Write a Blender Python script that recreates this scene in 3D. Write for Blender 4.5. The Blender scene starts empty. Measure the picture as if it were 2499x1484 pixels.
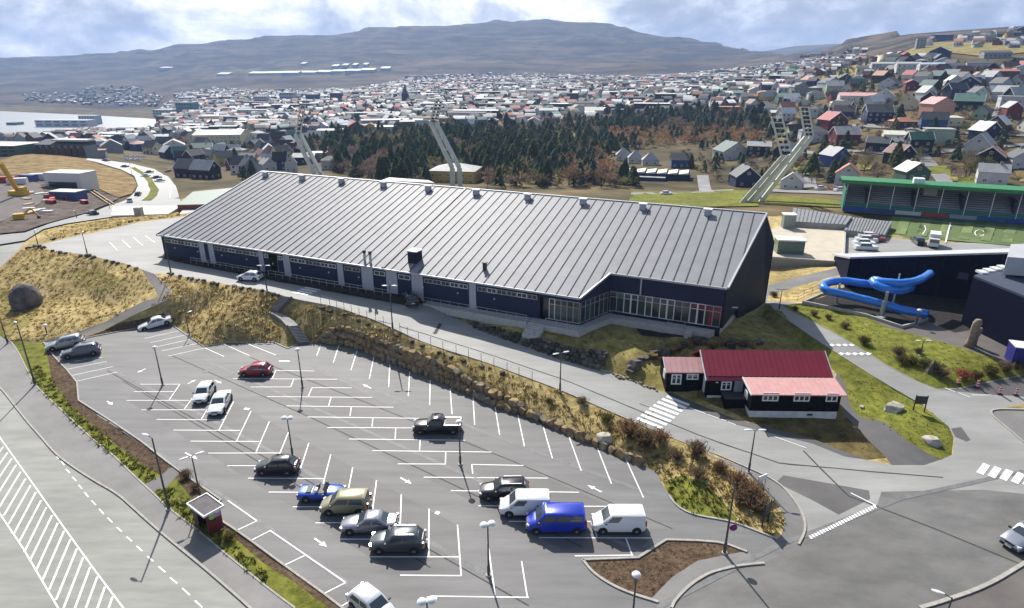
import bpy, math, random
import numpy as np
from mathutils import Vector, Matrix
from mathutils.bvhtree import BVHTree
from mathutils.geometry import delaunay_2d_cdt
random.seed(7); rng = np.random.default_rng(7)
R = math.radians
S = bpy.context.scene
COL = S.collection
# ------------------------------------------------------------------ camera, light, sky
CX, CY, F = 1249.0, 742.0, 1506.0          # picture centre and focal length, in units of a 2498 wide picture
CAMZ = 38.0
PIT = math.atan((CY - 178.0) / F)
cam = bpy.data.objects.new('camera', bpy.data.cameras.new('camera'))
COL.objects.link(cam); S.camera = cam
cam.location = (0, 0, CAMZ); cam.rotation_euler = (R(90) - PIT, 0, 0)
cam.data.sensor_width = 36; cam.data.lens = F / 2498 * 36
cam.data.clip_start = .5; cam.data.clip_end = 30000
S.view_settings.view_transform = 'Standard'; S.view_settings.look = 'None'
S.view_settings.exposure = 0.5; S.view_settings.gamma = 1; S.view_settings.use_curve_mapping = False
S.cycles.max_bounces = 6; S.cycles.diffuse_bounces = 2; S.cycles.glossy_bounces = 2
S.cycles.transmission_bounces = 3; S.cycles.volume_bounces = 0; S.cycles.transparent_max_bounces = 8
S.cycles.use_denoising = True
S.cycles.sample_clamp_indirect = 4
SUN_EL, SUN_AZ = R(40.5), R(-15)
sun = bpy.data.objects.new('sun', bpy.data.lights.new('sun', 'SUN')); COL.objects.link(sun)
sun.data.energy = 5.0; sun.data.angle = R(.5); sun.data.color = (1, .96, .9)
SUND = Vector((math.sin(SUN_AZ) * math.cos(SUN_EL), math.cos(SUN_AZ) * math.cos(SUN_EL), math.sin(SUN_EL)))
sun.rotation_euler = SUND.to_track_quat('Z', 'Y').to_euler(); sun.location = SUND * 200
W = bpy.data.worlds.new('World'); S.world = W; W.use_nodes = True
def world():
    nt = W.node_tree; N = nt.nodes; L = nt.links; N.clear()
    out = N.new('ShaderNodeOutputWorld'); bg = N.new('ShaderNodeBackground'); bg.inputs[1].default_value = 1
    sky = N.new('ShaderNodeTexSky'); sky.sky_type = 'NISHITA'; sky.sun_disc = False
    sky.sun_elevation = SUN_EL; sky.sun_rotation = SUN_AZ; sky.air_density = 1.2; sky.dust_density = 1.5
    sc = N.new('ShaderNodeVectorMath'); sc.operation = 'SCALE'; sc.inputs['Scale'].default_value = .085
    L.new(sky.outputs[0], sc.inputs[0])
    tc = N.new('ShaderNodeTexCoord'); sp = N.new('ShaderNodeSeparateXYZ'); L.new(tc.outputs['Generated'], sp.inputs[0])
    def mth(op, a, b=None, c=None):
        m = N.new('ShaderNodeMath'); m.operation = op
        for i, x in enumerate((a, b, c)):
            if x is None: continue
            if isinstance(x, (int, float)): m.inputs[i].default_value = x
            else: L.new(x, m.inputs[i])
        return m.outputs[0]
    def noi(scale, det, rough, off, dist=0.0, sz=2.2):
        mp = N.new('ShaderNodeMapping'); mp.inputs['Location'].default_value = off; L.new(tc.outputs['Generated'], mp.inputs[0])
        mp.inputs['Scale'].default_value = (1, 1, sz)
        n = N.new('ShaderNodeTexNoise'); n.inputs['Scale'].default_value = scale; n.inputs['Detail'].default_value = det
        n.inputs['Roughness'].default_value = rough; n.inputs['Distortion'].default_value = dist
        L.new(mp.outputs[0], n.inputs[0]); return n.outputs[0]
    def ramp(x, pts):
        r = N.new('ShaderNodeValToRGB'); e = r.color_ramp.elements
        while len(e) < len(pts): e.new(.5)
        for k, (p, c) in enumerate(pts): e[k].position = p; e[k].color = (*c, 1)
        L.new(x, r.inputs[0]); return r.outputs[0]
    # cloud brightness: thin bright parts, thick blue-grey bellies; brighter round the veiled sun
    a = noi(4.2, 10, .62, (3.1, 1.7, .4), .35); b = noi(13, 8, .6, (7.7, 4.2, 2), .25, 1.7)
    dt = N.new('ShaderNodeVectorMath'); dt.operation = 'DOT_PRODUCT'; L.new(tc.outputs['Generated'], dt.inputs[0])
    dt.inputs[1].default_value = (SUND.x, SUND.y, SUND.z)
    s = mth('POWER', mth('MAXIMUM', dt.outputs['Value'], 0), 4)
    v = mth('ADD', mth('ADD', mth('MULTIPLY', a, .70), mth('MULTIPLY', b, .36)), mth('MULTIPLY', s, .32))
    cc = ramp(v, [(.50, (.30, .34, .43)), (.57, (.42, .46, .55)), (.625, (.64, .67, .75)), (.675, (.92, .92, .94)), (.75, (1.35, 1.32, 1.27))])
    # cloud cover closes up towards the horizon and breaks open into blue overhead
    cov = ramp(mth('ADD', noi(3.1, 8, .6, (1.2, 9.4, 5), .4), mth('SUBTRACT', .22, mth('MULTIPLY', sp.outputs[2], .62))), [(.36, (0, 0, 0)), (.56, (1, 1, 1))])
    mx = N.new('ShaderNodeMix'); mx.data_type = 'RGBA'
    L.new(cov, mx.inputs[0]); L.new(sc.outputs[0], mx.inputs[6]); L.new(cc, mx.inputs[7])
    L.new(mx.outputs[2], bg.inputs[0]); L.new(bg.outputs[0], out.inputs[0])
world()
# ------------------------------------------------------------------ geometry of the view: pixel of the photograph -> place in the world
_fw = np.array([0, math.cos(PIT), -math.sin(PIT)]); _up = np.array([0, math.sin(PIT), math.cos(PIT)])
C0 = np.array([0, 0, CAMZ])
def ray(px, py): return _fw + (px - CX) / F * np.array([1., 0, 0]) + (CY - py) / F * _up
def at(px, py, z):
    d = ray(px, py); return C0 + d * ((z - CAMZ) / d[2])
def atY(px, py, Y):
    d = ray(px, py); return C0 + d * (Y / d[1])
def proj(p):
    q = np.asarray(p, float) - C0; dz = q @ _fw; return CX + F * q[0] / dz, CY - F * (q @ _up) / dz
def hgt(p, py):                               # height of a vertical thing standing at p whose top shows at row py
    lo, hi = 0., 80.
    for _ in range(30):
        m = (lo + hi) / 2
        if proj((p[0], p[1], p[2] + m))[1] > py: lo = m
        else: hi = m
    return lo
# ------------------------------------------------------------------ materials
MATS = {}
def mat(name, col, rough=.8, metal=0., var=0., scale=3., col2=None, bump=0., bscale=None, coat=0., spec=.5, emit=None, world_=False, stretch=None, det=5, trans=0., var2=0., scale2=.3, alpha=1.):
    if name in MATS: return MATS[name]
    m = bpy.data.materials.new(name); m.use_nodes = True; MATS[name] = m
    nt = m.node_tree; N = nt.nodes; L = nt.links; b = N['Principled BSDF']
    b.inputs['Base Color'].default_value = (*col, 1); b.inputs['Roughness'].default_value = rough
    b.inputs['Metallic'].default_value = metal; b.inputs['Coat Weight'].default_value = coat
    b.inputs['Specular IOR Level'].default_value = spec; b.inputs['Transmission Weight'].default_value = trans
    b.inputs['Alpha'].default_value = alpha
    m.diffuse_color = (*col, 1)
    if var or col2 or bump:
        if world_:
            g = N.new('ShaderNodeNewGeometry'); src = g.outputs['Position']
        else:
            t = N.new('ShaderNodeTexCoord'); src = t.outputs['Object']
        if stretch:
            mp = N.new('ShaderNodeMapping'); mp.inputs['Rotation'].default_value = (0, 0, stretch[3] if len(stretch) > 3 else 0)
            mp.inputs['Scale'].default_value = stretch[:3]; L.new(src, mp.inputs[0]); src2 = mp.outputs[0]
        else: src2 = src
        n = N.new('ShaderNodeTexNoise'); n.inputs['Scale'].default_value = scale; n.inputs['Detail'].default_value = det
        n.inputs['Roughness'].default_value = .65; L.new(src2, n.inputs[0])
        if var or col2:
            r = N.new('ShaderNodeValToRGB'); e = r.color_ramp.elements
            c2 = col2 or tuple(c * (1 + var) for c in col); c1 = col if col2 else tuple(c * (1 - var) for c in col)
            e[0].position = .36; e[0].color = (*c1, 1); e[1].position = .64; e[1].color = (*c2, 1)
            L.new(n.outputs[0], r.inputs[0]); res = r.outputs[0]
            if var2:
                n2 = N.new('ShaderNodeTexNoise'); n2.inputs['Scale'].default_value = scale2; n2.inputs['Detail'].default_value = 4
                L.new(src, n2.inputs[0]); r2 = N.new('ShaderNodeMapRange'); L.new(n2.outputs[0], r2.inputs[0])
                r2.inputs[1].default_value = .3; r2.inputs[2].default_value = .7; r2.inputs[3].default_value = 1 - var2; r2.inputs[4].default_value = 1 + var2
                vm = N.new('ShaderNodeVectorMath'); vm.operation = 'SCALE'; L.new(res, vm.inputs[0]); L.new(r2.outputs[0], vm.inputs['Scale']); res = vm.outputs[0]
            L.new(res, b.inputs['Base Color'])
        if bump:
            bn = N.new('ShaderNodeBump'); bn.inputs['Strength'].default_value = bump; bn.inputs['Distance'].default_value = .1
            if bscale:
                n3 = N.new('ShaderNodeTexNoise'); n3.inputs['Scale'].default_value = bscale; n3.inputs['Detail'].default_value = 6
                L.new(src, n3.inputs[0]); L.new(n3.outputs[0], bn.inputs['Height'])
            else: L.new(n.outputs[0], bn.inputs['Height'])
            L.new(bn.outputs[0], b.inputs['Normal'])
    return m
def leafy(m, k=.5):
    nt = m.node_tree; b = nt.nodes['Principled BSDF']; t = nt.nodes.new('ShaderNodeBsdfTranslucent'); x = nt.nodes.new('ShaderNodeMixShader'); x.inputs[0].default_value = k
    lk = b.inputs['Base Color'].links[0].from_socket; nt.links.new(lk, t.inputs[0]); nt.links.new(b.outputs[0], x.inputs[1]); nt.links.new(t.outputs[0], x.inputs[2]); nt.links.new(x.outputs[0], nt.nodes['Material Output'].inputs[0]); return m
def attrmat(name, rough=.8, var=.15, scale=.3, tint=True):
    if name in MATS: return MATS[name]
    m = bpy.data.materials.new(name); m.use_nodes = True; MATS[name] = m
    nt = m.node_tree; N = nt.nodes; L = nt.links; b = N['Principled BSDF']; b.inputs['Roughness'].default_value = rough
    a = N.new('ShaderNodeAttribute'); a.attribute_name = 'tone'
    g = N.new('ShaderNodeNewGeometry'); n = N.new('ShaderNodeTexNoise'); n.inputs['Scale'].default_value = scale; n.inputs['Detail'].default_value = 4
    L.new(g.outputs['Position'], n.inputs[0]); r2 = N.new('ShaderNodeMapRange'); L.new(n.outputs[0], r2.inputs[0])
    r2.inputs[1].default_value = .3; r2.inputs[2].default_value = .7; r2.inputs[3].default_value = 1 - var; r2.inputs[4].default_value = 1 + var
    vm = N.new('ShaderNodeVectorMath'); vm.operation = 'SCALE'; L.new(a.outputs[0], vm.inputs[0]); L.new(r2.outputs[0], vm.inputs['Scale'])
    L.new(vm.outputs[0], b.inputs['Base Color']); return m
# ------------------------------------------------------------------ objects
def tag(o, label=None, cat=None, group=None, kind=None):
    if label: o['label'] = label
    if cat: o['category'] = cat
    if group: o['group'] = group
    if kind: o['kind'] = kind
    return o
def thing(name, label, cat, loc=(0, 0, 0), rz=0., group=None, kind=None):
    o = bpy.data.objects.new(name, None); COL.objects.link(o); o.location = loc; o.rotation_euler = (0, 0, rz)
    o.empty_display_size = .5
    return tag(o, label, cat, group, kind)
def inst(name, mesh, parent=None, loc=(0, 0, 0), rz=0., sc=None, m=None, rot=None):
    o = bpy.data.objects.new(name, mesh); COL.objects.link(o)
    if parent is not None: o.parent = parent
    o.location = loc; o.rotation_euler = rot if rot is not None else (0, 0, rz)
    if sc is not None: o.scale = sc
    if m is not None:
        if not mesh.materials: mesh.materials.append(None)
        o.material_slots[0].link = 'OBJECT'; o.material_slots[0].material = m
    return o
def dup(o, parent=None):
    c = o.copy(); COL.objects.link(c); c.parent = parent
    for ch in o.children: dup(ch, c)
    return c
def rotz(p, a):
    c, s = math.cos(a), math.sin(a); return (p[0] * c - p[1] * s, p[0] * s + p[1] * c, p[2])
class MB:
    def __init__(s): s.v = []; s.f = []; s.mi = []
    def add(s, vs, fs, mi=0):
        n = len(s.v); s.v += [tuple(map(float, p)) for p in vs]; s.f += [tuple(i + n for i in f) for f in fs]; s.mi += [mi] * len(fs); return s
    def box(s, c, d, rz=0., mi=0, taper=1., ty=None):
        x, y, z = d[0] / 2, d[1] / 2, d[2] / 2; ty = taper if ty is None else ty
        vs = [(-x, -y, -z), (x, -y, -z), (x, y, -z), (-x, y, -z), (-x * taper, -y * ty, z), (x * taper, -y * ty, z), (x * taper, y * ty, z), (-x * taper, y * ty, z)]
        vs = [tuple(a + b for a, b in zip(rotz(p, rz), c)) for p in vs]
        return s.add(vs, [(0, 3, 2, 1), (4, 5, 6, 7), (0, 1, 5, 4), (1, 2, 6, 5), (2, 3, 7, 6), (3, 0, 4, 7)], mi)
    def b2(s, a, b, mi=0): return s.box([(p + q) / 2 for p, q in zip(a, b)], [abs(q - p) for p, q in zip(a, b)], 0, mi)
    def tube(s, p0, p1, r0, r1=None, n=8, mi=0, caps=True):
        r1 = r0 if r1 is None else r1; p0 = Vector(p0); p1 = Vector(p1); d = (p1 - p0).normalized()
        a = d.orthogonal().normalized(); b = d.cross(a)
        vs = []
        for p, r in ((p0, r0), (p1, r1)):
            for k in range(n):
                t = 2 * math.pi * k / n; vs.append(tuple(p + a * (r * math.cos(t)) + b * (r * math.sin(t))))
        fs = [(k, (k + 1) % n, n + (k + 1) % n, n + k) for k in range(n)]
        if caps: fs += [tuple(range(n - 1, -1, -1)), tuple(range(n, 2 * n))]
        return s.add(vs, fs, mi)
    def bar(s, p0, p1, w, h, mi=0):
        p0 = Vector(p0); p1 = Vector(p1); d = (p1 - p0).normalized(); a = d.cross(Vector((0, 0, 1)))
        a = (a.normalized() if a.length > 1e-4 else Vector((1, 0, 0))); b = a.cross(d)
        vs = []
        for p in (p0, p1):
            for i, j in ((-1, -1), (1, -1), (1, 1), (-1, 1)): vs.append(tuple(p + a * (i * w / 2) + b * (j * h / 2)))
        return s.add(vs, [(0, 3, 2, 1), (4, 5, 6, 7), (0, 1, 5, 4), (1, 2, 6, 5), (2, 3, 7, 6), (3, 0, 4, 7)], mi)
    def prism(s, poly, z0, z1, mi=0, cap=True):
        n = len(poly); z0 = z0 if hasattr(z0, '__len__') else [z0] * n; z1 = z1 if hasattr(z1, '__len__') else [z1] * n
        vs = [(p[0], p[1], z) for p, z in zip(poly, z0)] + [(p[0], p[1], z) for p, z in zip(poly, z1)]
        fs = [(k, (k + 1) % n, n + (k + 1) % n, n + k) for k in range(n)]
        if cap: fs += [tuple(range(n - 1, -1, -1)), tuple(range(n, 2 * n))]
        return s.add(vs, fs, mi)
    def loft(s, rings, mi=0, caps=True, closed=True):
        n = len(rings[0]); vs = [p for r in rings for p in r]; fs = []
        for i in range(len(rings) - 1):
            for k in range(n if closed else n - 1):
                k2 = (k + 1) % n; fs.append((i * n + k, i * n + k2, (i + 1) * n + k2, (i + 1) * n + k))
        if caps: fs += [tuple(range(n - 1, -1, -1)), tuple((len(rings) - 1) * n + k for k in range(n))]
        return s.add(vs, fs, mi)
    def mesh(s, name, mats=(), smooth=False, sharp=None):
        me = bpy.data.meshes.new(name); me.from_pydata(s.v, [], s.f)
        for m in (mats if isinstance(mats, (list, tuple)) else [mats]): me.materials.append(m)
        if len(me.materials) > 1: me.polygons.foreach_set('material_index', s.mi)
        if smooth or sharp:
            me.polygons.foreach_set('use_smooth', [True] * len(me.polygons))
            if sharp: me.set_sharp_from_angle(angle=R(sharp))
        me.update(); return me
    def build(s, name, mats, parent=None, smooth=False, sharp=None, loc=(0, 0, 0), rz=0.):
        return inst(name, s.mesh(name, mats, smooth, sharp), parent, loc, rz)
def npmesh(name, v, f, m, smooth=False, tone=None):
    """v (n,3), f (m,k) arrays of one face size"""
    me = bpy.data.meshes.new(name); v = np.asarray(v, np.float32); f = np.asarray(f, np.int32); k = f.shape[1]
    me.vertices.add(len(v)); me.vertices.foreach_set('co', v.ravel())
    me.loops.add(f.size); me.loops.foreach_set('vertex_index', f.ravel())
    me.polygons.add(len(f)); me.polygons.foreach_set('loop_start', np.arange(0, f.size, k, dtype=np.int32))
    me.polygons.foreach_set('loop_total', np.full(len(f), k, np.int32))
    if smooth: me.polygons.foreach_set('use_smooth', np.ones(len(f), bool))
    me.materials.append(m)
    if tone is not None:
        a = me.color_attributes.new('tone', 'FLOAT_COLOR', 'CORNER'); t = np.asarray(tone, np.float32)
        if len(t) == len(f): t = np.repeat(t, k, axis=0)
        a.data.foreach_set('color', np.hstack([t, np.ones((len(t), 1), np.float32)]).ravel())
    me.update(); me.validate(); return me
# ------------------------------------------------------------------ ground: heights
# break lines read off the photograph as (column, row, height); the kerbs, banks, wall feet and wall tops
UP_LOW = [(375, 668, 4.9), (430, 672, 5), (487, 682, 5), (567, 696, 4.9), (648, 709, 4.8), (715, 729, 4.6), (769, 739, 4.5), (822, 749, 4.4), (876, 768, 4.2), (915, 781, 4.0), (957, 800, 3.8), (1037, 838, 3.3), (1183, 883, 2.9), (1264, 913, 2.5), (1371, 953, 2.1), (1452, 988, 1.7), (1532, 1023, 1.3), (1641, 1070, .9), (1747, 1109, .5), (1822, 1141, .3), (1899, 1176, .05), (1945, 1229, 0), (1964, 1271, 0), (1964, 1298, 0), (1948, 1329, 0)]
UP_TOP = [(382, 628, 5), (473, 647, 5), (581, 666, 5), (688, 690, 5), (795, 704, 4.8), (903, 717, 4.6), (983, 725, 4.4), (1024, 737, 4.2), (1072, 760, 3.9), (1107, 774, 3.7), (1164, 801, 3.4), (1244, 831, 3), (1298, 850, 2.8), (1362, 874, 2.5), (1459, 901, 2.2), (1500, 911, 2.0), (1586, 948, 1.7), (1625, 959, 1.6), (1682, 995, 1.3), (1794, 1036, .9), (1879, 1057, .8), (1983, 1083, .5), (2060, 1114, .3), (2113, 1122, .3), (2175, 1135, .2), (2255, 1135, .2)]
ISL_R = [(2255, 1135, .2), (2293, 1122, .2), (2324, 1110, .3), (2328, 1068, .4), (2313, 1041, .6), (2251, 988, 1), (2191, 954, 1.4), (2124, 914, 1.8), (2057, 871, 2.2), (1990, 828, 2.6), (1937, 791, 3), (1896, 764, 3.2), (1880, 745, 3.2)]
ROADR = [(1905, 745, 3.3), (1979, 783, 3.1), (2044, 817, 2.7), (2110, 858, 2.3), (2177, 900, 1.9), (2231, 927, 1.6), (2284, 949, 1.4), (2338, 947, 1.4), (2391, 935, 1.8), (2498, 914, 2.3), (2900, 860, 2.6)]
KERB_R = [(2900, 1290, 0), (2498, 1080, .4), (2443, 1034, .7), (2416, 1011, .9), (2420, 998, 1.0), (2500, 1000, 1.1), (2900, 1040, 1.1)]
PLAZA = [(1958, 740, 3.3), (2110, 772, 3.2), (2172, 801, 3.2), (2258, 823, 3.2), (2338, 847, 3.2), (2391, 863, 3.1), (2472, 890, 3.0), (2530, 902, 2.9), (2900, 850, 2.9)]
UPLOT_S = [(46, 612, 1.2), (70, 603, 3.2), (94, 601, 5), (134, 613, 5), (215, 622, 5), (258, 633, 5), (309, 644, 5), (344, 657, 5)]
UPLOT_N = [(121, 592, 5), (201, 573, 5), (268, 560, 5), (349, 541, 5), (456, 528, 5), (500, 530, 5)]
LOT_N = [(107, 836, .1), (131, 869, 0), (165, 905, 0), (188, 934, 0), (192, 978, 0)]
LOT_E = [(107, 836, .1), (205, 826, .05), (341, 800, 0), (419, 793, 0), (498, 847, 0), (554, 836.6, 0), (667, 835, 0), (701.5, 851, 0), (728, 841, 0), (753, 839, 0), (762, 837, 0), (815, 834, 0), (855, 845, 0), (909, 864, 0), (949, 882, 0), (1003, 902, 0), (1076, 929, 0), (1151, 964, 0), (1205, 990, 0), (1264, 1009, 0), (1318, 1028, 0), (1371, 1053, 0), (1412, 1071, 0), (1479, 1098, 0), (1559, 1130, 0), (1601, 1153, 0), (1629, 1205, 0), (1647, 1233, 0), (1687, 1257, 0), (1783, 1272, 0), (1837, 1293, 0), (1896, 1316, 0)]
WALL_TOP = [(775, 828, .5), (800, 803, 2.1), (836, 787, 3.0), (875, 800, 2.9), (915, 816, 2.7), (995, 848, 2.6), (1103, 889, 2.4), (1170, 929, 1.9), (1264, 977, 1.2), (1318, 1004, .9), (1400, 1042, .7), (1480, 1078, .6), (1555, 1115, .5)]
TIP_IN = [(1700, 1120, .75), (1830, 1165, .35), (1899, 1233, .15), (1916, 1271, .1), (1906, 1306, .05), (1896, 1316, 0)]
PATH_L = [(0, 815, .2), (21, 834, .2), (90, 836, .2), (200, 806, .8), (262, 783, 1.5), (306, 757, 2.2), (352, 735, 3.0), (388, 725, 3.4), (375, 703, 3.9), (344, 657, 5)]
PATH_R = [(107, 836, .1), (204, 822, .5), (290, 787, 1.3), (345, 760, 2.2), (392, 738, 3.0), (423, 728, 3.4), (415, 706, 3.9), (375, 668, 4.9)]
BENCH = [(0, 728, .8), (100, 722, 1.1), (200, 726, 1.4), (262, 738, 1.8), (306, 757, 2.2)]
HALL_F = [(396, 624, 5.1), (640, 655, 5.1), (900, 702, 5.0), (1060, 742, 4.7), (1200, 766, 4.5), (1300, 784, 4.3), (1410, 802, 4.3), (1500, 792, 4.3), (1620, 806, 4.3), (1730, 822, 4.3)]
WEDGE_T = [(1107, 774, 3.7), (1150, 768, 4.1), (1244, 782.5, 4.3), (1325, 796, 4.3), (1405, 812, 4.3), (1513, 817, 4.3), (1566, 819, 4.3), (1650, 822, 4.3), (1730, 824, 4.2)]
WEDGE_B = [(1130, 780, 3.65), (1164, 790, 3.7), (1244, 807, 3.8), (1325, 825, 3.9), (1405, 847, 3.9), (1474, 853, 4.0), (1490, 875, 3.3), (1500, 911, 2.0)]
ROCKS = [(1545, 890, 2.9), (1600, 850, 3.7), (1680, 838, 4.0), (1750, 832, 4.1)]
DITCH = [(1856, 770, 2.0), (1900, 806, 1.9), (1963, 852, 1.7), (2030, 900, 1.5)]
PLAZA_PATH = [(2037, 930, 1.3), (2060, 1011, .6), (2113, 1068, .4), (2163, 1118, .3)]
MROAD_E = [(-400, 640, 0), (0, 655, .2), (46, 612, 1.2), (64, 587, .8), (107, 562, .4), (161, 547, .2), (268, 531, -.6)]
HOUSE_F = [(1607, 953, 1.65), (1710, 980, 1.2), (1825, 1022, .8), (2040, 1034, .7)]
STAIR = [(728, 841, 0), (701.5, 800, 1.9), (677, 766, 2.3), (712, 729, 4.6)]
STAIR2 = [(753, 839, 0), (726, 798.5, 1.9), (700, 768, 2.3), (715, 729, 4.6)]
R0 = [(-400, 560, -2), (0, 548, -2), (200, 524, -3), (385, 492, -5), (420, 490, -5), (700, 440, -3), (1000, 470, 0), (1250, 490, 0), (1480, 508, 0), (1750, 530, 1), (1900, 528, 2.5), (2070, 530, 3), (2250, 545, 3), (2500, 560, 3), (2900, 580, 3)]
YARD = [(1872, 697, 2.2), (1960, 673, 3.2), (2060, 649, 4.3), (2150, 640, 4.0), (2600, 660, 3.6)]
HULL = [(-400, 1750, 0), (610, 1750, 0), (1600, 1750, 0), (2900, 1750, 0)]
def P3(l): return [tuple(at(*p)) for p in l]
u_ = Vector((.90829295, -.4183347, 0)); v_ = Vector((.4183347, .90829295, 0)); HA = Vector((-66.49, 113.62, 0))
def hp(u, v, z): return tuple(HA + u_ * u + v_ * v + Vector((0, 0, z)))
lines3 = [P3(l) for l in (UP_LOW, UP_TOP, ISL_R, ROADR, KERB_R, PLAZA, UPLOT_S, UPLOT_N, LOT_N, LOT_E, WALL_TOP, TIP_IN, PATH_L, PATH_R, BENCH, WEDGE_T, WEDGE_B, ROCKS, DITCH, PLAZA_PATH, HOUSE_F, MROAD_E, STAIR, STAIR2, R0, YARD)]
lines3 += [[hp(-.5, -.5, 5.1), hp(40, -.6, 5.05), hp(60, -.7, 4.8), hp(75, -1.2, 4.4), hp(83, -2.4, 4.3), hp(86.5, 4.2, 4.3), hp(100, 3.4, 4.3)],
           [hp(-.5, -.5, 5.1), hp(-.6, 12, 5.1), hp(-.6, 32, 4.0), hp(50, 33, 2.0), hp(106.2, 33, 1.6), hp(103, 16, 3.3), hp(100, 3.4, 4.3)],
           P3([(-400, 1750, 0), (-400, 640, 0)]), P3([(-400, 640, 0), (-400, 560, -2)])]
pts3 = P3(HULL) + P3([(-400, 900, 0), (0, 944, 0), (2700, 1400, 0), (2900, 1500, 0), (0, 700, 1.5), (0, 765, .4), (120, 660, 3.5), (250, 690, 3.6), (2500, 1250, .1), (1870, 725, 2.4), (2060, 715, 3.1), (2110, 600, 4.1), (2070, 565, 3.8), (2400, 590, 3.8), (1700, 1180, .9), (2250, 900, 2.4), (2200, 1060, .9), (1620, 915, 2.2), (1500, 870, 3.6), (560, 790, 2.4)])
def cdt(lines, pts):
    vs, es, key = [], [], {}
    def vid(p):
        k = (round(p[0], 2), round(p[1], 2))
        if k not in key: key[k] = len(vs); vs.append(p)
        return key[k]
    for l in lines:
        ids = [vid(p) for p in l]; es += [(a, b) for a, b in zip(ids, ids[1:]) if a != b]
    for p in pts: vid(p)
    o = delaunay_2d_cdt([Vector(p[:2]) for p in vs], es, [], 0, 1e-4)
    return vs, o
def coarse():
    vs, o = cdt(lines3, pts3); z = []
    src = np.array(vs)
    for p, og in zip(o[0], o[3]):
        if og: z.append(vs[og[0]][2])
        else:
            d = np.hypot(src[:, 0] - p[0], src[:, 1] - p[1]); k = np.argsort(d)[:3]; w = 1 / (d[k] + .01); z.append(float((src[k, 2] * w).sum() / w.sum()))
    V = [(p[0], p[1], h) for p, h in zip(o[0], z)]
    return BVHTree.FromPolygons(V, [list(f) for f in o[2]])
CB = coarse()
def cz(x, y):
    h = CB.ray_cast(Vector((x, y, 500)), Vector((0, 0, -1)))
    return h[0].z if h[0] else 0.
def CG(px, py):
    h = CB.ray_cast(Vector(C0), Vector(ray(px, py)).normalized())
    return tuple(h[0]) if h[0] else tuple(at(px, py, 0))
# ------------------------------------------------------------------ ground materials
M_gravel_shade = mat('dark_gravel_shade', (.035, .032, .03), .95, 0, .25, 1.5, world_=True, spec=.1, bump=.3, bscale=8)  # dark ground; shade cast by the buildings is put into this tone
asph = dict(rough=.72, world_=True, spec=.45)
def asphalt(name, c, k=.16, st=(.25, 2.2, 1, .62), bump=.15):
    return mat(name, c, .7, 0, k, .35, bump=bump, bscale=14, world_=True, stretch=st, det=8, var2=.14, scale2=.09)
M_lot = asphalt('tarmac_dark', (.140, .137, .133), .17)
M_bay = asphalt('tarmac_bays', (.118, .112, .110), .14, (.3, 2.4, 1, .62))
M_road = asphalt('tarmac_pale', (.27, .267, .25), .11, (.35, 1.6, 1, .42))
M_main = asphalt('tarmac_main', (.24, .24, .215), .14, (.5, 2.8, 1, -.72))
M_junc = asphalt('tarmac_junction', (.135, .131, .122), .2, (.6, 1.3, 1, .5))
M_pave = asphalt('tarmac_footway', (.165, .158, .15), .16, (.8, 1, 1, 0))
M_brown = asphalt('tarmac_brown', (.11, .097, .088), .16, (.8, 1, 1, 0))
M_patch = asphalt('tarmac_patch', (.095, .09, .088), .14, (.8, 1, 1, 0))
M_dry = mat('dry_grass', (.24, .18, .065), .95, 0, 0, 1.1, col2=(.50, .39, .18), bump=1.0, bscale=3.2, world_=True, det=9, var2=.3, scale2=.11, spec=.1)
M_mix = mat('mixed_grass', (.15, .125, .035), .95, 0, 0, .8, col2=(.34, .28, .10), bump=.8, bscale=4, world_=True, det=9, var2=.3, scale2=.12, spec=.1)
M_green = mat('green_grass', (.085, .105, .015), .95, 0, 0, 1.0, col2=(.22, .215, .04), bump=.7, bscale=6, world_=True, det=8, var2=.25, scale2=.15, spec=.1)
M_dark = mat('dark_olive_grass', (.07, .058, .022), .95, 0, 0, .7, col2=(.19, .14, .055), bump=.8, bscale=4, world_=True, det=8, var2=.3, scale2=.2, spec=.1)  # darker, browner tone of grass
M_soil = mat('brown_soil', (.055, .036, .022), .95, 0, 0, 2.2, col2=(.145, .10, .062), bump=1.0, bscale=5, world_=True, det=10, var2=.2, scale2=.3, spec=.1)
# ------------------------------------------------------------------ ground zones, later ones on top
KERB_M = [(-400, 860), (-200, 870), (-60, 905), (0, 943), (38, 993), (67, 1030), (96, 1062), (134, 1107), (173, 1137), (230, 1174), (288, 1206), (326, 1241), (383, 1292), (441, 1340), (498, 1386), (556, 1436), (610, 1484), (760, 1620), (900, 1750)]
STRIP_L = [(-80, 760), (-10, 775), (12, 820), (40, 848), (67, 905), (88, 944), (153, 1003), (230, 1076), (276, 1110), (326, 1160), (368, 1198), (412, 1241), (475, 1287), (537, 1340), (613, 1402), (671, 1448), (720, 1484), (1060, 1750)]
STRIP_M = [(21, 834), (70, 838), (100, 890), (126, 926), (172, 988), (230, 1041), (288, 1087), (345, 1130), (395, 1160)]
LOT_W = [(192, 978), (268, 1026), (345, 1078), (406, 1126), (479, 1179), (540, 1221), (520, 1234), (529, 1264), (575, 1294), (613, 1321), (693, 1380), (789, 1449), (833, 1483), (1200, 1750)]
ISL_N = [(1421.5, 1366.6), (1557, 1361.5), (1625, 1318), (1700, 1320), (1750, 1324), (1777, 1330), (1822, 1347)]
ISL_S = [(1421.5, 1366.6), (1445.6, 1398), (1491, 1428), (1539, 1449), (1590, 1464.5), (1606, 1470)]
ARC_S = [(1864, 1375), (1807, 1380), (1770, 1388), (1732, 1398), (1704, 1414), (1680, 1431), (1647, 1464), (1638, 1484), (1640, 1750)]
BR_ARC = [(2900, 1300), (2700, 1300), (2560, 1340), (2498, 1375), (2405, 1432), (2290, 1471), (2244, 1484), (1960, 1620), (1900, 1750)]
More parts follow.
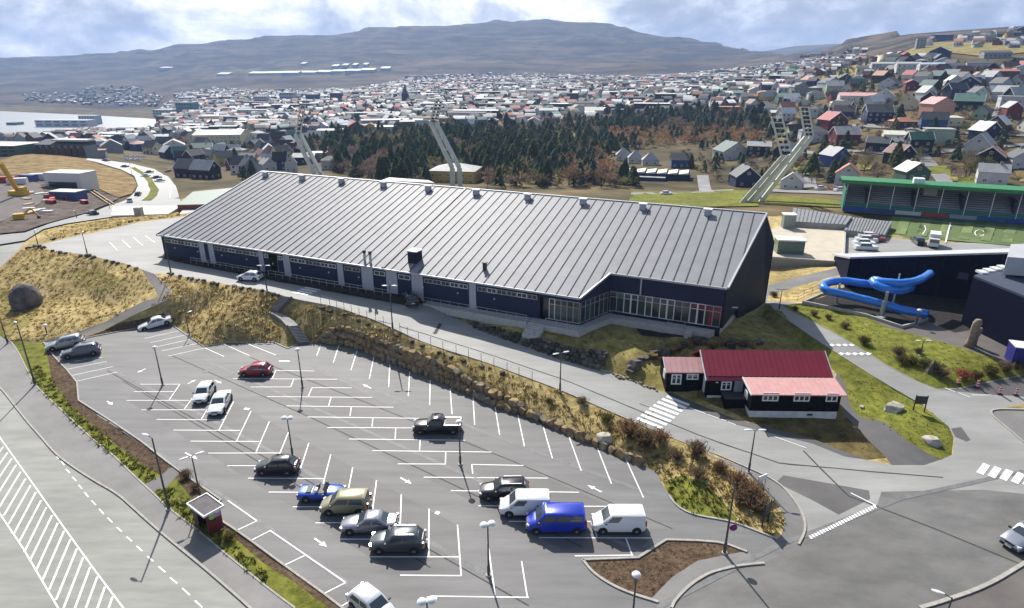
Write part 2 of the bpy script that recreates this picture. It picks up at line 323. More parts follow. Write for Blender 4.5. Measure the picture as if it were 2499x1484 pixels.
xy = lambda l: [p[:2] for p in l]
MR_N = [(268, 533), (170, 548), (107, 560), (70, 573), (0, 577), (-400, 600)]
ZONES = [
 ('parking_lot', M_lot, xy(LOT_N) + LOT_W[1:] + [(1638, 1750), (1638, 1484), (1606, 1470)] + ISL_S[::-1][1:] + ISL_N[1:] + [(1864, 1375), (1948, 1329)] + xy(LOT_E)[::-1]),
 ('parking_bays', M_bay, [(343, 936), (309, 977), (423, 1050), (555, 1137), (714, 1237), (832, 1316), (902, 1359), (976, 1404), (1125, 1406), (1116, 1281), (979, 1207), (860, 1140), (753, 1081), (657, 1029), (570, 980), (506, 960), (439, 937)]),
 ('parking_bays', M_bay, [(569, 924), (651, 968), (749, 1017), (851, 1071), (970, 1132), (1100, 1197), (1241, 1272), (1315, 1312), (1402, 1357), (1545, 1355), (1590, 1313), (1489, 1236), (1337, 1167), (1199, 1103), (1022, 1021), (908, 970), (823, 925), (767, 905), (673, 904)]),
 ('main_road', M_main, KERB_M + [(-400, 1750)]),
 ('main_road', M_main, [(-400, 640), (0, 653), (44, 612), (62, 590), (107, 562), (161, 549), (268, 533), (268, 514), (188, 531), (121, 549), (62, 571), (0, 577), (-400, 592)]),
 ('footway', M_pave, KERB_M + STRIP_L[::-1] + [(-400, 740)]),
 ('green_verge', M_green, STRIP_L + [(1120, 1750)] + LOT_W[::-1] + xy(LOT_N)[::-1][:3] + [(107, 836)] + [(60, 836), (21, 834)]),
 ('bare_soil', M_soil, STRIP_M[3:] + [(412, 1150), (440, 1180), (480, 1236), (520, 1234), (540, 1221)] + LOT_W[:5][::-1] + [(192, 978), (188, 934), (165, 905), (131, 869), (112, 845)]),
 ('bare_soil', M_soil, [(535, 1290), (560, 1300), (640, 1370), (720, 1425), (833, 1510), (1150, 1740), (1200, 1750), (833, 1483), (789, 1449), (693, 1380), (613, 1321), (529, 1264), (524, 1275)]),
 ('footpath', M_patch, [(395, 1160), (412, 1142), (428, 1140), (440, 1152), (404, 1190), (372, 1199), (352, 1183)]),
 ('footpath', M_brown, xy(PATH_L)[1:] + [(375, 668)] + xy(PATH_R)[::-1]),
 ('bare_soil', M_soil, [(107, 838), (204, 824), (290, 789), (345, 778), (400, 765), (419, 793), (341, 800), (205, 826)]),
 ('upper_parking_lot', M_road, xy(UPLOT_S)[2:] + [(375, 668), (392, 640), (382, 628), (396, 624), (500, 530)] + xy(UPLOT_N)[::-1][1:]),
 ('access_road', M_road, xy(UP_LOW)[:-1] + [(1948, 1329), (1864, 1375)] + ARC_S[1:] + [(1900, 1750), (1960, 1620)] + BR_ARC[::-1][2:] + [(2900, 1290)] + xy(KERB_R)[1:5] + [(2500, 985), (2900, 990), (2900, 860)] + xy(ROADR)[::-1][1:] + xy(ISL_R)[::-1] + xy(UP_TOP)[::-1] + [(344, 657)]),
 ('junction', M_junc, [(1864, 1375), (1948, 1329), (1966, 1300), (2138, 1238), (2150, 1200), (2400, 1195), (2900, 1250), (2900, 1300)] + BR_ARC[1:] + [(1640, 1750)] + ARC_S[::-1][:8]),
 ('side_road', M_patch, [(2284, 950), (2340, 949), (2391, 937), (2498, 916), (2900, 862), (2900, 985), (2500, 968), (2400, 962)]),
 ('footway', M_pave, xy(KERB_R) ),
 ('footway', M_brown, BR_ARC + [(2900, 1750)]),
 ('footway', M_pave, xy(UP_LOW)[19:] + xy(TIP_IN)[::-1][:-1] + [(1760, 1126), (1700, 1100)]),
 ('grass_bank', M_green, [(1618, 1172), (1665, 1160), (1720, 1180), (1765, 1225), (1800, 1268), (1783, 1272), (1687, 1257), (1647, 1233), (1629, 1205)]),
 ('grass_bank', M_green, [(1535, 1052), (1570, 1046), (1600, 1062), (1570, 1082), (1530, 1072)]),
 ('grass_bank', M_mix, [(170, 662), (250, 655), (300, 690), (260, 712), (190, 705)]),
 ('grass_bank', M_mix, [(0, 700), (30, 715), (100, 760), (60, 800), (30, 826), (0, 800)]),
 ('footway', M_pave, [(1606, 1470), (1590, 1459), (1641, 1407), (1702, 1368), (1762, 1356), (1807, 1347), (1822, 1347), (1864, 1375)] + ARC_S[1:] ),
 ('bare_soil', M_soil, ISL_N + [(1807, 1347), (1762, 1356), (1702, 1368), (1641, 1407), (1590, 1459)] + ISL_S[::-1][1:]),
 ('forecourt', M_gravel_shade, [(396, 624), (382, 628)] + xy(UP_TOP)[1:10] + xy(WEDGE_T) + [(1735, 812), (1600, 780), (1500, 760), (1400, 775), (1300, 760), (900, 690), (640, 645), (405, 612)]),  # gravel strip, darkened with the hall's shadow as well
 ('grass_bank', M_mix, xy(WEDGE_T) + [(1760, 800), (1830, 745), (1856, 770), (1900, 806), (1963, 852), (2030, 900), (2000, 960), (1700, 990), (1625, 959), (1586, 948), (1500, 911), (1459, 901), (1362, 874), (1298, 850), (1244, 831), (1164, 801)]),
 ('grass_bank', M_green, [(1856, 772), (1868, 755), (1896, 766), (1937, 792), (1990, 829), (2057, 872), (2124, 915), (2191, 955), (2251, 989), (2313, 1042), (2326, 1068), (2322, 1109), (2293, 1121), (2271, 1110), (2213, 1076), (2159, 1030), (2098, 1018), (2075, 991), (2062, 940), (2030, 900), (1963, 852), (1900, 806)]),
 ('footpath', M_patch, [(1625, 959), (1682, 995), (1794, 1036), (1879, 1057), (1983, 1083), (2060, 1114), (2113, 1122), (2060, 1100), (1983, 1070), (1879, 1042), (1800, 1025), (1700, 985), (1640, 958)]),
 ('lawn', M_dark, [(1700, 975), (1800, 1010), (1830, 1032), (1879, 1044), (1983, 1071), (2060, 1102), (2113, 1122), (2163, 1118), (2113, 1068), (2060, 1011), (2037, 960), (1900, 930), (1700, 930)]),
 ('footpath', M_patch, [(2163, 1118), (2113, 1068), (2060, 1011), (2048, 980), (2037, 930), (2042, 905), (2062, 940), (2075, 991), (2098, 1018), (2159, 1030), (2213, 1076), (2271, 1110), (2293, 1122), (2255, 1135), (2175, 1135)]),
 ('tarmac_apron', M_patch, [(1893, 1176), (1912, 1160), (2120, 1197), (2123, 1218), (2046, 1256), (1990, 1225)]),
 ('tarmac_apron', M_patch, [(2320, 1046), (2345, 1042), (2368, 1074), (2358, 1078), (2330, 1066)]),
 ('footpath', M_pave, [(1870, 697), (1960, 673), (2060, 649), (2062, 668), (1960, 695), (1875, 720), (1874, 734), (1958, 741), (1905, 747), (1880, 745), (1868, 740)]),
 ('grass_bank', M_green, xy(PLAZA)[:8] + [(2498, 914), (2391, 935), (2338, 947), (2284, 949)] + xy(ROADR)[1:6][::-1] + [(1905, 745)]),
 ('yard', M_road, [(2060, 649), (2150, 640), (2600, 660), (2600, 600), (2300, 592), (2160, 580), (2062, 560)]),
 ('plaza', M_brown, [(1958, 740), (2060, 700), (2900, 700), (2900, 850), (2530, 902)] + xy(PLAZA)[::-1][2:] ),
 ('slide_deck', M_gravel_shade, [(1958, 740), (2050, 704), (2200, 680), (2480, 680), (2460, 790), (2330, 812), (2262, 783), (2225, 796), (2199, 801), (2110, 772)]),  # dark deck whose colour also holds the pool building's painted shadow
]
def near_ground():
    def dens(poly, step=3.):
        out = []
        n = len(poly)
        for i in range(n):
            a, b = poly[i], poly[(i + 1) % n]; d = math.hypot(a[0] - b[0], a[1] - b[1]); k = max(1, int(d / step))
            out += [(a[0] + (b[0] - a[0]) * t / k, a[1] + (b[1] - a[1]) * t / k) for t in range(k)]
        return out
    zp = []
    for nm, m, poly in ZONES:
        w = [CG(*p) for p in poly]; zp.append((nm, m, [(p[0], p[1]) for p in w]))
    L = [[(p[0], p[1], 0) for p in l] for l in lines3]
    for nm, m, w in zp:
        d = dens(w); L.append([(p[0], p[1], 0) for p in d + d[:1]])
    r0 = ring0
    L.append([(p[0], p[1], 0) for p in r0])
    bx = [at(-400, 1750, 0), at(2900, 1750, 0), r0[-1], *r0[::-1][1:]]
    hullp = [(p[0], p[1]) for p in bx]
    L.append([(p[0], p[1], 0) for p in dens(hullp[:2] + [hullp[2]], 4)[:-1]] )
    pts = []
    for i in range(-62, 80):
        for j in range(6, 88):
            x, y = i * 2.6 + random.uniform(-.5, .5), j * 2.4 + random.uniform(-.5, .5)
            if inside(np.array([[x, y]]), hullp)[0]: pts.append((x, y, 0))
    vs, o = cdt(L, pts)
    V = np.array([(p[0], p[1], 0) for p in o[0]]); Fs = np.array([list(f) for f in o[2]])
    for i in range(len(V)): V[i, 2] = cz(V[i, 0], V[i, 1])
    cen = V[Fs].mean(1)[:, :2]; keep = inside(cen, hullp); Fs = Fs[keep]; cen = cen[keep]
    lab = np.full(len(Fs), -1)
    for k, (nm, m, w) in enumerate(zp): lab[inside(cen, w)] = k
    # small relief on the grass only
    soft = {'grass_bank', 'lawn', 'bare_soil', 'green_verge'}
    hard = set()
    for k in range(-1, len(zp)):
        if k >= 0 and zp[k][0] not in soft: hard |= set(Fs[lab == k].ravel().tolist())
    for i in set(Fs.ravel().tolist()) - hard:
        x, y = V[i, 0], V[i, 1]
        from mathutils import noise as mn
        V[i, 2] += .35 * mn.noise(Vector((x * .22, y * .22, 1))) + .12 * mn.noise(Vector((x * .7, y * .7, 5)))
    names = {}
    out = []
    for k in range(-1, len(zp)):
        f = Fs[lab == k]
        if not len(f): continue
        nm, m = ('grass_slope', M_dry) if k < 0 else zp[k][:2]
        names.setdefault((nm, m.name), []).append(f)
    obs = {}
    for (nm, mn_), fl in names.items():
        f = np.vstack(fl); ids, inv = np.unique(f, return_inverse=True)
        me = npmesh(nm, V[ids], inv.reshape(f.shape), MATS[mn_], smooth=True)
        # upward normals
        o2 = inst(nm, me); tag(o2, kind='structure'); obs.setdefault(nm, o2)
        if me.polygons[0].normal.z < 0: me.flip_normals()
    return BVHTree.FromPolygons(V.tolist(), Fs.tolist()), obs
def inside(P, poly):
    P = np.asarray(P, float); x, y = P[:, 0], P[:, 1]; r = np.zeros(len(P), bool); n = len(poly)
    for i in range(n):
        x0, y0 = poly[i][:2]; x1, y1 = poly[(i + 1) % n][:2]
        c = ((y0 > y) != (y1 > y)) & (x < (x1 - x0) * (y - y0) / ((y1 - y0) if y1 != y0 else 1e-9) + x0); r ^= c
    return r
# ------------------------------------------------------------------ far ground: town, hillside, bay and mountain
FAR = {-400: [(430, 260), (385, 330), (350, 520), (334, 930), (300, 1250), (257, 1780), (225, 2600), (185, 3400), (142, 4300)],
 0: [(430, 250), (395, 310), (352, 520), (333, 950), (300, 1250), (261, 1720), (230, 2500), (185, 3400), (140, 4300)],
 72: [(430, 250), (391, 310), (352, 520), (331, 960), (298, 1260), (265, 1650), (230, 2500), (184, 3400), (139.5, 4300)],
 200: [(450, 250), (392, 330), (352, 560), (318, 1050), (297, 1260), (272, 1550), (235, 2400), (183, 3400), (134, 4300)],
 385: [(450, 275), (402, 400), (350, 580), (300, 1080), (289, 1200), (278, 1400), (235, 2300), (178, 3400), (122, 4300)],
 420: [(450, 280), (410, 400), (350, 580), (300, 900), (280, 1200), (262, 1500), (225, 2300), (173, 3400), (113, 4300)],
 560: [(445, 290), (410, 390), (345, 570), (295, 870), (270, 1150), (245, 1500), (215, 2250), (165, 3350), (100, 4300)],
 700: [(440, 300), (410, 380), (340, 560), (290, 850), (260, 1100), (235, 1500), (207, 2200), (158, 3300), (87, 4300)],
 811: [(440, 300), (405, 370), (338, 540), (288, 800), (256, 1050), (228, 1500), (204, 2250), (155, 3300), (86.5, 4300)],
 932: [(440, 300), (402, 365), (336, 530), (286, 770), (252, 1020), (222, 1500), (200, 2300), (150, 3300), (67, 4350)],
 1115: [(445, 285), (400, 355), (332, 520), (288, 700), (247, 970), (214, 1500), (195, 2250), (143, 3300), (58.5, 4400)],
 1260: [(450, 270), (400, 350), (330, 520), (290, 650), (245, 950), (210, 1500), (192, 2200), (140, 3300), (54.5, 4400)],
 1354: [(450, 270), (400, 360), (330, 525), (285, 680), (240, 950), (208, 1450), (191, 2150), (138, 3300), (50, 4400)],
 1480: [(450, 270), (400, 370), (330, 530), (280, 700), (235, 950), (205, 1400), (190, 2100), (135, 3300), (58, 4400)],
 1542: [(450, 270), (398, 370), (328, 520), (278, 680), (232, 920), (202, 1360), (187, 2050), (138, 3200), (78, 4300)],
 1649: [(450, 270), (395, 370), (325, 510), (275, 650), (228, 880), (198, 1300), (183, 2000), (142, 3050), (91, 4100)],
 1784: [(450, 268), (388, 368), (318, 490), (268, 600), (223, 800), (192, 1200), (175, 1850), (150, 2800), (117, 3900)],
 1900: [(450, 260), (380, 340), (310, 440), (260, 550), (215, 700), (182, 1000), (165, 1550), (150, 2200), (137, 2900)],
 1990: [(450, 250), (375, 325), (305, 410), (250, 520), (207, 650), (172, 900), (152, 1300), (140, 1750), (130.5, 2300)],
 2070: [(450, 240), (370, 310), (300, 380), (240, 490), (200, 620), (165, 850), (145, 1100), (125, 1400), (103, 1900)],
 2231: [(455, 225), (380, 285), (300, 345), (218, 460), (177, 550), (142, 680), (118, 850), (98, 1050), (82.5, 1400)],
 2391: [(455, 222), (375, 282), (285, 352), (202, 470), (160, 560), (122, 700), (100, 860), (84, 1050), (70, 1400)],
 2500: [(455, 220), (370, 280), (270, 360), (190, 480), (150, 570), (110, 720), (92, 880), (78, 1050), (63, 1400)],
 2900: [(455, 220), (370, 280), (260, 360), (180, 480), (130, 570), (85, 720), (60, 880), (45, 1050), (25, 1400)]}
def r0at(px):
    xs = [p[0] for p in R0]; ps = [tuple(at(*p)) for p in R0]
    i = min(max(np.searchsorted(xs, px) - 1, 0), len(xs) - 2); a, b = ps[i], ps[i + 1]
    # the point of the segment a-b that lies in the vertical plane of this column
    d = ray(px, 500); k = d[0] / d[1]; t = (a[0] - k * a[1]) / ((a[0] - k * a[1]) - (b[0] - k * b[1]) + 1e-12)
    return tuple(a[j] + (b[j] - a[j]) * t for j in range(3))
cols = sorted(FAR); PXS = np.arange(-400, 2901, 11.)
ring0 = [r0at(px) for px in PXS]
def far_ground():
    from mathutils import noise as mn
    K = 26; rows = []
    Z = np.zeros((9, len(PXS))); Y = np.zeros((9, len(PXS))); X = np.zeros((9, len(PXS)))
    for k in range(9):
        py = np.interp(PXS, cols, [FAR[c][k][0] for c in cols]); yy = np.interp(PXS, cols, [FAR[c][k][1] for c in cols])
        for j, px in enumerate(PXS):
            p = atY(px, py[j], yy[j]); X[k, j], Y[k, j], Z[k, j] = p
            if px < 392:
                if k in (3, 5): Z[k, j] = -54.2
                if k == 4: Z[k, j] = -62
    V = []; nr = []
    A = [np.array(ring0)] + [np.stack([X[k], Y[k], Z[k]], 1) for k in range(9)]
    seg = [12, 8, 10, 14, 14, 14, 16, 18, 22]
    V.append(A[0])
    for k in range(9):
        for s in range(1, seg[k] + 1):
            t = s / seg[k]
            V.append(A[k] * (1 - t) + A[k + 1] * t)
    last = A[9].copy(); last[:, :2] *= 1.25; last[:, 2] -= 160; V.append(last)
    G = np.array(V); nR, nC = G.shape[:2]
    for r in range(2, nR - 1):
        for c in range(nC):
            x, y, z = G[r, c]
            far = max(0, min(1, (y - 1500) / 1500)); near = 1 - far
            n = mn.fractal(Vector((x * .0035, y * .0035, 2)), .9, 2.1, 5)
            a = (1.2 if z > -50 else .2) * near + 26 * far * min(1, (z + 54) / 120)
            if r == nR - 2: a *= .35
            G[r, c, 2] += n * a
            if far > 0 and z > 0:      # lava benches
                st = 26.; q = (G[r, c, 2] / st) % 1; G[r, c, 2] += (min(1, q * 2.2) - q) * st * .8 * min(1, z / 120) * (0 if r == nR - 2 else 1)
    v = G.reshape(-1, 3); f = []
    i = np.arange(nR - 1)[:, None] * nC + np.arange(nC - 1)[None]
    f = np.stack([i, i + 1, i + 1 + nC, i + nC], -1).reshape(-1, 4)
    m = mat('town_ground', (.045, .042, .02), .95, 0, 0, .035, col2=(.17, .125, .06), world_=True, det=9, var2=.3, scale2=.006, spec=.1)
    m2 = mat('mountain_moor', (.022, .022, .018), .95, 0, 0, .006, col2=(.10, .075, .048), world_=True, det=12, var2=.5, scale2=.0022, spec=.1, stretch=(1, 1, 9), bump=.8)
    for n_ in m2.node_tree.nodes:
        if n_.type == 'VALTORGB': n_.color_ramp.elements[0].position = .44; n_.color_ramp.elements[1].position = .57
    row = np.repeat(np.arange(nR - 1), nC - 1); cut = 1 + sum(seg[:6]) + 3
    bv = BVHTree.FromPolygons(v.tolist(), f.tolist())
    for nm, mm, sel in (('terrain', m, row < cut), ('mountain', m2, row >= cut)):
        ff = f[sel]; ids, inv = np.unique(ff, return_inverse=True)
        tag(inst(nm, npmesh(nm, v[ids], inv.reshape(ff.shape), mm, smooth=True)), kind='structure')
    return bv
NB, ZOBJ = near_ground()
FB = far_ground()
def G(px, py):
    """ground point seen at this pixel"""
    for dx, dy in ((0, 0), (.4, .15), (-.4, -.2), (.2, .7), (-.3, -.8)):
        d = Vector(ray(px + dx, py + dy)).normalized(); a = NB.ray_cast(Vector(C0), d); b = FB.ray_cast(Vector(C0), d)
        c = [h for h in (a, b) if h[0] is not None]
        if c: return tuple(min(c, key=lambda h: h[3])[0])
    return tuple(at(px, py, -54))
def gz(x, y):
    for e in (0, .013, -.021):
        for B in (NB, FB):
            h = B.ray_cast(Vector((x + e, y + e * .7, 900)), Vector((0, 0, -1)))
            if h[0]: return h[0].z
    return 0.
def sea():
    s = 6900; me = MB().add([(-s, -s, -55), (s, -s, -55), (s, s, -55), (-s, s, -55)], [(0, 1, 2, 3)])
    m = mat('sea_water', (.13, .15, .16), .5, 0, spec=1.0, bump=.35, scale=.12, world_=True, det=4)
    tag(me.build('sea', m), kind='structure')
    # far pale ridge behind the saddle
    px = list(range(1700, 2260, 20)); rows = [[], [], []]
    for p in px:
        y = float(np.interp(p, [1700, 1830, 1864, 1937, 2044, 2150, 2260], [150, 124, 126, 113, 107, 104, 110]))
        for k, (dy, Y) in enumerate(((45, 4300), (14, 4700), (0, 5200))): rows[k].append(atY(p, y + dy, Y))
    v = np.array(rows[0] + rows[1] + rows[2]); n = len(px)
    back = np.array(rows[2]); back[:, 1] += 900; back[:, 2] -= 250; v = np.vstack([v, back])
    f = [(r * n + i, r * n + i + 1, (r + 1) * n + i + 1, (r + 1) * n + i) for r in range(3) for i in range(n - 1)]
    tag(inst('mountain', npmesh('mountain', v, f, MATS['mountain_moor'], smooth=True)), kind='structure')
sea()
# a thin cover of one piece of ground laid on the terrain (roads, pitches, yards further off)
def drape(name, poly, m, off=.25, step=6., parent=None, kind='structure', flat=None):
    w = [G(*p) for p in poly]; hull = [(p[0], p[1]) for p in w]
    L = []; n = len(hull); ring = []
    for i in range(n):
        a, b = hull[i], hull[(i + 1) % n]; k = max(1, int(math.hypot(a[0] - b[0], a[1] - b[1]) / step))
        ring += [(a[0] + (b[0] - a[0]) * t / k, a[1] + (b[1] - a[1]) * t / k, 0) for t in range(k)]
    xs = [p[0] for p in hull]; ys = [p[1] for p in hull]; pts = []
    y = min(ys)
    while y < max(ys):
        x = min(xs)
        while x < max(xs):
            pts.append((x, y, 0)); x += step
        y += step
    if pts: pts = [p for p, k in zip(pts, inside(np.array(pts)[:, :2], hull)) if k]
    vs, o = cdt([ring + ring[:1]], pts)
    V = np.array([(p[0], p[1], (gz(p[0], p[1]) if flat is None else flat) + off) for p in o[0]]); Fs = np.array([list(f) for f in o[2]])
    Fs = Fs[inside(V[Fs].mean(1)[:, :2], hull)]
    ob = inst(name, npmesh(name, V, Fs, m, smooth=True), parent)
    return tag(ob, kind=kind) if parent is None else ob
# ------------------------------------------------------------------ kerbs and painted markings
M_kerb = mat('kerb_concrete', (.36, .34, .30), .85, var=.15, scale=2, world_=True)
M_white = mat('road_paint', (.80, .80, .78), .6, var=.06, scale=6, world_=True)
def polyw(pxs, step=1.2, fn=None):
    w = [(fn or G)(*p[:2]) for p in pxs]; out = []
    for a, b in zip(w, w[1:]):
        k = max(1, int(math.hypot(b[0] - a[0], b[1] - a[1]) / step))
        out += [(a[0] + (b[0] - a[0]) * t / k, a[1] + (b[1] - a[1]) * t / k) for t in range(k)]
    out.append(w[-1][:2]); return out
def smooth(p, n=2):
    for _ in range(n):
        q = [p[0]]
        for a, b in zip(p, p[1:]): q += [tuple(a[i] * .75 + b[i] * .25 for i in range(2)), tuple(a[i] * .25 + b[i] * .75 for i in range(2))]
        p = q + [p[-1]]
    return p
def ribbon(pts, w, h, z0=0.):
    """a low bar along a ground polyline: top h above the ground"""
    mb = MB(); rings = []
    for i, p in enumerate(pts):
        a = pts[max(0, i - 1)]; b = pts[min(len(pts) - 1, i + 1)]; d = Vector((b[0] - a[0], b[1] - a[1], 0)).normalized(); n = Vector((-d.y, d.x, 0)) * w / 2
        z = gz(*p) + z0
        rings.append([(p[0] - n.x, p[1] - n.y, z - .15), (p[0] - n.x, p[1] - n.y, z + h), (p[0] + n.x, p[1] + n.y, z + h), (p[0] + n.x, p[1] + n.y, z - .15)])
    return mb.loft(rings)
def kerb(pxs, w=.17, h=.11, sm=2, name='kerb'):
    pts = polyw(smooth([p[:2] for p in pxs], sm), 1.5)
    return tag(ribbon(pts, w, h).build(name, M_kerb), kind='structure')
kerb(KERB_M[2:18]); kerb(STRIP_L[2:17], .14, .05)
kerb(xy(LOT_N) + LOT_W[1:6], sm=0); kerb(LOT_W[7:] and [(520, 1234), (529, 1264)] + LOT_W[8:13] + [(980, 1590)], sm=0); kerb([(540, 1221), (515, 1236)], sm=0)
kerb(xy(LOT_E)[1:9], sm=0); kerb(xy(LOT_E)[26:]); kerb(ISL_N[:5] + [(1777, 1330), (1822, 1347)], .22, sm=0); kerb(ISL_S, .22)
kerb(ARC_S[:8], .22); kerb(xy(UP_LOW)[18:], .2); kerb(xy(UP_LOW)[4:19], .14, .06); kerb(BR_ARC[2:7], .3)
kerb(xy(KERB_R)[1:6], .2); kerb(xy(ISL_R)[5:], .12, .05); kerb(xy(PATH_R)[3:], .12, .06); kerb(xy(ROADR)[:6], .12, .05); kerb(xy(UP_TOP)[10:17], .14, .08)
kerb([(1056, 733), (1063, 745), (1080, 760), (1080, 774)], .25, .3, 0)
MARKN = [0]
def mark(a, b, w=.115, parent='parking_lot', name='parking_line', off=.014):
    p = G(*a); q = G(*b); d = Vector((q[0] - p[0], q[1] - p[1], 0)); L = d.length; d /= max(L, 1e-6); n = Vector((-d.y, d.x, 0)) * w / 2
    k = max(1, int(L / 1.5)); V = []; MARKN[0] = (MARKN[0] + 1) % 3; off += .002 * MARKN[0]
    for i in range(k + 1):
        x, y = p[0] + d.x * L * i / k, p[1] + d.y * L * i / k
        for s in (-1, 1): V.append((x + n.x * s, y + n.y * s, gz(x + n.x * s, y + n.y * s) + off))
    mb = MB().add(V, [(2 * i, 2 * i + 1, 2 * i + 3, 2 * i + 2)[::-1] for i in range(k)])
    return mb.build(name, M_white, ZOBJ[parent] if parent else None)
LINES = [(342.6, 937.9, 439, 937.9), (439, 937.9, 412, 976.8), (326.5, 955.9, 423, 955.9), (309, 977.3, 461, 977.3), (471.5, 968.7, 450, 998), (345, 1000.4, 500, 1000.4), (506, 998, 491.6, 1022.4),
 (381.5, 1023.8, 546.7, 1025), (570, 980, 534.6, 1049.3), (423, 1049.8, 585.6, 1050.6), (612.4, 1003.7, 577.5, 1076), (464.8, 1076.7, 632.6, 1077.5), (657, 1029, 624.5, 1104), (507.7, 1106, 681, 1105.7), (704, 1054.7, 682, 1108),
 (554.7, 1136.6, 735, 1136.8), (753.4, 1081.5, 729, 1157), (605, 1167, 790.6, 1168), (807, 1109, 787.6, 1184), (655, 1201, 845, 1202), (860.5, 1140.7, 848, 1204), (714, 1237, 906.6, 1237), (918.6, 1172.3, 907.5, 1253.7),
 (769.5, 1276, 976, 1274.7), (979, 1207, 976, 1291), (832, 1316, 1043.6, 1316), (1046.6, 1241.6, 1045.7, 1357.6), (902, 1359, 1119, 1359), (1116, 1280.8, 1125, 1405.8), (976, 1403.7, 1125, 1405),
 (1051, 1455, 1290, 1458), (1189.7, 1323, 1207.8, 1454), (1272.4, 1369.6, 1286.6, 1458.5),
 (672.8, 904.3, 766.8, 905.6), (672.8, 904.3, 664.8, 923), (569.5, 924, 823, 925.8), (717, 924.4, 709, 944.6), (611, 944.6, 709, 944.6), (761.5, 946, 858, 946.7), (761.5, 946, 752, 967.4), (651.4, 968.2, 907.8, 970), (807.6, 970, 801.7, 990.2),
 (698.4, 990.8, 960, 994), (856.8, 993.5, 854, 1015.7), (749.4, 1017.6, 1022, 1021), (909.7, 1018.4, 907.8, 1041), (799, 1043.4, 1078, 1045), (965.5, 1044, 964, 1070.8), (851.4, 1071.6, 1135, 1074.6), (1025, 1073, 1023.5, 1099.3),
 (907.8, 1099.8, 1199.4, 1103.3), (1087.4, 1101, 1086.6, 1132.8), (969.8, 1132.3, 1086.6, 1132.8), (1151, 1133.6, 1277, 1136), (1151, 1133.6, 1153.8, 1162), (1033.7, 1164.8, 1337, 1167), (1100, 1197.5, 1412, 1201.4), (1218.8, 1166, 1222, 1182),
 (1167, 1234.6, 1489, 1236), (1241.3, 1272.6, 1445, 1272.6), (1315.4, 1312.3, 1590, 1313), (1527, 1314, 1542, 1354.6), (1402, 1356.7, 1545, 1354.6), (1447, 1273.2, 1456, 1312.4),
 (782.4, 842, 772.7, 868), (827, 842, 813, 885.5), (871.5, 854.6, 856, 903.5), (912, 870.7, 901, 924.4), (951.3, 886, 948, 945), (999.4, 907.3, 996, 967), (1049.6, 927.4, 1048, 988.6), (1098, 948, 1102.8, 1010.7), (1153.8, 969, 1158, 1036.7),
 (1207.5, 992, 1219, 1061.7), (1263.3, 1013, 1279.4, 1089.3), (1325, 1040, 1347.6, 1118.9), (1387.6, 1064.5, 1418, 1149), (1457, 1092.5, 1491.7, 1180.8), (1527, 1121, 1569.7, 1214.5),
 (542.6, 838.5, 608.4, 868), (599, 837, 673, 866.7), (499.7, 849.3, 546.7, 870.2), (409.7, 869.4, 499.7, 849.3), (395, 856.5, 480.9, 838.5), (379, 847.4, 466, 827.8), (366.8, 836.6, 452.7, 817.8), (353.3, 826, 436.6, 807.6),
 (153, 888, 250, 871.5), (164, 901.6, 260.4, 882.3), (176, 916.4, 275, 894.9), (186.6, 930.6, 286, 908.3),
 (556, 1221.5, 627, 1271.4), (627, 1271.4, 577, 1294.4), (610, 1320, 659.6, 1295), (659.6, 1295, 843.3, 1421.7), (843.3, 1421.7, 789, 1449.4), (744, 1355.5, 692.7, 1380), (832.8, 1479.6, 851, 1469)]
for x0, y0, x1, y1 in LINES: mark((x0, y0), (x1, y1))
for x0, y0, x1, y1 in [(267, 591, 286.8, 611), (298, 585.6, 319, 605.2), (325, 579, 349, 600), (354.4, 574.8, 378, 591.8), (121, 595, 150, 588)]: mark((x0, y0), (x1, y1), .16, 'upper_parking_lot')
def cvt(x, y, ox, oy, s): return (ox + x * s, oy + y * s)
RS = .3834
for d in [(360, 520, 375, 535), (390, 550, 410, 575), (420, 600, 445, 625), (460, 650, 485, 675), (500, 700, 522, 725), (538, 748, 563, 778), (583, 800, 610, 830), (630, 853, 660, 885), (685, 910, 715, 940), (743, 970, 775, 998), (805, 1030, 840, 1060), (870, 1090, 905, 1122), (937, 1155, 975, 1187), (1010, 1220, 1052, 1257), (1082, 1290, 1128, 1328), (1160, 1358, 1208, 1403), (1240, 1437, 1288, 1480), (1325, 1515, 1378, 1562)]:
    mark(cvt(d[0], d[1], 0, 914.8, RS), cvt(d[2], d[3], 0, 914.8, RS), .12, 'main_road', 'lane_dash')
hl = [(-60, 1160), (0, 1254), (57.5, 1340), (142, 1484), (200, 1590)]; hr = [(-60, 990), (0, 1068), (76.7, 1175.5), (153, 1283), (230, 1390), (301, 1484), (370, 1580)]
for l in (hl, hr):
    for a, b in zip(l, l[1:]): mark(a, b, .12, 'main_road', 'edge_line')
st = [(25, 895, 163, 660), (55, 950, 195, 703), (90, 1010, 228, 748), (120, 1068, 262, 798), (155, 1128, 295, 843), (190, 1185, 332, 893), (230, 1245, 368, 942), (270, 1310, 408, 993), (312, 1370, 448, 1047), (357, 1432, 490, 1105), (403, 1490, 530, 1162), (452, 1552, 575, 1222), (500, 1612, 620, 1284), (552, 1680, 668, 1348), (605, 1745, 716, 1412),
      (-5, 843, 132, 617), (-35, 792, 103, 573), (-65, 745, 75, 533), (-95, 700, 48, 495), (-120, 655, 20, 458), (-145, 615, -8, 420)]
for a in st: mark(cvt(a[0], a[1], 0, 914.8, RS), cvt(a[2], a[3], 0, 914.8, RS), .17, 'main_road', 'hatch_stripe')
s2 = .2685
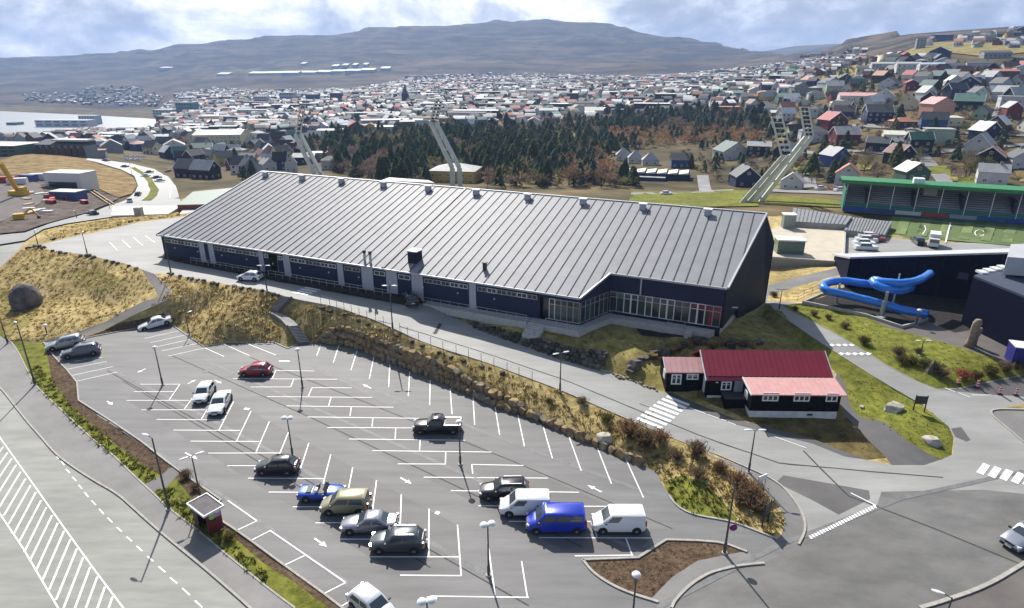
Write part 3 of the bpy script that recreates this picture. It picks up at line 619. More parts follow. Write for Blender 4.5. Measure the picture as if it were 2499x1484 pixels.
for a in [(1440, 668, 1578, 692), (1408, 683, 1548, 707), (1372, 697, 1512, 722), (1338, 713, 1477, 738), (1300, 728, 1438, 753)]:
    mark(cvt(a[0], a[1], 365.9, 518.4, s2), cvt(a[2], a[3], 365.9, 518.4, s2), .5, 'access_road', 'crossing_stripe', .04)
s4 = .2877
for a in [(565, 1242, 757, 1318), (527, 1264, 728, 1344), (489, 1290, 697, 1370), (454, 1317, 665, 1398), (418, 1344, 634, 1428), (384, 1372, 602, 1458), (349, 1400, 567, 1486), (314, 1428, 530, 1514)]:
    mark(cvt(a[0], a[1], 1463.7, 609.9, s4), cvt(a[2], a[3], 1463.7, 609.9, s4), .5, 'access_road', 'crossing_stripe', .03)
for a in [(760, 1340, 900, 1392), (912, 1396, 1010, 1432), (1022, 1436, 1070, 1454), (1085, 1460, 1150, 1484)]:
    mark(cvt(a[0], a[1], 1463.7, 609.9, s4), cvt(a[2], a[3], 1463.7, 609.9, s4), .13, 'access_road', 'edge_line', .03)
def c6(x, y): return cvt(x, y, 1829.6, 914.8, .3835)
for x, y in ((1483, 600), (1556, 620), (1630, 638), (1704, 657), (1778, 675)): mark(c6(x - 22, y + 30), c6(x + 22, y - 30), .62, 'access_road', 'crossing_stripe', .03)
for i in range(25):
    t = i / 24; x = 385 + (792 - 385) * t; y = 1033 + (838 - 1033) * t; mark(c6(x - 6, y - 9), c6(x + 8, y + 11), .22, 'access_road', 'give_way_dash', .03)
mark(c6(640, 752), c6(800, 832), .13, 'access_road', 'edge_line', .03); mark(c6(150, 392), c6(355, 465), .12, 'access_road', 'edge_line', .03)
def c5(x, y): return cvt(x, y, 1829.6, 579.4, .2675)
for i in range(5):
    mark(c5(675 + 60 * i, 990), c5(700 + 60 * i, 978), .55, 'access_road', 'crossing_stripe', .04)
    mark(c5(818 + 62 * i, 1072), c5(845 + 62 * i, 1056), .55, 'access_road', 'crossing_stripe', .04)
for a in ((1780, 1375, 1870, 1410), (1900, 1420, 2010, 1460), (2020, 1440, 2200, 1440)): mark(c5(*a[:2]), c5(*a[2:]), .12, 'access_road', 'edge_line', .03)
def arrow(a, b, parent='parking_lot'):
    p = Vector(G(*a)); q = Vector(G(*b)); d = (q - p); L = d.length; d.normalize(); n = Vector((-d.y, d.x, 0)); w = .09; hw = .28; k = L * .55
    v = [p - n * w, p + n * w, p + d * k + n * w, p + d * k + n * hw, q, p + d * k - n * hw, p + d * k - n * w]
    v = [(x.x, x.y, gz(x.x, x.y) + .02) for x in v]
    o = MB().add(v, [(0, 6, 2, 1), (5, 4, 3), ]).build('arrow_marking', M_white, ZOBJ[parent])
    return o
for a, b in [((356, 900), (334, 910)), ((261, 979), (275, 988)), ((458, 937), (478, 927)), ((524, 928), (541, 936)), ((905, 948), (885, 938)), ((977, 1166), (1004, 1181)), ((767, 1314), (798, 1335)), ((1468, 1201), (1433, 1184)), ((452, 1105), (482, 1121))]: arrow(a, b)
mark((680, 881.5), (707, 881.5), .3); mark((596, 997), (608, 999), .4); mark((1062, 1250), (1072, 1253), .4); mark((1040, 1462), (1065, 1464), .5)
# tyre darkened seams between the strips of tarmac are left to the material; covers are real
M_iron = mat('cast_iron', (.06, .055, .05), .6)
for p in [(502, 907), (1160, 1160)]:
    w = G(*p); tag(MB().tube((0, 0, 0), (0, 0, .02), .4, n=14).build('manhole_cover', M_iron, loc=(w[0], w[1], w[2] + .005)), 'round iron manhole cover set in the tarmac ' + ('by the top stall lines' if p[0] < 600 else 'in the middle of the lot'), 'manhole cover')
# ------------------------------------------------------------------ boulder walls
M_rock = [mat('boulder_brown', (.11, .075, .04), .95, col2=(.34, .245, .135), scale=1.3, bump=.6, world_=True, det=9), mat('boulder_ochre', (.16, .11, .05), .95, col2=(.40, .28, .13), scale=1.5, bump=.6, world_=True, det=9), mat('boulder_grey', (.11, .09, .06), .95, col2=(.32, .26, .17), scale=1.4, bump=.6, world_=True, det=9), mat('boulder_rust', (.13, .055, .02), .95, col2=(.26, .13, .05), scale=1.6, bump=.5, world_=True)]
M_rockd = [mat('rock_dark', (.045, .04, .033), .95, col2=(.16, .14, .115), scale=1.6, bump=.7, world_=True, det=9), mat('rock_black', (.022, .02, .018), .95, col2=(.08, .07, .055), scale=1.6, bump=.7, world_=True, det=9)]
import bmesh
def rockmesh(seed, sub=2, blocky=.6):
    r = random.Random(seed); bm = bmesh.new(); bmesh.ops.create_icosphere(bm, subdivisions=sub, radius=1)
    tl = Matrix.Rotation(r.uniform(-.3, .3), 3, 'X') @ Matrix.Rotation(r.uniform(-.3, .3), 3, 'Y')
    cuts = [(tl @ Vector(q), r.uniform(.58, .68)) for q in ((1, 0, 0), (-1, 0, 0), (0, 1, 0), (0, -1, 0), (0, 0, 1), (0, 0, -1)) if blocky > .55] + [(Vector((r.uniform(-1, 1), r.uniform(-1, 1), r.uniform(-1, 1))).normalized(), r.uniform(.72, .9)) for _ in range(6)]
    for v in bm.verts:
        for n, d in cuts:
            k = v.co.dot(n)
            if k > d: v.co -= n * (k - d)
        v.co += v.co.normalized() * r.uniform(-.04, .04)
    me = bpy.data.meshes.new('rock'); bm.to_mesh(me); bm.free()
    me.polygons.foreach_set('use_smooth', [True] * len(me.polygons)); me.set_sharp_from_angle(angle=R(28)); me.materials.append(None); return me
ROCKM = [rockmesh(i) for i in range(8)]
def resample(pts, step):
    out = []; acc = 0
    seg = [(Vector(a), Vector(b)) for a, b in zip(pts, pts[1:])]; tot = sum((b - a).length for a, b in seg); n = max(2, int(tot / step))
    for i in range(n + 1):
        d = tot * i / n
        for a, b in seg:
            l = (b - a).length
            if d <= l + 1e-6: out.append(a + (b - a) * (d / max(l, 1e-6))); break
            d -= l
    return out
def wall(name, label, cat, foot, top, step, size, mats, seed, outward=.15):
    r = random.Random(seed); F_ = resample([CG(*p[:2]) for p in foot], step); T_ = resample([CG(*p[:2]) for p in top], step); n = min(len(F_), len(T_))
    w = thing(name, label, cat, tuple(F_[0])); b = F_[0]; cnt = 0
    T_ = resample([tuple(p) for p in T_], sum((y - x).length for x, y in zip(T_, T_[1:])) / max(1, len(F_) - 1)); n = min(len(F_), len(T_))
    for i in range(n):
        f, t = F_[i], T_[i]; h = (t - f).length; k = max(1, round(h / (size * .95))); d = (F_[min(n - 1, i + 1)] - F_[max(0, i - 1)]); ang = math.atan2(d.y, d.x); out = Vector((d.y, -d.x, 0)).normalized() * outward
        for j in range(k):
            s = size * r.uniform(.58, .85); p = f.lerp(t, (j + .45) / k) + out + d.normalized() * ((j % 2) * step * .5 + r.uniform(-.1, .1)) - b
            inst('stone', r.choice(ROCKM), w, tuple(p), m=r.choice(mats), sc=(s * r.uniform(.95, 1.3), s * .85, s * r.uniform(.85, 1.1)), rot=(r.uniform(-.3, .3), r.uniform(-.3, .3), ang + r.uniform(-.4, .4))); cnt += 1
    return w
foot = LOT_E[11:25]; foot = [(790, 836, 0)] + LOT_E[12:25]
wall('retaining_wall', 'long brown boulder retaining wall rising behind the parking bays below the access road', 'retaining wall', foot, WALL_TOP[1:], 1.0, 1.02, [M_rock[0], M_rock[0], M_rock[1], M_rock[2]], 3)
wall('stone_wall', 'low dark basalt stone wall holding the grass ledge beside the access road', 'stone wall', [(1164, 801), (1244, 831), (1298, 850), (1362, 874), (1459, 901)], [(1150, 785), (1244, 807), (1325, 825), (1405, 847), (1474, 855)], .85, .75, M_rockd, 4, .12)
def rocks(name, label, cat, spots, mats, seed, smin, smax, group=None):
    r = random.Random(seed); w0 = G(*spots[0]); t = thing(name, label, cat, w0, group=group)
    for p in spots:
        g = G(*p); s = r.uniform(smin, smax)
        inst('stone', r.choice(ROCKM), t, (g[0] - w0[0], g[1] - w0[1], g[2] - w0[2] + s * .2), m=r.choice(mats), sc=(s * 1.3, s, s * .8), rz=r.uniform(0, 6))
    return t
r_ = random.Random(5)
rocks('rock_outcrop', 'dark broken rock outcrop in the grass behind the red roofed house', 'rock outcrop', [(1560 + 14 * i + r_.uniform(-5, 5), 876 - (min(i, 10)) * 3.6 + r_.uniform(-4, 4)) for i in range(22)] + [(1690 + 13 * i, 836 + r_.uniform(-6, 6)) for i in range(9)] + [(1548, 893), (1540, 900), (1538, 908)], M_rockd + [M_dark], 8, .5, 1.1)
rocks('rock_edging', 'row of small pale stones along the road edge left of the black house', 'rock edging', [(1497 + 8 * i + r_.uniform(-2, 2), 914 + 3.0 * i + r_.uniform(-3, 3)) for i in range(14)], [M_rock[2], M_rock[0]], 9, .16, .34)
w = G(68, 748)
bo = inst('boulder', rockmesh(77, 4, .5), None, (w[0], w[1], w[2] + 1.0), m=mat('boulder_purple_grey', (.065, .055, .055), .9, col2=(.20, .17, .165), scale=1.0, bump=.8, det=10), sc=(2.3, 2.1, 3.1), rz=.9)
tag(bo, 'huge dark grey boulder standing on the grass below the mound', 'boulder')
for p, s, l in [((1925, 957), .55, 'small flat pale stone in the lawn near the forked path'), ((2180, 1000), 1.25, 'big pale rounded boulder on the green lawn'), ((2272, 1080), 1.0, 'low mossy boulder near the tip of the lawn'), ((2103, 994), .35, 'small white stone on the lawn left of the big pale boulder'), ((1475, 1072), 1.0, 'pale angular slab stone on top of the boulder wall'), ((1385, 1352 - 290), .5, 'small brown boulder lying at the foot of the wall')][1:5]:
    w = G(*p); bo = inst('boulder', ROCKM[int(s * 10) % 8], None, (w[0], w[1], w[2] + s * .15), m=mat('boulder_pale', (.25, .23, .18), .9, col2=(.48, .45, .38), scale=2, bump=.4), sc=(s * 1.3, s, s * .6), rz=s * 3); tag(bo, l, 'boulder')
# ------------------------------------------------------------------ stairs
M_tread = mat('stair_nosing', (.55, .54, .50), .8)
M_step = mat('stair_concrete', (.33, .31, .28), .85, var=.12, scale=3); M_stepd = mat('stair_dark_timber', (.13, .115, .10), .9)  # dark timber for the step bodies and stringers
def stairs(a0, a1, b0, b1, n, label, wpx=None):
    """a0,a1 foot left/right, b0,b1 head left/right (world points)"""
    t = thing('stairs', label, 'stairs', tuple(a0)); o = Vector(a0)
    for i in range(n):
        s, e = i / n, (i + 1) / n
        l0 = Vector(a0).lerp(Vector(b0), s) - o; r0 = Vector(a1).lerp(Vector(b1), s) - o; l1 = Vector(a0).lerp(Vector(b0), e) - o; r1 = Vector(a1).lerp(Vector(b1), e) - o
        z = (a0[2] + (b0[2] - a0[2]) * e) - o.z + .32; MB().prism([l0[:2], r0[:2], r1[:2], l1[:2]], z - .5, z - .03).build('step', M_stepd, t); MB().prism([l0.lerp(l1, .12)[:2], r0.lerp(r1, .12)[:2], r0.lerp(r1, .62)[:2], l0.lerp(l1, .62)[:2]], z - .03, z + .01).build('tread', M_tread, t)
    for A, B in ((a0, b0), (a1, b1)):
        MB().bar(Vector(A) - o + Vector((0, 0, .2)), Vector(B) - o + Vector((0, 0, .32)), .12, .4).build('stringer', M_stepd, t)
    return t
stairs(at(729, 842, 0), at(754, 840, 0), at(701.5, 799.5, 1.95), at(727, 798, 1.95), 12, 'lower flight of concrete steps climbing the grass bank from the parking lot')
stairs(at(658, 762, 2.45), at(678, 765, 2.45), at(691, 727, 4.65), at(713, 729.5, 4.65), 13, 'upper flight of concrete steps reaching the access road by the crossing')
pw = [(at(637, 764, 2.4), at(677, 765.5, 2.45)), (at(655, 767, 2.38), at(690, 770, 2.4)), (at(672, 774, 2.25), at(703, 777, 2.3)), (at(686, 784, 2.1), at(717, 787, 2.15)), (at(700, 799.5, 1.98), at(728, 798.5, 1.98))]
mb = MB(); mb.loft([[(l[0], l[1], l[2] + .3), (r[0], r[1], r[2] + .3), (r[0], r[1], r[2] - .7), (l[0], l[1], l[2] - .7)] for l, r in pw]); tag(mb.build('footpath', M_pave), kind='structure')
# ------------------------------------------------------------------ sports hall
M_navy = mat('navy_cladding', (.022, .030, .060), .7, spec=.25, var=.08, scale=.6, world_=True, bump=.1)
M_navyd = mat('dark_navy_cladding', (.013, .016, .027), .7, spec=.25, var=.1, scale=.5, world_=True)  # darker navy; on the gable it holds painted shade
M_roof = mat('zinc_roof', (.215, .22, .235), .62, metal=.0, spec=.35, var=.09, scale=.4, world_=True, stretch=(1, 1, 1), det=6)
M_seam = mat('roof_seam', (.045, .045, .05), .6); M_eave = mat('eave_trim', (.42, .43, .45), .5, metal=.4)  # seam tone darkened to carry the shadow the ribs cast
M_dgl = mat('window_glass_dark', (.02, .028, .035), .08, spec=.8); M_frame = mat('white_frame', (.72, .73, .72), .5)
M_door = mat('pale_door_panel', (.45, .46, .48), .6, var=.05, scale=1); M_conc = mat('pale_concrete', (.42, .41, .38), .8, var=.12, scale=1.5, world_=True)
M_rail = mat('galvanised_rail', (.42, .44, .46), .4, metal=.6)
hall = thing('sports_hall', 'long navy sports hall under a ribbed grey metal roof above the parking lot', 'sports hall', tuple(HA), math.atan2(u_.y, u_.x))
ZE, SL, VR = 9.4, (17.5 - 9.4) / 27.5, 27.5
rz = lambda v: ZE + SL * v
def v0(u): return 0 if u < 83.4 else (u - 83.4) / 2.2 * 6.6 if u < 85.6 else 6.6 if u < 101.5 else 6.6 + (u - 101.5) / .125
def hb(px, py, V):      # hall coordinates of a pixel on the vertical plane v = V
    d = Vector(ray(px, py)); c = Vector(C0) - HA; c.z = CAMZ; t = (V - c.dot(v_)) / d.dot(v_); X = c + d * t; return X.dot(u_), X.z
def hplane(px, py):      # pixel on the roof plane
    d = Vector(ray(px, py)); c = Vector(C0) - HA; cz_ = CAMZ; t = (ZE + SL * c.dot(v_) - cz_) / (d.z - SL * d.dot(v_)); X = c + d * t; return X.dot(u_), X.dot(v_)
NP = 65; PW = 104.6 / NP
for i in range(NP):
    a, b = -.6 + i * PW, -.6 + (i + 1) * PW; pts = [(a, v0(a)), (b, v0(b)), (b, VR), (a, VR)]
    if v0(a) >= VR: continue
    if v0(b) > VR: pts = [(a, v0(a)), (101.5 + .125 * (VR - 6.6), VR), (a, VR)]
    if a < 83.4 < b: pts = [(a, 0), (83.4, 0), (b, v0(b)), (b, VR), (a, VR)]
    if a < 85.6 < b: pts = [(a, v0(a)), (85.6, 6.6), (b, 6.6), (b, VR), (a, VR)]
    if a < 101.5 < b: pts = [(a, 6.6), (101.5, 6.6), (b, v0(b)), (b, VR), (a, VR)]
    mb = MB(); mb.prism(pts, [rz(p[1]) - .12 for p in pts], [rz(p[1]) for p in pts])
    va = v0(a) + .05
    mb.bar((a + .02, va, rz(va) + .05), (a + .02, VR, rz(VR) + .05), .10 if abs(a - 50.5) > .8 else .5, .11 if abs(a - 50.5) > .8 else .2, 1)
    mb.build('roof_panel', [M_roof, M_seam], hall)
b = MB(); zb = 12.2; b.prism([(-.6, VR), (104.2, VR), (105.9, 31.2), (-.6, 31.2)], [rz(VR) - .1, rz(VR) - .1, zb - .1, zb - .1], [rz(VR), rz(VR), zb, zb]).build('back_roof', M_roof, hall)
MB().b2((-.7, VR - .2, rz(VR)), (104.1, VR + .25, rz(VR) + .1)).build('ridge_cap', M_eave, hall)
e = MB(); e.bar((-.75, -.1, ZE - .12), (83.4, -.1, ZE - .12), .18, .26); e.bar((83.4, -.1, ZE - .1), (85.6, 6.5, rz(6.6) - .1), .18, .3); e.bar((85.6, 6.5, rz(6.6) - .1), (101.5, 6.5, rz(6.6) - .1), .18, .26); e.build('eave_gutter', M_eave, hall)
e = MB(); e.bar((101.6, 6.6, rz(6.6)), (104.25, VR, rz(VR)), .25, .3); e.build('verge_trim', M_eave, hall)
e = MB(); e.bar((-.7, -.1, ZE), (-.7, VR, rz(VR)), .25, .3); e.build('verge_trim', M_eave, hall)
# walls
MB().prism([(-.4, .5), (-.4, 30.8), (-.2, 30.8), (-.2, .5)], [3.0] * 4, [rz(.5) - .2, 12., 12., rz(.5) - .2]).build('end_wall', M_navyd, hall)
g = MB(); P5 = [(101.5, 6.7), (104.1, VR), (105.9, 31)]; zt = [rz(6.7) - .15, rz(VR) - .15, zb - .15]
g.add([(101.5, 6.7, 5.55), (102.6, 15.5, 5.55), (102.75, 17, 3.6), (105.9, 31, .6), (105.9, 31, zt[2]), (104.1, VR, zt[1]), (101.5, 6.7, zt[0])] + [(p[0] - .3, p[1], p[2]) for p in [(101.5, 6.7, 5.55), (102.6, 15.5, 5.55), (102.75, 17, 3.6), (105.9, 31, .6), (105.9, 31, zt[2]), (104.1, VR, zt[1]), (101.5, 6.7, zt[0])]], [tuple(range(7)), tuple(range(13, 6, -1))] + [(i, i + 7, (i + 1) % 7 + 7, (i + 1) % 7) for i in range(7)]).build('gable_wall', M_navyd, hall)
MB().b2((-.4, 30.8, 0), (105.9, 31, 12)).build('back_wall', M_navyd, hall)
# low part of the gable behind: plinth and glazed corner
MB().prism([(100.9, 6.9), (102.6, 20), (105.4, 30.8), (105, 30.8), (102, 20), (100.4, 6.9)], [1.5, .5, .2, .2, .5, 1.5], [5.6, 3.7, 2, 2, 3.7, 5.6]).build('plinth', M_conc, hall)
co = MB().prism([(101.2, 6.75), (102.5, 15.2), (102.3, 15.2), (101.0, 6.75)], [5.6, 5.6, 5.6, 5.6], [8.6, 5.75, 5.75, 8.6]).build('corner_window', M_dgl, hall)
MB().bar((101.35, 6.8, 8.62), (102.6, 15.3, 5.75), .12, .16).build('frame', M_frame, co)
fw = []; U = lambda px, k=0: hb(px, 573 + .1501 * (px - 389) + 14, .5)[0]
doors = [(U(a), U(b)) for a, b in ((486.7, 498.8), (509.5, 521.6), (631.7, 642.4), (692, 707), (823.7, 837), (882.8, 909.6), (943, 968.7), (1005, 1031.8), (1145.5, 1161))]
ent = [(U(657), U(676)), (77.3, 78.6)]
MB().b2((-.4, .5, 4.2), (ent[0][0], .7, 9.3)).build('front_wall', M_navy, hall)
MB().b2((ent[0][1], .5, 4.0), (77.3, .7, 9.3)).build('front_wall', M_navy, hall)
MB().b2((ent[0][0], 2.2, 4.5), (ent[0][1], 2.4, 9.3)).build('entrance_recess', M_dgl, hall)
MB().b2((ent[0][0] + .2, 1.9, 5.1), (ent[0][0] + 1.4, 2.1, 7.4)).build('door', M_frame, hall)
for a, c in doors:
    d = MB(); d.b2((a, .4, 5.05), (c, .48, 8.95)); n = max(2, int((c - a) / .45))
    for i in range(n + 1): x = a + (c - a) * i / n; d.b2((x - .04, .36, 5.05), (x + .04, .4, 8.95))
    d.build('door_panel', M_door, hall)
    MB().b2((a - .15, .3, 4.95), (c + .15, .52, 5.12)).build('threshold', M_conc, hall)
edges = [0.3] + [x for d in doors for x in d] + [77.2]
for i in range(0, len(edges) - 1, 2):
    a, c = edges[i] + .25, edges[i + 1] - .25
    if c - a < .7: continue
    for s0, s1 in (((a, min(c, ent[0][0] - .2)), (max(a, ent[0][1] + .2), c)) if a < ent[0][0] < c else ((a, c),)):
        if s1 is None or s1 - s0 < .6 if False else False: pass
    spans = [(a, ent[0][0] - .2), (ent[0][1] + .2, c)] if a < ent[0][0] < c else [(a, c)]
    for s, e_ in spans:
        n = max(1, int((e_ - s) / 1.5)); w_ = (e_ - s) / n
        for k in range(n):
            x = s + k * w_; z0, z1 = 7.95, 8.65
            f = MB(); f.b2((x + .04, .38, z0), (x + w_ - .04, .5, z0 + .09)); f.b2((x + .04, .38, z1 - .09), (x + w_ - .04, .5, z1)); f.b2((x + .04, .38, z0 + .09), (x + .13, .5, z1 - .09)); f.b2((x + w_ - .13, .38, z0 + .09), (x + w_ - .04, .5, z1 - .09)); f.b2((x + w_ / 2 - .04, .38, z0 + .09), (x + w_ / 2 + .04, .5, z1 - .09))
            fo = f.build('window', M_frame if r_.random() < .45 else M_eave, hall); MB().b2((x + .13, .44, z0 + .09), (x + w_ - .13, .46, z1 - .09)).build('pane', M_dgl, fo)
def glaze(p0, p1, z0, z1, n, wide=(), th=.12):
    p0 = Vector(p0); p1 = Vector(p1); d = p1 - p0; L = d.length; d.normalize(); nrm = Vector((d.y, -d.x, 0))
    for i in range(n):
        a = p0 + d * (L * i / n); c = p0 + d * (L * (i + 1) / n); t = .11 if i in wide else .055
        def bx(s, e, za, zb, o=0.): 
            q = [a.lerp(c, s) + nrm * (.06 + o), a.lerp(c, e) + nrm * (.06 + o), a.lerp(c, e) - nrm * (.06 - o), a.lerp(c, s) - nrm * (.06 - o)]
            return [(x.x, x.y) for x in q], za, zb
        f = MB(); w = L / n; tt = t / w
        f.prism(*bx(.01, tt, z0, z1)); f.prism(*bx(1 - tt, .99, z0, z1)); f.prism(*bx(tt, 1 - tt, z0, z0 + .09)); f.prism(*bx(tt, 1 - tt, z1 - .09, z1)); f.prism(*bx(tt, 1 - tt, z0 + (z1 - z0) * .72, z0 + (z1 - z0) * .72 + .07))
        fo = f.build('window', M_frame if i in wide else M_eave, hall)
        g = MB(); q = [a.lerp(c, tt) + nrm * .01, a.lerp(c, 1 - tt) + nrm * .01, a.lerp(c, 1 - tt) - nrm * .01, a.lerp(c, tt) - nrm * .01]; g.prism([(x.x, x.y) for x in q], z0 + .02, z1 - .02).build('pane', M_glg if i % 3 else M_dgl, fo)
M_glg = mat('window_glass_green', (.035, .06, .05), .1, spec=.8)
glaze((78.7, .5, 0), (83.2, .5, 0), 5.4, 8.5, 5, (0,)); glaze((83.3, .6, 0), (85.5, 6.4, 0), 5.4, 8.6, 6); glaze((85.7, 6.7, 0), (101.1, 6.7, 0), 5.6, 8.6, 15, (2, 3, 5, 7, 8, 11, 12))
MB().b2((77.3, 1.2, 4.3), (78.7, 1.4, 8.6)).build('entrance_recess', M_dgl, hall)
MB().b2((77.3, .5, 8.5), (83.4, .7, 9.35)).build('front_wall', M_navy, hall)
MB().add([(83.3, .6, 8.62), (85.5, 6.7, 8.62), (85.5, 6.7, rz(6.7) - .15), (83.3, .6, rz(.6) - .15), (83.5, .6, 8.62), (85.7, 6.7, 8.62), (85.7, 6.7, rz(6.7) - .15), (83.5, .6, rz(.6) - .15)][::1], [(0, 1, 2, 3)[::-1], (4, 5, 6, 7), (0, 4, 7, 3), (1, 2, 6, 5), (3, 2, 6, 7)[::-1], (0, 1, 5, 4)]).build('front_wall', M_navy, hall)
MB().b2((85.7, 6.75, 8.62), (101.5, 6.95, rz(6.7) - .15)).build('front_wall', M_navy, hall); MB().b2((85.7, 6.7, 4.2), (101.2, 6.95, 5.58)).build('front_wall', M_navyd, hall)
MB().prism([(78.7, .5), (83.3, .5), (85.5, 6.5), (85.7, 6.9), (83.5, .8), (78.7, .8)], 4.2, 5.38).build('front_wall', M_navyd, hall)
MB().b2((90.0, 6.4, 8.6), (90.2, 6.6, 11.1)).build('downpipe', M_eave, hall)
# inside: a bright red and pale panel seen through the corner glass
MB().b2((99.55, 6.55, 5.9), (100.0, 6.6, 7.0)).build('poster', mat('poster_red', (.22, .02, .02), .5), hall)
# terrace and ramps
MB().prism([(76.3, -1.6), (83.9, -1.6), (86.6, 5.0), (100.2, 5.2), (100.6, 6.6), (85.6, 6.6), (83.4, .4), (76.3, .4)], 3.6, 5.2).build('terrace', M_conc, hall)
MB().prism([(4, -1.2), (28, -1.9), (56.5, -1.9), (57.5, -.4), (57.5, .45), (4, .45)], 3.8, [5.3, 5.6, 5.65, 5.3, 5.3, 5.3]).build('ramp', M_gravel_shade, hall)  # dark platform; the hall's shadow is partly painted in its colour
MB().prism([(58.6, -.9), (76.2, -1.7), (76.2, .3), (58.6, .3)], 3.9, [5.0, 5.2, 5.2, 5.0]).build('ramp', M_conc, hall)
for i in range(6): MB().b2((76.35 + .0 * i, -1.6 - .32 * (i + 1), 3.6), (78.9, -1.6 - .32 * i, 5.0 - .16 * i)).build('step', M_conc, hall)
MB().b2((96.9, 4.2, 3.6), (97.9, 5.2, 5.1)).build('step', M_conc, hall)
def railing(pts, h=1.05, post=1.5, parent=None, name='railing', bars=(1., .55), m=None, r=.03):
    mb = MB()
    for a, c in zip(pts, pts[1:]):
        a = Vector(a); c = Vector(c); n = max(1, int((c - a).length / post))
        for i in range(n + 1): p = a.lerp(c, i / n); mb.tube(p, p + Vector((0, 0, h)), r, n=5, caps=False)
        for k in bars: mb.bar(a + Vector((0, 0, h * k)), c + Vector((0, 0, h * k)), r * 1.9, r * 1.9)
    return mb.build(name, m or M_rail, parent)
railing([(58.7, -.85, 5.0), (76.2, -1.6, 5.2)], parent=hall); railing([(79, -1.5, 5.2), (83.85, -1.5, 5.2), (86.4, 5.0, 5.2)], parent=hall)
railing([(94.5, 5.2, 5.2), (96.8, 5.2, 5.2), (96.8, 4.2, 4.9)], parent=hall); railing([(9, -1.3, 5.35), (26, -1.8, 5.55)], parent=hall, bars=(1., .6)); railing([(28.5, -1.85, 5.6), (53.5, -1.85, 5.6)], parent=hall); 
# roof vents, stacks
M_vcap = mat('vent_cap_white', (.75, .75, .74), .5)
for i in range(10):
    a = 2.2 + 10.38 * i; v = 25.6; o = MB().box((a, v, rz(v) + .3), (1.0, .9, 1.0), taper=.9).build('roof_vent', M_eave, hall)
    MB().box((a, v, rz(v) + .86), (1.35, 1.2, .14)).build('cap', M_vcap, o)
MB().box((55, 3.1, rz(3.1) + .5), (1.6, 1.7, 2.2)).build('ventilation_stack', M_navyd, hall); MB().box((55, 3.1, rz(3.1) + 1.68), (1.8, 1.9, .16)).build('stack_lid', M_vcap, hall)
for a, v in ((46.9, .9), (48.1, .8)): MB().tube((a, v, rz(v) - .1), (a, v, rz(v) + 1.5), .2, n=10).tube((a, v, rz(v) + 1.5), (a, v, rz(v) + 2.0), .27, n=10, mi=1).build('flue', [M_rail, M_seam], hall)
MB().box((67.2, 3.3, rz(3.3) + .4), (.5, .5, 1.3)).box((67.2, 3.3, rz(3.3) + 1.1), (.7, .7, .12)).build('flue', M_seam, hall)
for i in range(12): MB().b2((3 + i * 6.1, .3, 7.0), (3.15 + i * 6.1, .5, 7.2)).build('wall_lamp', M_frame, hall)
# ------------------------------------------------------------------ black timber house with red roofs
M_tar = mat('tarred_boards', (.004, .004, .005), .85, spec=.15, var=.2, scale=1, stretch=(6, 6, .3)); M_red = mat('red_metal_roof', (.27, .022, .045), .5, var=.08, scale=.6); M_redp = mat('glare_red_roof', (.62, .34, .31), .5, var=.08, scale=1.2)  # low roofs in pale red, glare painted into the colour
M_lime = mat('whitewashed_foundation', (.62, .62, .60), .9, var=.12, scale=1.4)
museum = thing('timber_house', 'black timber house with red metal roofs and white windows beside the access road', 'house', (27, 62, .7), -.02)
def mo(p): return (p[0] - 27, p[1] - 62, p[2] - .7)
def mbx(a, b_, name, m, parent=museum): return MB().b2(mo(a), mo(b_)).build(name, m, parent)
def boards(x0, x1, y, z0, z1, name='wall', n=None, parent=museum):     # board wall facing the camera with raised battens
    w = MB(); w.b2(mo((x0, y, z0)), mo((x1, y + .15, z1))); k = int((x1 - x0) / .35)
    for i in range(k + 1): xx = x0 + (x1 - x0) * i / k; w.b2(mo((xx - .03, y - .03, z0)), mo((xx + .03, y, z1)))
    return w.build(name, M_tar, parent)
# main block
boards(23.1, 37.5, 65.2, 1.9, 4.45); mbx((23.15, 65.26, 0), (37.4, 71.4, 1.9), 'foundation', M_lime)
def gable(x, y0, y1, z0, ze, zr, yr, name='gable_wall', t=.15):
    v = [(x, y0, z0), (x, y1, z0), (x, y1, ze), (x, yr, zr), (x, y0, ze)]; v += [(p[0] + t, p[1], p[2]) for p in v]
    return MB().add([mo(p) for p in v], [(4, 3, 2, 1, 0)[::-1][::-1], (5, 6, 7, 8, 9)] + [(i, (i + 1) % 5, (i + 1) % 5 + 5, i + 5) for i in range(5)]).build(name, M_tar, museum)
gable(23.1, 65.2, 71.5, 1.6, 4.35, 6.2, 68.4); gable(37.35, 65.2, 71.5, .5, 4.35, 6.2, 68.4); mbx((23.1, 71.35, 1), (37.5, 71.5, 4.35), 'wall', M_tar)
def slab(x0, x1, ya, za, yb, zb_, m, name='roof', t=.12, ribs=.6):
    w = MB(); w.prism([mo((x0, ya, 0))[:2], mo((x1, ya, 0))[:2], mo((x1, yb, 0))[:2], mo((x0, yb, 0))[:2]], [za - .7 - t, za - .7 - t, zb_ - .7 - t, zb_ - .7 - t], [za - .7, za - .7, zb_ - .7, zb_ - .7])
    n = int((x1 - x0) / ribs)
    for i in range(n + 1):
        xx = x0 + (x1 - x0) * i / n; w.bar(mo((xx, ya, za + .02)), mo((xx, yb, zb_ + .02)), .05, .05)
    return w.build(name, m, museum)
slab(22.8, 37.8, 64.85, 4.15, 68.4, 6.4, M_red); slab(22.8, 37.8, 71.9, 4.15, 68.4, 6.4, M_red)
slab(27.1, 37.75, 61.75, 3.95, 64.95, 4.5, M_redp)
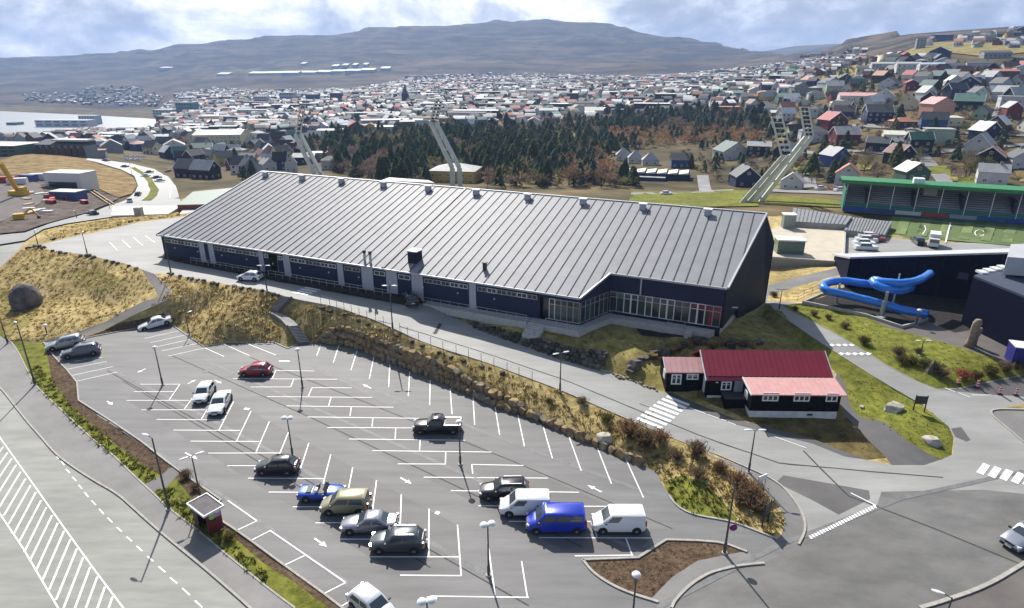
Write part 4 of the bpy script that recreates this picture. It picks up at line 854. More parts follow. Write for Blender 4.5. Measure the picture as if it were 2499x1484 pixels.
b = MB(); b.bar(mo((22.78, 64.8, 4.1)), mo((22.78, 68.4, 6.36)), .08, .22); b.bar(mo((37.82, 64.8, 4.1)), mo((37.82, 68.4, 6.36)), .08, .22); b.bar(mo((27.05, 61.7, 3.9)), mo((27.05, 64.95, 4.45)), .1, .2); b.build('bargeboard', M_frame, museum)
boards(27.3, 37.3, 62.1, 1.65, 4.0); mbx((27.32, 62.13, 0), (37.28, 65, 1.65), 'foundation', M_lime)
for xx in (27.3, 37.15): MB().prism([mo((xx, 62.25, 0))[:2], mo((xx + .15, 62.25, 0))[:2], mo((xx + .15, 65.1, 0))[:2], mo((xx, 65.1, 0))[:2]], .9, [3.2, 3.2, 3.75, 3.75]).build('wall', M_tar, museum)
# wing
boards(18.7, 23.0, 66.6, 1.6, 4.4); gable(18.6, 66.6, 70.2, 1.5, 4.3, 5.25, 68.4); mbx((18.7, 70.05, 1.5), (23, 70.2, 4.3), 'wall', M_tar); mbx((18.7, 66.7, .8), (23, 70.1, 1.58), 'foundation', M_lime)
slab(18.4, 23.05, 66.35, 4.35, 68.4, 5.4, M_redp); slab(18.4, 23.05, 70.45, 4.35, 68.4, 5.4, M_red); MB().bar(mo((18.38, 66.3, 4.3)), mo((18.38, 68.4, 5.36)), .08, .2).build('bargeboard', M_frame, museum)
mbx((24.9, 63.5, .2), (27.25, 65.15, 2.4), 'porch', M_tar); mbx((24.8, 63.4, 2.4), (27.28, 65.18, 2.5), 'porch_roof', M_seam)
def mwin(x0, x1, z0, z1, y, n=2, rows=1, parent=museum):
    f = MB(); t = .07
    for i in range(n + 1): xx = x0 + (x1 - x0) * i / n; f.b2(mo((xx - t, y - .07, z0)), mo((xx + t, y, z1)))
    for zz in [z0, z1]: f.b2(mo((x0 - t, y - .075, zz - t)), mo((x1 + t, y, zz + t)))
    f.b2(mo((x0, y - .06, z0 + (z1 - z0) * .62)), mo((x1, y - .01, z0 + (z1 - z0) * .62 + .05)))
    o = f.build('window', M_frame, parent)
    for i in range(n): a = x0 + (x1 - x0) * i / n + t; c = x0 + (x1 - x0) * (i + 1) / n - t; MB().b2(mo((a, y - .045, z0)), mo((c, y - .02, z1))).build('pane', M_dgl, o)
def onp(px, py, Y): p = atY(px, py, Y); return p[0], p[2]
for x0, x1, y0, y1, Y, n in [(1863, 1899, 959, 977, 62.0, 3), (1939, 1975, 959, 977, 62.0, 3), (2017, 2042, 959, 977, 62.0, 2), (1761, 1783, 932.5, 951, 65.1, 2), (1639, 1661, 916, 938, 66.5, 2), (1676, 1702, 915, 926, 66.5, 2)]:
    a, zt_ = onp(x0, y0, Y); c, _ = onp(x1, y0, Y); _, zb_ = onp(x0, y1, Y); mwin(a, c, zb_, zt_, Y + .04, n)
a, zt_ = onp(1792, 929, 65.1); c, zb_ = onp(1812, 957, 65.1); d_ = mbx((a, 65.05, zb_), (c, 65.16, zt_), 'door', mat('grey_door', (.28, .30, .32), .6))
for (y0, y1, z0, z1) in ((65.9, 66.7, 1.9, 3.9), (68.0, 68.7, 4.3, 5.2)): MB().b2(mo((23.02, y0, z0)), mo((23.1, y1, z1))).build('side_door' if z0 < 2 else 'gable_window', M_frame, museum)
MB().b2(mo((27.22, 63.2, 2.4)), mo((27.3, 64.2, 3.4))).build('side_window', M_frame, museum); MB().b2(mo((18.52, 67.3, 2.9)), mo((18.6, 68.2, 4.0))).build('gable_window', M_frame, museum)
for x in (24.0, 24.05): pass
MB().box(mo((24.2, 65.1, 3.7)), (.25, .15, .12)).build('wall_lamp', M_frame, museum); MB().b2(mo((33.9, 62.05, 1.1)), mo((34.5, 62.14, 1.35))).build('vent_grille', M_seam, museum)
# paving joints and repair strips in the tarmac
M_joint = mat('tarmac_joint', (.055, .053, .052), .9, var=.2, scale=2, world_=True); M_joint2 = mat('tarmac_worn_strip', (.15, .15, .147), .7, var=.2, scale=1, world_=True)
def joint(pxs, w, m, parent='parking_lot', off=.006):
    pts = polyw(pxs, 2.); mb = MB(); rings = []
    for i, p in enumerate(pts):
        a = pts[max(0, i - 1)]; b = pts[min(len(pts) - 1, i + 1)]; d = Vector((b[0] - a[0], b[1] - a[1], 0)).normalized(); n = Vector((-d.y, d.x, 0)) * w / 2
        rings.append([(p[0] + s * n.x, p[1] + s * n.y, gz(p[0] + s * n.x, p[1] + s * n.y) + off) for s in (-1, 1)])
    return mb.loft(rings, caps=False, closed=False).build('tarmac_joint', m, ZOBJ[parent])
for q, w, m in [([(262, 905), (430, 998), (800, 1200), (1290, 1478)], .12, M_joint), ([(205, 870), (420, 975), (640, 1090), (905, 1240), (1180, 1400)], .5, M_joint2), ([(420, 868), (760, 1020), (1100, 1180), (1420, 1335)], .12, M_joint), ([(500, 880), (800, 1010), (1150, 1165), (1560, 1345)], .45, M_joint2), ([(610, 872), (900, 985), (1250, 1125), (1640, 1290)], .12, M_joint), ([(700, 870), (1000, 985), (1300, 1100), (1600, 1210)], .5, M_joint2), ([(300, 930), (520, 1060), (900, 1290), (1050, 1385)], .1, M_joint), ([(240, 1010), (480, 1165), (800, 1390), (930, 1484)], .45, M_joint2)]: joint(q, w, m, off=.005 + .001 * len(q))
for q, w, m in [([(760, 745), (1037, 815), (1371, 925), (1700, 1060), (1900, 1130), (2300, 1165)], .14, M_joint), ([(1960, 1100), (2070, 1210), (2280, 1290), (2498, 1380)], .16, M_joint), ([(1600, 1484), (1900, 1330), (2200, 1215), (2498, 1150)], .5, M_joint2), ([(1560, 985), (1600, 1000), (1560, 1030)], .12, M_joint), ([(1075, 790), (1060, 815)], .5, M_joint)]: joint(q, w, m, 'access_road', .02)

# ------------------------------------------------------------------ vehicles
def paint(name, c, metal=.25, rough=.28): return mat('paint_' + name, c, rough, metal, coat=.8)
M_glass = mat('car_glass', (.045, .06, .065), .08, spec=1.0, coat=.5); M_tyre = mat('tyre_rubber', (.012, .012, .012), .9); M_rim = mat('alloy_rim', (.45, .45, .46), .35, metal=.7)
M_trim = mat('black_trim', (.015, .015, .016), .6); M_hl = mat('headlight_lens', (.65, .67, .7), .1, spec=1.0); M_tl = mat('tail_light_red', (.35, .012, .01), .2, coat=.6); M_plate = mat('number_plate', (.7, .7, .68), .5)
def _wheel():
    t = MB(); n = 16; prof = [(.10, -.11), (.30, -.11), (.335, -.07), (.335, .07), (.30, .11), (.10, .11)]
    rings = [[(r * math.cos(2 * math.pi * k / n), y, r * math.sin(2 * math.pi * k / n)) for r, y in prof] for k in range(n)]; rings.append(rings[0])
    t.loft(rings, caps=False); tm = t.mesh('tyre', M_tyre, sharp=40)
    r = MB(); r.tube((0, .095, 0), (0, .105, 0), .215, .20, n=14)
    for k in range(5): a = 2 * math.pi * k / 5; r.bar((0, .112, 0), (.2 * math.cos(a), .112, .2 * math.sin(a)), .05, .02)
    return tm, r.mesh('rim', M_rim)
WT, WR = _wheel()
CK = dict(  # L, W, H, windscreen base, roof front, roof rear, rear base, belt, nose height, doors
 hatch=(4.0, 1.70, 1.50, 1.05, .28, -1.35, -1.88, .95, .70, 2), sedan=(4.65, 1.76, 1.43, 1.02, .22, -.95, -1.72, .94, .70, 2), estate=(4.7, 1.78, 1.50, 1.1, .3, -1.85, -2.22, .96, .72, 3),
 suv=(4.35, 1.80, 1.64, 1.1, .35, -1.6, -2.05, 1.08, .84, 2), mpv=(4.2, 1.72, 1.78, 1.35, .55, -1.85, -2.02, 1.06, .80, 2), van=(4.4, 1.80, 1.86, 1.45, .72, -2.05, -2.16, 1.14, .84, 1),
 bus=(4.95, 1.92, 1.97, 1.75, 1.0, -2.3, -2.42, 1.18, .9, 3), pickup=(5.1, 1.80, 1.74, 1.15, .5, -.55, -.78, 1.06, .90, 1), roadster=(4.05, 1.72, 1.22, .62, .28, -.5, -1.0, .86, .64, 0), kombi=(4.5, 1.78, 1.56, 1.05, .35, -1.75, -2.12, 1.0, .76, 3))
CARM = {}
def carparts(kind):
    if kind in CARM: return CARM[kind]
    L, Wd, H, wb, rf, rr, rb, belt, nz, nd = CK[kind]; h = L / 2; w = Wd / 2; P = []
    st = [(h, .70, .30, nz - .22, nz - .16), (h - .08, .84, .24, nz - .06, nz + .0), (h - .45, .95, .20, nz + .06, nz + .12), (wb + .05, 1.0, .18, belt - .08, belt - .0), (0, 1.0, .18, belt - .03, belt), (rb * .6, 1.0, .18, belt, belt + .01)]
    tail = belt + .02 if kind != 'sedan' else .98
    st += [(-h + .35, .97, .2, tail - .02, tail + .02), (-h + .1, .92, .24, tail - .05, tail), (-h, .82, .32, tail - .22, tail - .16)]
    rings = []
    for x, k, zb, zs, zc in st:
        y = w * k; half = [(-y * .88, zb), (-y, zb + .14), (-y * 1.0, (zb + zs) / 2 + .06), (-y * .965, zs - .04), (-y * .86, zs + (zc - zs) * .5), (-y * .4, zc)]
        rings.append([(x, a, b) for a, b in half] + [(x, -a, b) for a, b in half[::-1]])
    body = MB().loft(rings); mb_body = body
    if kind == 'pickup':
        P.append(('load_bed', MB().b2((-h + .12, -w + .14, belt - .0), (rb - .12, w - .14, belt + .04)), M_trim))
        P.append(('bed_rail', MB().b2((-h + .05, -w + .04, belt), (rb, -w + .12, belt + .07)).b2((-h + .05, w - .12, belt), (rb, w - .04, belt + .07)).b2((-h + .04, -w + .08, belt), (-h + .1, w - .08, belt + .07)), M_rim))
    def ring(z, xf, xr, y, yr=None, n=0): yr = yr or y; return [(xf, -y * .9, z), (xf - .12, -y, z), (xr + .1, -yr, z), (xr, -yr * .88, z), (xr, yr * .88, z), (xr + .1, yr, z), (xf - .12, y, z), (xf, y * .9, z)]
    if kind != 'roadster':
        zt = H - .09; lean = .80 if kind not in ('van', 'bus', 'mpv') else .87
        R0_, R1_, R2_ = ring(belt - .06, wb, rb, w * .94), ring(zt, rf + .06, rr - .04, w * lean), ring(H, rf - .16, rr + .14, w * lean * .86)
        body.loft([R0_, R1_, R2_])
        def pan(a0, a1, b1, b0, o):     # glass slab over the quad, pushed out by o
            n = Vector(np.cross(np.array(a1) - a0, np.array(b0) - a0)).normalized()
            q = [Vector(p) for p in (a0, a1, b1, b0)]; c = sum(q, Vector()) / 4
            if n.dot(c - Vector((0, 0, H * .6))) < 0: n = -n
            return MB().add([tuple(p + n * o) for p in q] + [tuple(p - n * .03) for p in q], [(0, 1, 2, 3), (7, 6, 5, 4), (0, 4, 5, 1), (1, 5, 6, 2), (2, 6, 7, 3), (3, 7, 4, 0)])
        def lerp(a, b, t): return tuple(a[i] + (b[i] - a[i]) * t for i in range(3))
        def face(i, j, s0, s1, t0, t1, t0b=None):
            A = lerp(R0_[i], R0_[j], s0); B = lerp(R0_[i], R0_[j], s1); C_ = lerp(R1_[i], R1_[j], s1); D = lerp(R1_[i], R1_[j], s0)
            return lerp(A, D, t0), lerp(B, C_, t0), lerp(B, C_, t1), lerp(A, D, t1)
        P.append(('windscreen', pan(*face(0, 7, .05, .95, .14, .93), .012), M_glass))
        if kind != 'van': P.append(('rear_window', pan(*face(3, 4, .08, .92, .2, .88), .012), M_glass))
        cut = {0: [], 1: [(.06, .94)], 2: [(.06, .46), (.50, .92)], 3: [(.05, .34), (.37, .66), (.69, .94)]}[nd]
        if kind == 'van': cut = [(.05, .34)]
        for s, e in cut:
            for i, j in ((1, 2), (6, 5)): P.append(('side_window', pan(*face(i, j, s, e, .16, .86), .010), M_glass))
        if kind in ('kombi', 'suv'):
            P.append(('roof_rail', MB().bar((rf - .3, -w * .62, H + .04), (rr + .2, -w * .62, H + .04), .05, .05).bar((rf - .3, w * .62, H + .04), (rr + .2, w * .62, H + .04), .05, .05), M_rim))
    else:
        P.append(('windscreen', MB().add([(wb, -w * .8, belt - .02), (wb, w * .8, belt - .02), (rf, w * .68, H), (rf, -w * .68, H), (wb - .03, -w * .8, belt - .02), (wb - .03, w * .8, belt - .02), (rf - .03, w * .68, H), (rf - .03, -w * .68, H)], [(0, 1, 2, 3), (7, 6, 5, 4), (0, 3, 7, 4), (1, 5, 6, 2), (2, 6, 7, 3)]), M_glass))
        P.append(('cockpit', MB().b2((-.75, -w * .74, belt - .1), (.5, w * .74, belt + .025)), M_trim)); P.append(('seat', MB().box((-.35, -.36, belt + .1), (.25, .45, .4)), M_plate)); P.append(('seat', MB().box((-.35, .36, belt + .1), (.25, .45, .4)), M_trim))
        P.append(('folded_top', MB().box((-1.05, 0, belt + .05), (.5, w * 1.5, .12), taper=.85), M_trim))
    b = body.mesh('body', M_plate, sharp=38)
    hz = nz - .08
    for s in (-1, 1):
        P.append(('headlight', MB().box((h - .16, s * w * .68, hz), (.26, w * .36, .15), rz=-s * .45), M_hl)); P.append(('tail_light', MB().box((-h + .06, s * w * .78, belt - .16), (.16, w * .22, .26 if kind not in ('van', 'bus', 'mpv') else .5), rz=s * .2), M_tl))
        P.append(('wing_mirror', MB().box((wb - .28, s * (w + .06), belt + .03), (.14, .2, .13)), M_trim))
    P.append(('bumper', MB().box((h - .05, 0, .34), (.16, w * 1.45, .2)), M_trim)); P.append(('bumper', MB().box((-h + .06, 0, .36), (.16, w * 1.6, .2)), M_trim)); P.append(('grille', MB().box((h - .04, 0, nz - .12), (.1, w * .8, .14)), M_trim))
    P.append(('number_plate', MB().box((-h - .01, 0, .58 if kind != 'sedan' else .66), (.05, .5, .12)), M_plate)); P.append(('number_plate', MB().box((h + .045, 0, .38), (.03, .5, .11)), M_plate))
    P.append(('sill', MB().b2((-h + 1.15, -w - .005, .17), (h - 1.2, w + .005, .27)), M_trim))
    ax, rx = h - .82, -h + .80
    for x in (ax, rx): P.append(('wheel_arch', MB().tube((x, -w - .008, .36), (x, w + .008, .36), .39, n=16), M_trim))
    CARM[kind] = (b, [(n, m.mesh(n, mm, sharp=40), mm) for n, m, mm in P], (ax, rx, w)); return CARM[kind]
def car(kind, pnt, label, cat, front, rear, group=None, side=0, name='parked_car', steer=0):
    """front / rear: ground pixels of the near lower edge of the body (side=1 shifts to the middle line)"""
    body, P, (ax, rx, w) = carparts(kind); a = Vector(G(*front)); b = Vector(G(*rear)); d = a - b; d.z = 0; d.normalize(); c = (a + b) / 2
    nrm = Vector((-d.y, d.x, 0))
    if side: c += nrm * (w * (1 if nrm.y > 0 else -1)) * side
    z = gz(c.x, c.y); t = thing(name, label, cat, (c.x, c.y, z + .012), math.atan2(d.y, d.x), group)
    L = CK[kind][0] / 2; zf = gz(c.x + d.x * L, c.y + d.y * L); zr = gz(c.x - d.x * L, c.y - d.y * L); t.rotation_euler = (0, -math.atan2(zf - zr, 2 * L), t.rotation_euler.z)
    inst('body', body, t, m=pnt)
    t.scale = (1.06, 1.06, 1.07)
    for n, me, mm in P: inst(n, me, t)
    for x in (ax, rx):
        for s in (-1, 1):
            k = 1.0; wh = inst('wheel', WT, t, (x, s * (w - .075), .335), sc=None, rz=0 if s > 0 else math.pi)
            inst('rim', WR, wh)
    return t
white = paint('white', (.74, .75, .76), 0, .3); silver = paint('silver', (.40, .42, .45), .7, .32); grey = paint('grey', (.13, .145, .165), .6, .3); black = paint('black', (.012, .013, .018), .2, .22)
GP = 'cars parked in the lot'
car('kombi', silver, 'pale silver estate car parked at the top left corner of the lot', 'car', (114, 861), (206, 844), GP, .9)
car('kombi', grey, 'grey estate car parked beside the pale one at the left edge of the lot', 'car', (153, 881), (243, 867), GP, .9)
car('sedan', white, 'white saloon car nosed into the top bay below the grass bank', 'car', (342, 808), (421, 794), GP, .9)
car('hatch', paint('red', (.30, .01, .025), .2), 'bright red hatchback in the upper middle of the lot', 'car', (574, 920), (666, 919), GP, .9)
car('hatch', white, 'white hatchback facing the camera, the one with dark side glass left of its twin', 'car', (486, 990), (514, 948), GP, 0)
car('sedan', white, 'white car facing the camera close to a lamp, the right one of the pair', 'car', (525, 1018), (551, 970), GP, 0)
car('hatch', black, 'black hatchback with tinted glass parked below the lamp post', 'car', (617, 1160), (726, 1160), GP, .9)
car('roadster', paint('roadster_blue', (.01, .07, .42), .3), 'blue open roadster with its top folded down', 'car', (834, 1224), (730, 1227), GP, .9)
car('mpv', paint('beige', (.34, .31, .18), .3), 'pale khaki high roof family car with brown rear glass', 'car', (788, 1258), (892, 1257), GP, .9)
car('sedan', paint('mid_silver', (.30, .30, .34), .6), 'silver grey saloon between the khaki car and the dark grey hatchback', 'car', (833, 1306), (964, 1303), GP, .9)
car('suv', paint('graphite', (.085, .095, .105), .5), 'dark grey compact hatchback with red lights at the end of the near row', 'car', (907, 1352), (1029, 1351), GP, .9)
car('pickup', black, 'black pickup truck with open load bed', 'pickup truck', (1007, 1060), (1124, 1060), GP, .9, 'pickup_truck')
car('kombi', paint('deep_black', (.014, .012, .018), .3), 'black estate car with silver roof rails beside the white van', 'car', (1173, 1222), (1288, 1220), GP, .9)
car('van', white, 'white panel van partly behind the blue van', 'van', (1223, 1262), (1339, 1262), GP, .9, 'panel_van')
car('bus', paint('van_blue', (.008, .035, .42), .1), 'bright blue passenger van with tinted side windows', 'van', (1288, 1303), (1426, 1303), GP, .9, 'passenger_van')
car('van', paint('white2', (.80, .80, .80), 0, .3), 'white panel van at the right end of the row by the soil island', 'van', (1447, 1303), (1574, 1303), GP, .9, 'panel_van')
car('hatch', paint('pearl', (.62, .62, .66), .2), 'pale small car cut by the bottom edge of the picture', 'car', (966, 1536), (858, 1452), GP, 0)
car('hatch', white, 'white hatchback driving along the access road below the hall', 'car', (580, 686), (631, 688), None, .9, 'moving_car')
car('suv', black, 'dark off road car parked by the hall entrance ramp seen from behind', 'car', (993, 731), (1010, 757), None, 0)
car('kombi', silver, 'silver car crossing the wide junction at the right edge', 'car', (2444, 1352), (2566, 1302), None, .2, 'moving_car')
# ------------------------------------------------------------------ lamp posts
M_pole = mat('lamp_pole', (.10, .10, .10), .5, metal=.5); M_lh = mat('lamp_head_white', (.72, .73, .73), .35)
LPN = {}
def headmesh(kind):
    if kind in LPN: return LPN[kind]
    mb = MB(); n = 12
    if kind == 'dome':
        rings = [[(r * math.cos(2 * math.pi * k / n), r * math.sin(2 * math.pi * k / n), z) for k in range(n)] for r, z in ((.12, -.14), (.30, -.10), (.34, -.02), (.26, .10), (.10, .16))]
        mb.loft(rings)
    else:
        rings = []
        for x, y, z0, z1 in ((0, .06, -.04, .04), (.15, .13, -.06, .06), (.45, .16, -.07, .07), (.7, .12, -.05, .05), (.8, .05, -.02, .02)):
            rings.append([(x, y * math.cos(2 * math.pi * k / 8), (z0 + z1) / 2 + (z1 - z0) / 2 * math.sin(2 * math.pi * k / 8)) for k in range(8)])
        mb.loft(rings)
    LPN[kind] = mb.mesh('lamp_head', M_lh, sharp=50); return LPN[kind]
def lamp(base, ytop, kind, label, group, az=0., h=None, z=None):
    w = Vector(at(*base, z)) if z is not None else Vector(G(*base)); h = h or hgt(w, ytop)
    t = thing('street_lamp', label, 'lamp post', tuple(w), az, group); p = MB(); r = .055 + .006 * h
    p.tube((0, 0, -.3), (0, 0, 1.1), r * 1.5, r * 1.4, n=8).tube((0, 0, 1.1), (0, 0, h - .1), r, r * .6, n=8); p.build('post', M_pole, t, sharp=40)
    MB().tube((0, 0, -.05), (0, 0, .12), .24, n=10).build('base', M_conc, t)
    if kind == 'single': MB().tube((0, 0, h - .15), (.5, 0, h), .04, .035, n=6).build('arm', M_pole, t); inst('lamp_head', headmesh('long'), t, (.45, 0, h))
    elif kind == 'twin':
        for s in (0, math.pi): MB().tube((0, 0, h - .1), (.3 * math.cos(s), .3 * math.sin(s), h), .035, n=6).build('arm', M_pole, t); inst('lamp_head', headmesh('long'), t, (.28 * math.cos(s), .28 * math.sin(s), h), s)
    else:
        MB().tube((0, 0, h - .12), (0, 0, h + .02), .08, n=6).build('arm', M_pole, t)
        for s in (0, 1): inst('lamp_head', headmesh('dome'), t, ((s - .5) * (.62 if kind == 'dome2' else 0), 0, h + .02)) if (kind == 'dome2' or s == 0) else None
    return t
GL, GR, GA = 'lamps standing in the parking lot', 'lamp posts along the main road', 'lamp posts along the access road'
for b, y, k, l, g, az in [((86, 939), 790, 'single', 'road lamp post at the far left on the verge by the big boulder', GR, 2.4), ((19, 838), 754, 'single', 'road lamp post cut by the left edge of the picture', GR, 2.4), ((412, 1243), 1066, 'single', 'tall road lamp post on the verge just above the red shelter', GR, 2.7),
 ((489, 1214), 1112, 'twin', 'lamp post in the soil strip behind the red bus shelter', GL, .7), ((397, 940), 848, 'dome', 'lamp post at the corner of the left stalls', GL, 0), ((738, 945), 853, 'dome', 'lamp post between the red car and the boulder wall', GL, 0), ((714, 1113), 1020, 'dome2', 'lamp post rising behind the black hatchback', GL, 0),
 ((1123, 1134), 1029, 'dome', 'lamp post right behind the black pickup truck', GL, 0), ((1192, 1404), 1279, 'dome2', 'lamp post standing alone in the lower middle of the lot', GL, 0.3), ((1542, 1520), 1402, 'dome', 'lamp post whose head shows against the soil island', GL, 0), ((1050, 1610), 1466, 'dome2', 'lamp post head showing at the bottom edge of the picture', GL, 0.2),
 ((417, 666), 574, 'twin', 'lamp post at the left corner of the hall', GA, 0), ((652, 712), 648, 'twin', 'lamp post on the bank just right of the white car on the access road', GA, 0), ((958, 804), 697, 'twin', 'twin headed lamp post by the wire fence below the hall flues', GA, 0), ((1366, 955), 861, 'twin', 'twin headed lamp post on the bank below the hall terrace', GA, .4), ((1826, 1153), 1049, 'twin', 'twin headed lamp post by the give way junction', GA, 0),
 ((213, 620), 568, 'single', 'lamp post on the mound beside the upper lot', GA, 2), ((93, 598), 562, 'single', 'short lamp post at the left tip of the upper lot', GA, 2), ((462, 817), 765, 'single', 'thin lamp post on the grass bank above the top left stalls', GL, 1.2), ((115, 815), 794, 'dome', 'low path lamp on the straw grass above the parked estate cars', 'path lamps', 0),
 ((2234, 795), 757, 'dome', 'low lamp by the end of the blue slide', 'path lamps', 0), ((2244, 868), 831, 'twin', 'twin headed lamp among the shrubs by the plaza', 'path lamps', 0), ((2365, 783), 728, 'dome', 'dark lamp post in front of the pool entrance', 'path lamps', 0), ((1900, 757), 706, 'twin', 'lamp post beside the lane at the back corner of the hall', GA, 0),
 ((2290, 1560), 1456, 'single', 'lamp head showing at the bottom right edge', GA, 2.6), ((323, 431), 398, 'single', 'lamp post on the bend of the distant dual road', 'lamps on the distant road', 2.5), ((268, 512), 488, 'single', 'lamp post on the distant road by the flat white roof', 'lamps on the distant road', 2.5), ((188, 535), 515, 'single', 'lamp post with red top near the excavated slope', 'lamps on the distant road', 2.5)]:
    lamp(b, y, k, l, g, az)
t = lamp((1767, 1350), 1174, 'none0', 'tall bare post carrying a round no stopping sign at the soil island', None, 0); t.name = 'sign_post'; t['category'] = 'sign post'
p = Vector(G(1767, 1350)); hh = hgt(p, 1287)
s_ = MB().tube((.42, -.05, hh), (.42, -.02, hh), .33, n=20).tube((.42, -.06, hh), (.42, -.045, hh), .25, n=20, mi=1); s_.bar((.2, -.07, hh - .2), (.62, -.07, hh + .2), .02, .07, 0); s_.build('round_sign', [mat('sign_red', (.38, .02, .04), .5), mat('sign_blue', (.05, .03, .25), .5)], t)
for o in list(t.children):
    if o.name.startswith('lamp_head') or o.name.startswith('arm'): bpy.data.objects.remove(o)
# ------------------------------------------------------------------ wire fence along the access road
fp = [(938 + 0, 778), (956, 786), (976, 792), (995, 824 - 26), (1022, 812), (1051, 845 - 20), (1081, 855 - 18), (1113, 871 - 18), (1143, 876 - 7), (1174, 886 - 4), (1205, 899 - 4), (1237, 910 - 2), (1266, 918), (1298, 929)]
fz = [(783, 731 + 5), (805, 744), (822, 749.5), (840, 755), (858, 760), (877, 768), (896, 775), (917, 782), (936, 789)] + [(958, 797), (976, 806), (995, 816), (1022, 829), (1051, 841), (1081, 852), (1113, 862), (1143, 872), (1174, 882), (1205, 893), (1237, 905), (1266, 916), (1298, 928)]
w0 = G(*fz[0]); fe = thing('wire_fence', 'thin wire fence on dark posts along the top of the boulder bank', 'fence', w0); pp = []
for p in fz:
    w = G(p[0], p[1] + 3); l = (w[0] - w0[0], w[1] - w0[1], w[2] - w0[2]); pp.append(l); MB().tube((0, 0, -.2), (0, 0, 1.35), .035, n=5).build('fence_post', M_pole, fe, loc=l)
for h_ in (.5, .9, 1.3):
    m_ = MB()
    for a, b in zip(pp, pp[1:]): m_.bar((a[0], a[1], a[2] + h_), (b[0], b[1], b[2] + h_), .012, .012)
    m_.build('wire', M_pole, fe)
# dark stones lining the road edges
M_darkstone = M_rockd[0]
def stonerow(pts, n, lab, grp, smin=.25, smax=.5, seed=1):
    r = random.Random(seed); w = resample([tuple(G(*p)) for p in pts], .5); 
    for i in range(n):
        q = w[int((i + .5 + r.uniform(-.3, .3)) / n * (len(w) - 1))]; s = r.uniform(smin, smax)
        o = inst('edge_stone', r.choice(ROCKM), None, (q.x, q.y, gz(q.x, q.y) + s * .25), m=r.choice(M_rockd), sc=(s * 1.3, s, s * .8), rz=r.uniform(0, 6)); tag(o, lab, 'stone', grp)
stonerow([(66, 607), (97, 603), (134, 616), (215, 626), (258, 637), (309, 648), (340, 659)], 16, 'small dark stone in the row along the edge of the upper parking lot', 'stones edging the upper lot', .35, .65, 3)
stonerow([(406, 668), (450, 677), (500, 688), (567, 700), (640, 711), (690, 724)], 17, 'small dark stone in the row between access road and straw grass bank', 'stones edging the access road', .3, .55, 4)
stonerow([(121, 588), (201, 569), (268, 556), (349, 537), (456, 525)], 13, 'small dark stone on the far edge of the upper parking lot', 'stones on the far edge of the upper lot', .3, .6, 5)
stonerow([(770, 747), (830, 764), (900, 795), (980, 825), (1060, 858), (1250, 925)], 14, 'small brown stone poking out of the grass above the boulder wall', 'stones above the boulder wall', .3, .5, 6)
# ------------------------------------------------------------------ bus shelter
A, B, Cc = Vector(at(512, 1307, .1)), Vector(at(534, 1300, .1)), Vector(at(477, 1279, .1)); e1 = (A - Cc); LN = e1.length; e1.normalize(); dp = max(1.3, (B - A).length)
sh = thing('bus_shelter', 'dark red bus shelter with a flat grey roof and posters on its end wall', 'bus shelter', tuple(Cc), math.atan2(e1.y, e1.x)); hs = hgt(A, 1258)
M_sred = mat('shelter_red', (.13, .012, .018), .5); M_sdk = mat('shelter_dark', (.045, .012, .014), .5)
mb = MB(); mb.b2((-.15, -.2, hs - .02), (LN + .15, dp + .2, hs + .12)).build('roof', mat('shelter_roof', (.10, .09, .095), .8, var=.2, scale=2), sh)
mb = MB(); [mb.b2(*q) for q in (((-.25, -.3, hs), (LN + .25, -.2, hs + .2)), ((-.25, dp + .2, hs), (LN + .25, dp + .3, hs + .2)), ((-.25, -.2, hs), (-.15, dp + .2, hs + .2)), ((LN + .15, -.2, hs), (LN + .25, dp + .2, hs + .2)))]; mb.build('roof_rim', M_frame, sh)
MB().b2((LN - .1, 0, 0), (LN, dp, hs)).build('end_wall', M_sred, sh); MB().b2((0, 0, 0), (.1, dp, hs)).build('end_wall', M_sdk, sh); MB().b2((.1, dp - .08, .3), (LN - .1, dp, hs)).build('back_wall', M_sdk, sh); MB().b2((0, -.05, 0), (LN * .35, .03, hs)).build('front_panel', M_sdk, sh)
MB().b2((.3, dp - .6, .42), (LN - .4, dp - .2, .48)).build('bench', M_sdk, sh)
MB().b2((LN, .25, .95 + .3), (LN + .03, dp * .52, 2.0 + .1)).build('poster', mat('poster_dark', (.012, .03, .012), .4), sh)
MB().tube((LN + .03, dp * .37, 1.75), (LN + .045, dp * .37, 1.75), .3, n=18).build('poster_disc', mat('poster_green', (.35, .48, .16), .5), sh)
MB().b2((LN, dp * .58, 1.45), (LN + .03, dp * .95, 2.25)).build('poster', mat('poster_purple', (.42, .25, .45), .5), sh); MB().b2((LN + .03, dp * .63, 1.85), (LN + .04, dp * .9, 2.05)).build('poster_print', M_frame, sh)
# ------------------------------------------------------------------ small signs, barriers
def board(base, w, h, leg, label, name='notice_board', m=None, az=0., cat='sign'):
    g = G(*base); t = thing(name, label, cat, g, az); MB().b2((-w / 2, -.04, leg), (w / 2, .04, leg + h)).build('panel', m or mat('board_dark', (.03, .035, .04), .4), t)
    for s in (-1, 1): MB().b2((s * w / 2 - .05, -.05, -.2), (s * w / 2 + .05, .05, leg + h + .1)).build('leg', M_trim, t)
    return t
board((2241, 1002), 1.25, 1.0, .9, 'dark information board on two posts at the edge of the green lawn', az=-.1); board((1866, 1279), 1.0, 1.3, 1.0, 'dark notice board on posts at the tip of the straw bank', az=.7)
g = G(1855, 1200); o = MB().tube((0, 0, 0), (0, 0, 1.9), .04, n=6).b2((-.55, -.06, 1.3), (.55, .06, 1.9)).build('road_sign', M_lh, loc=g, rz=.5); tag(o, 'white road sign seen from its back among the brown shrubs', 'sign')
M_cone = mat('barrier_red', (.55, .05, .02), .5)
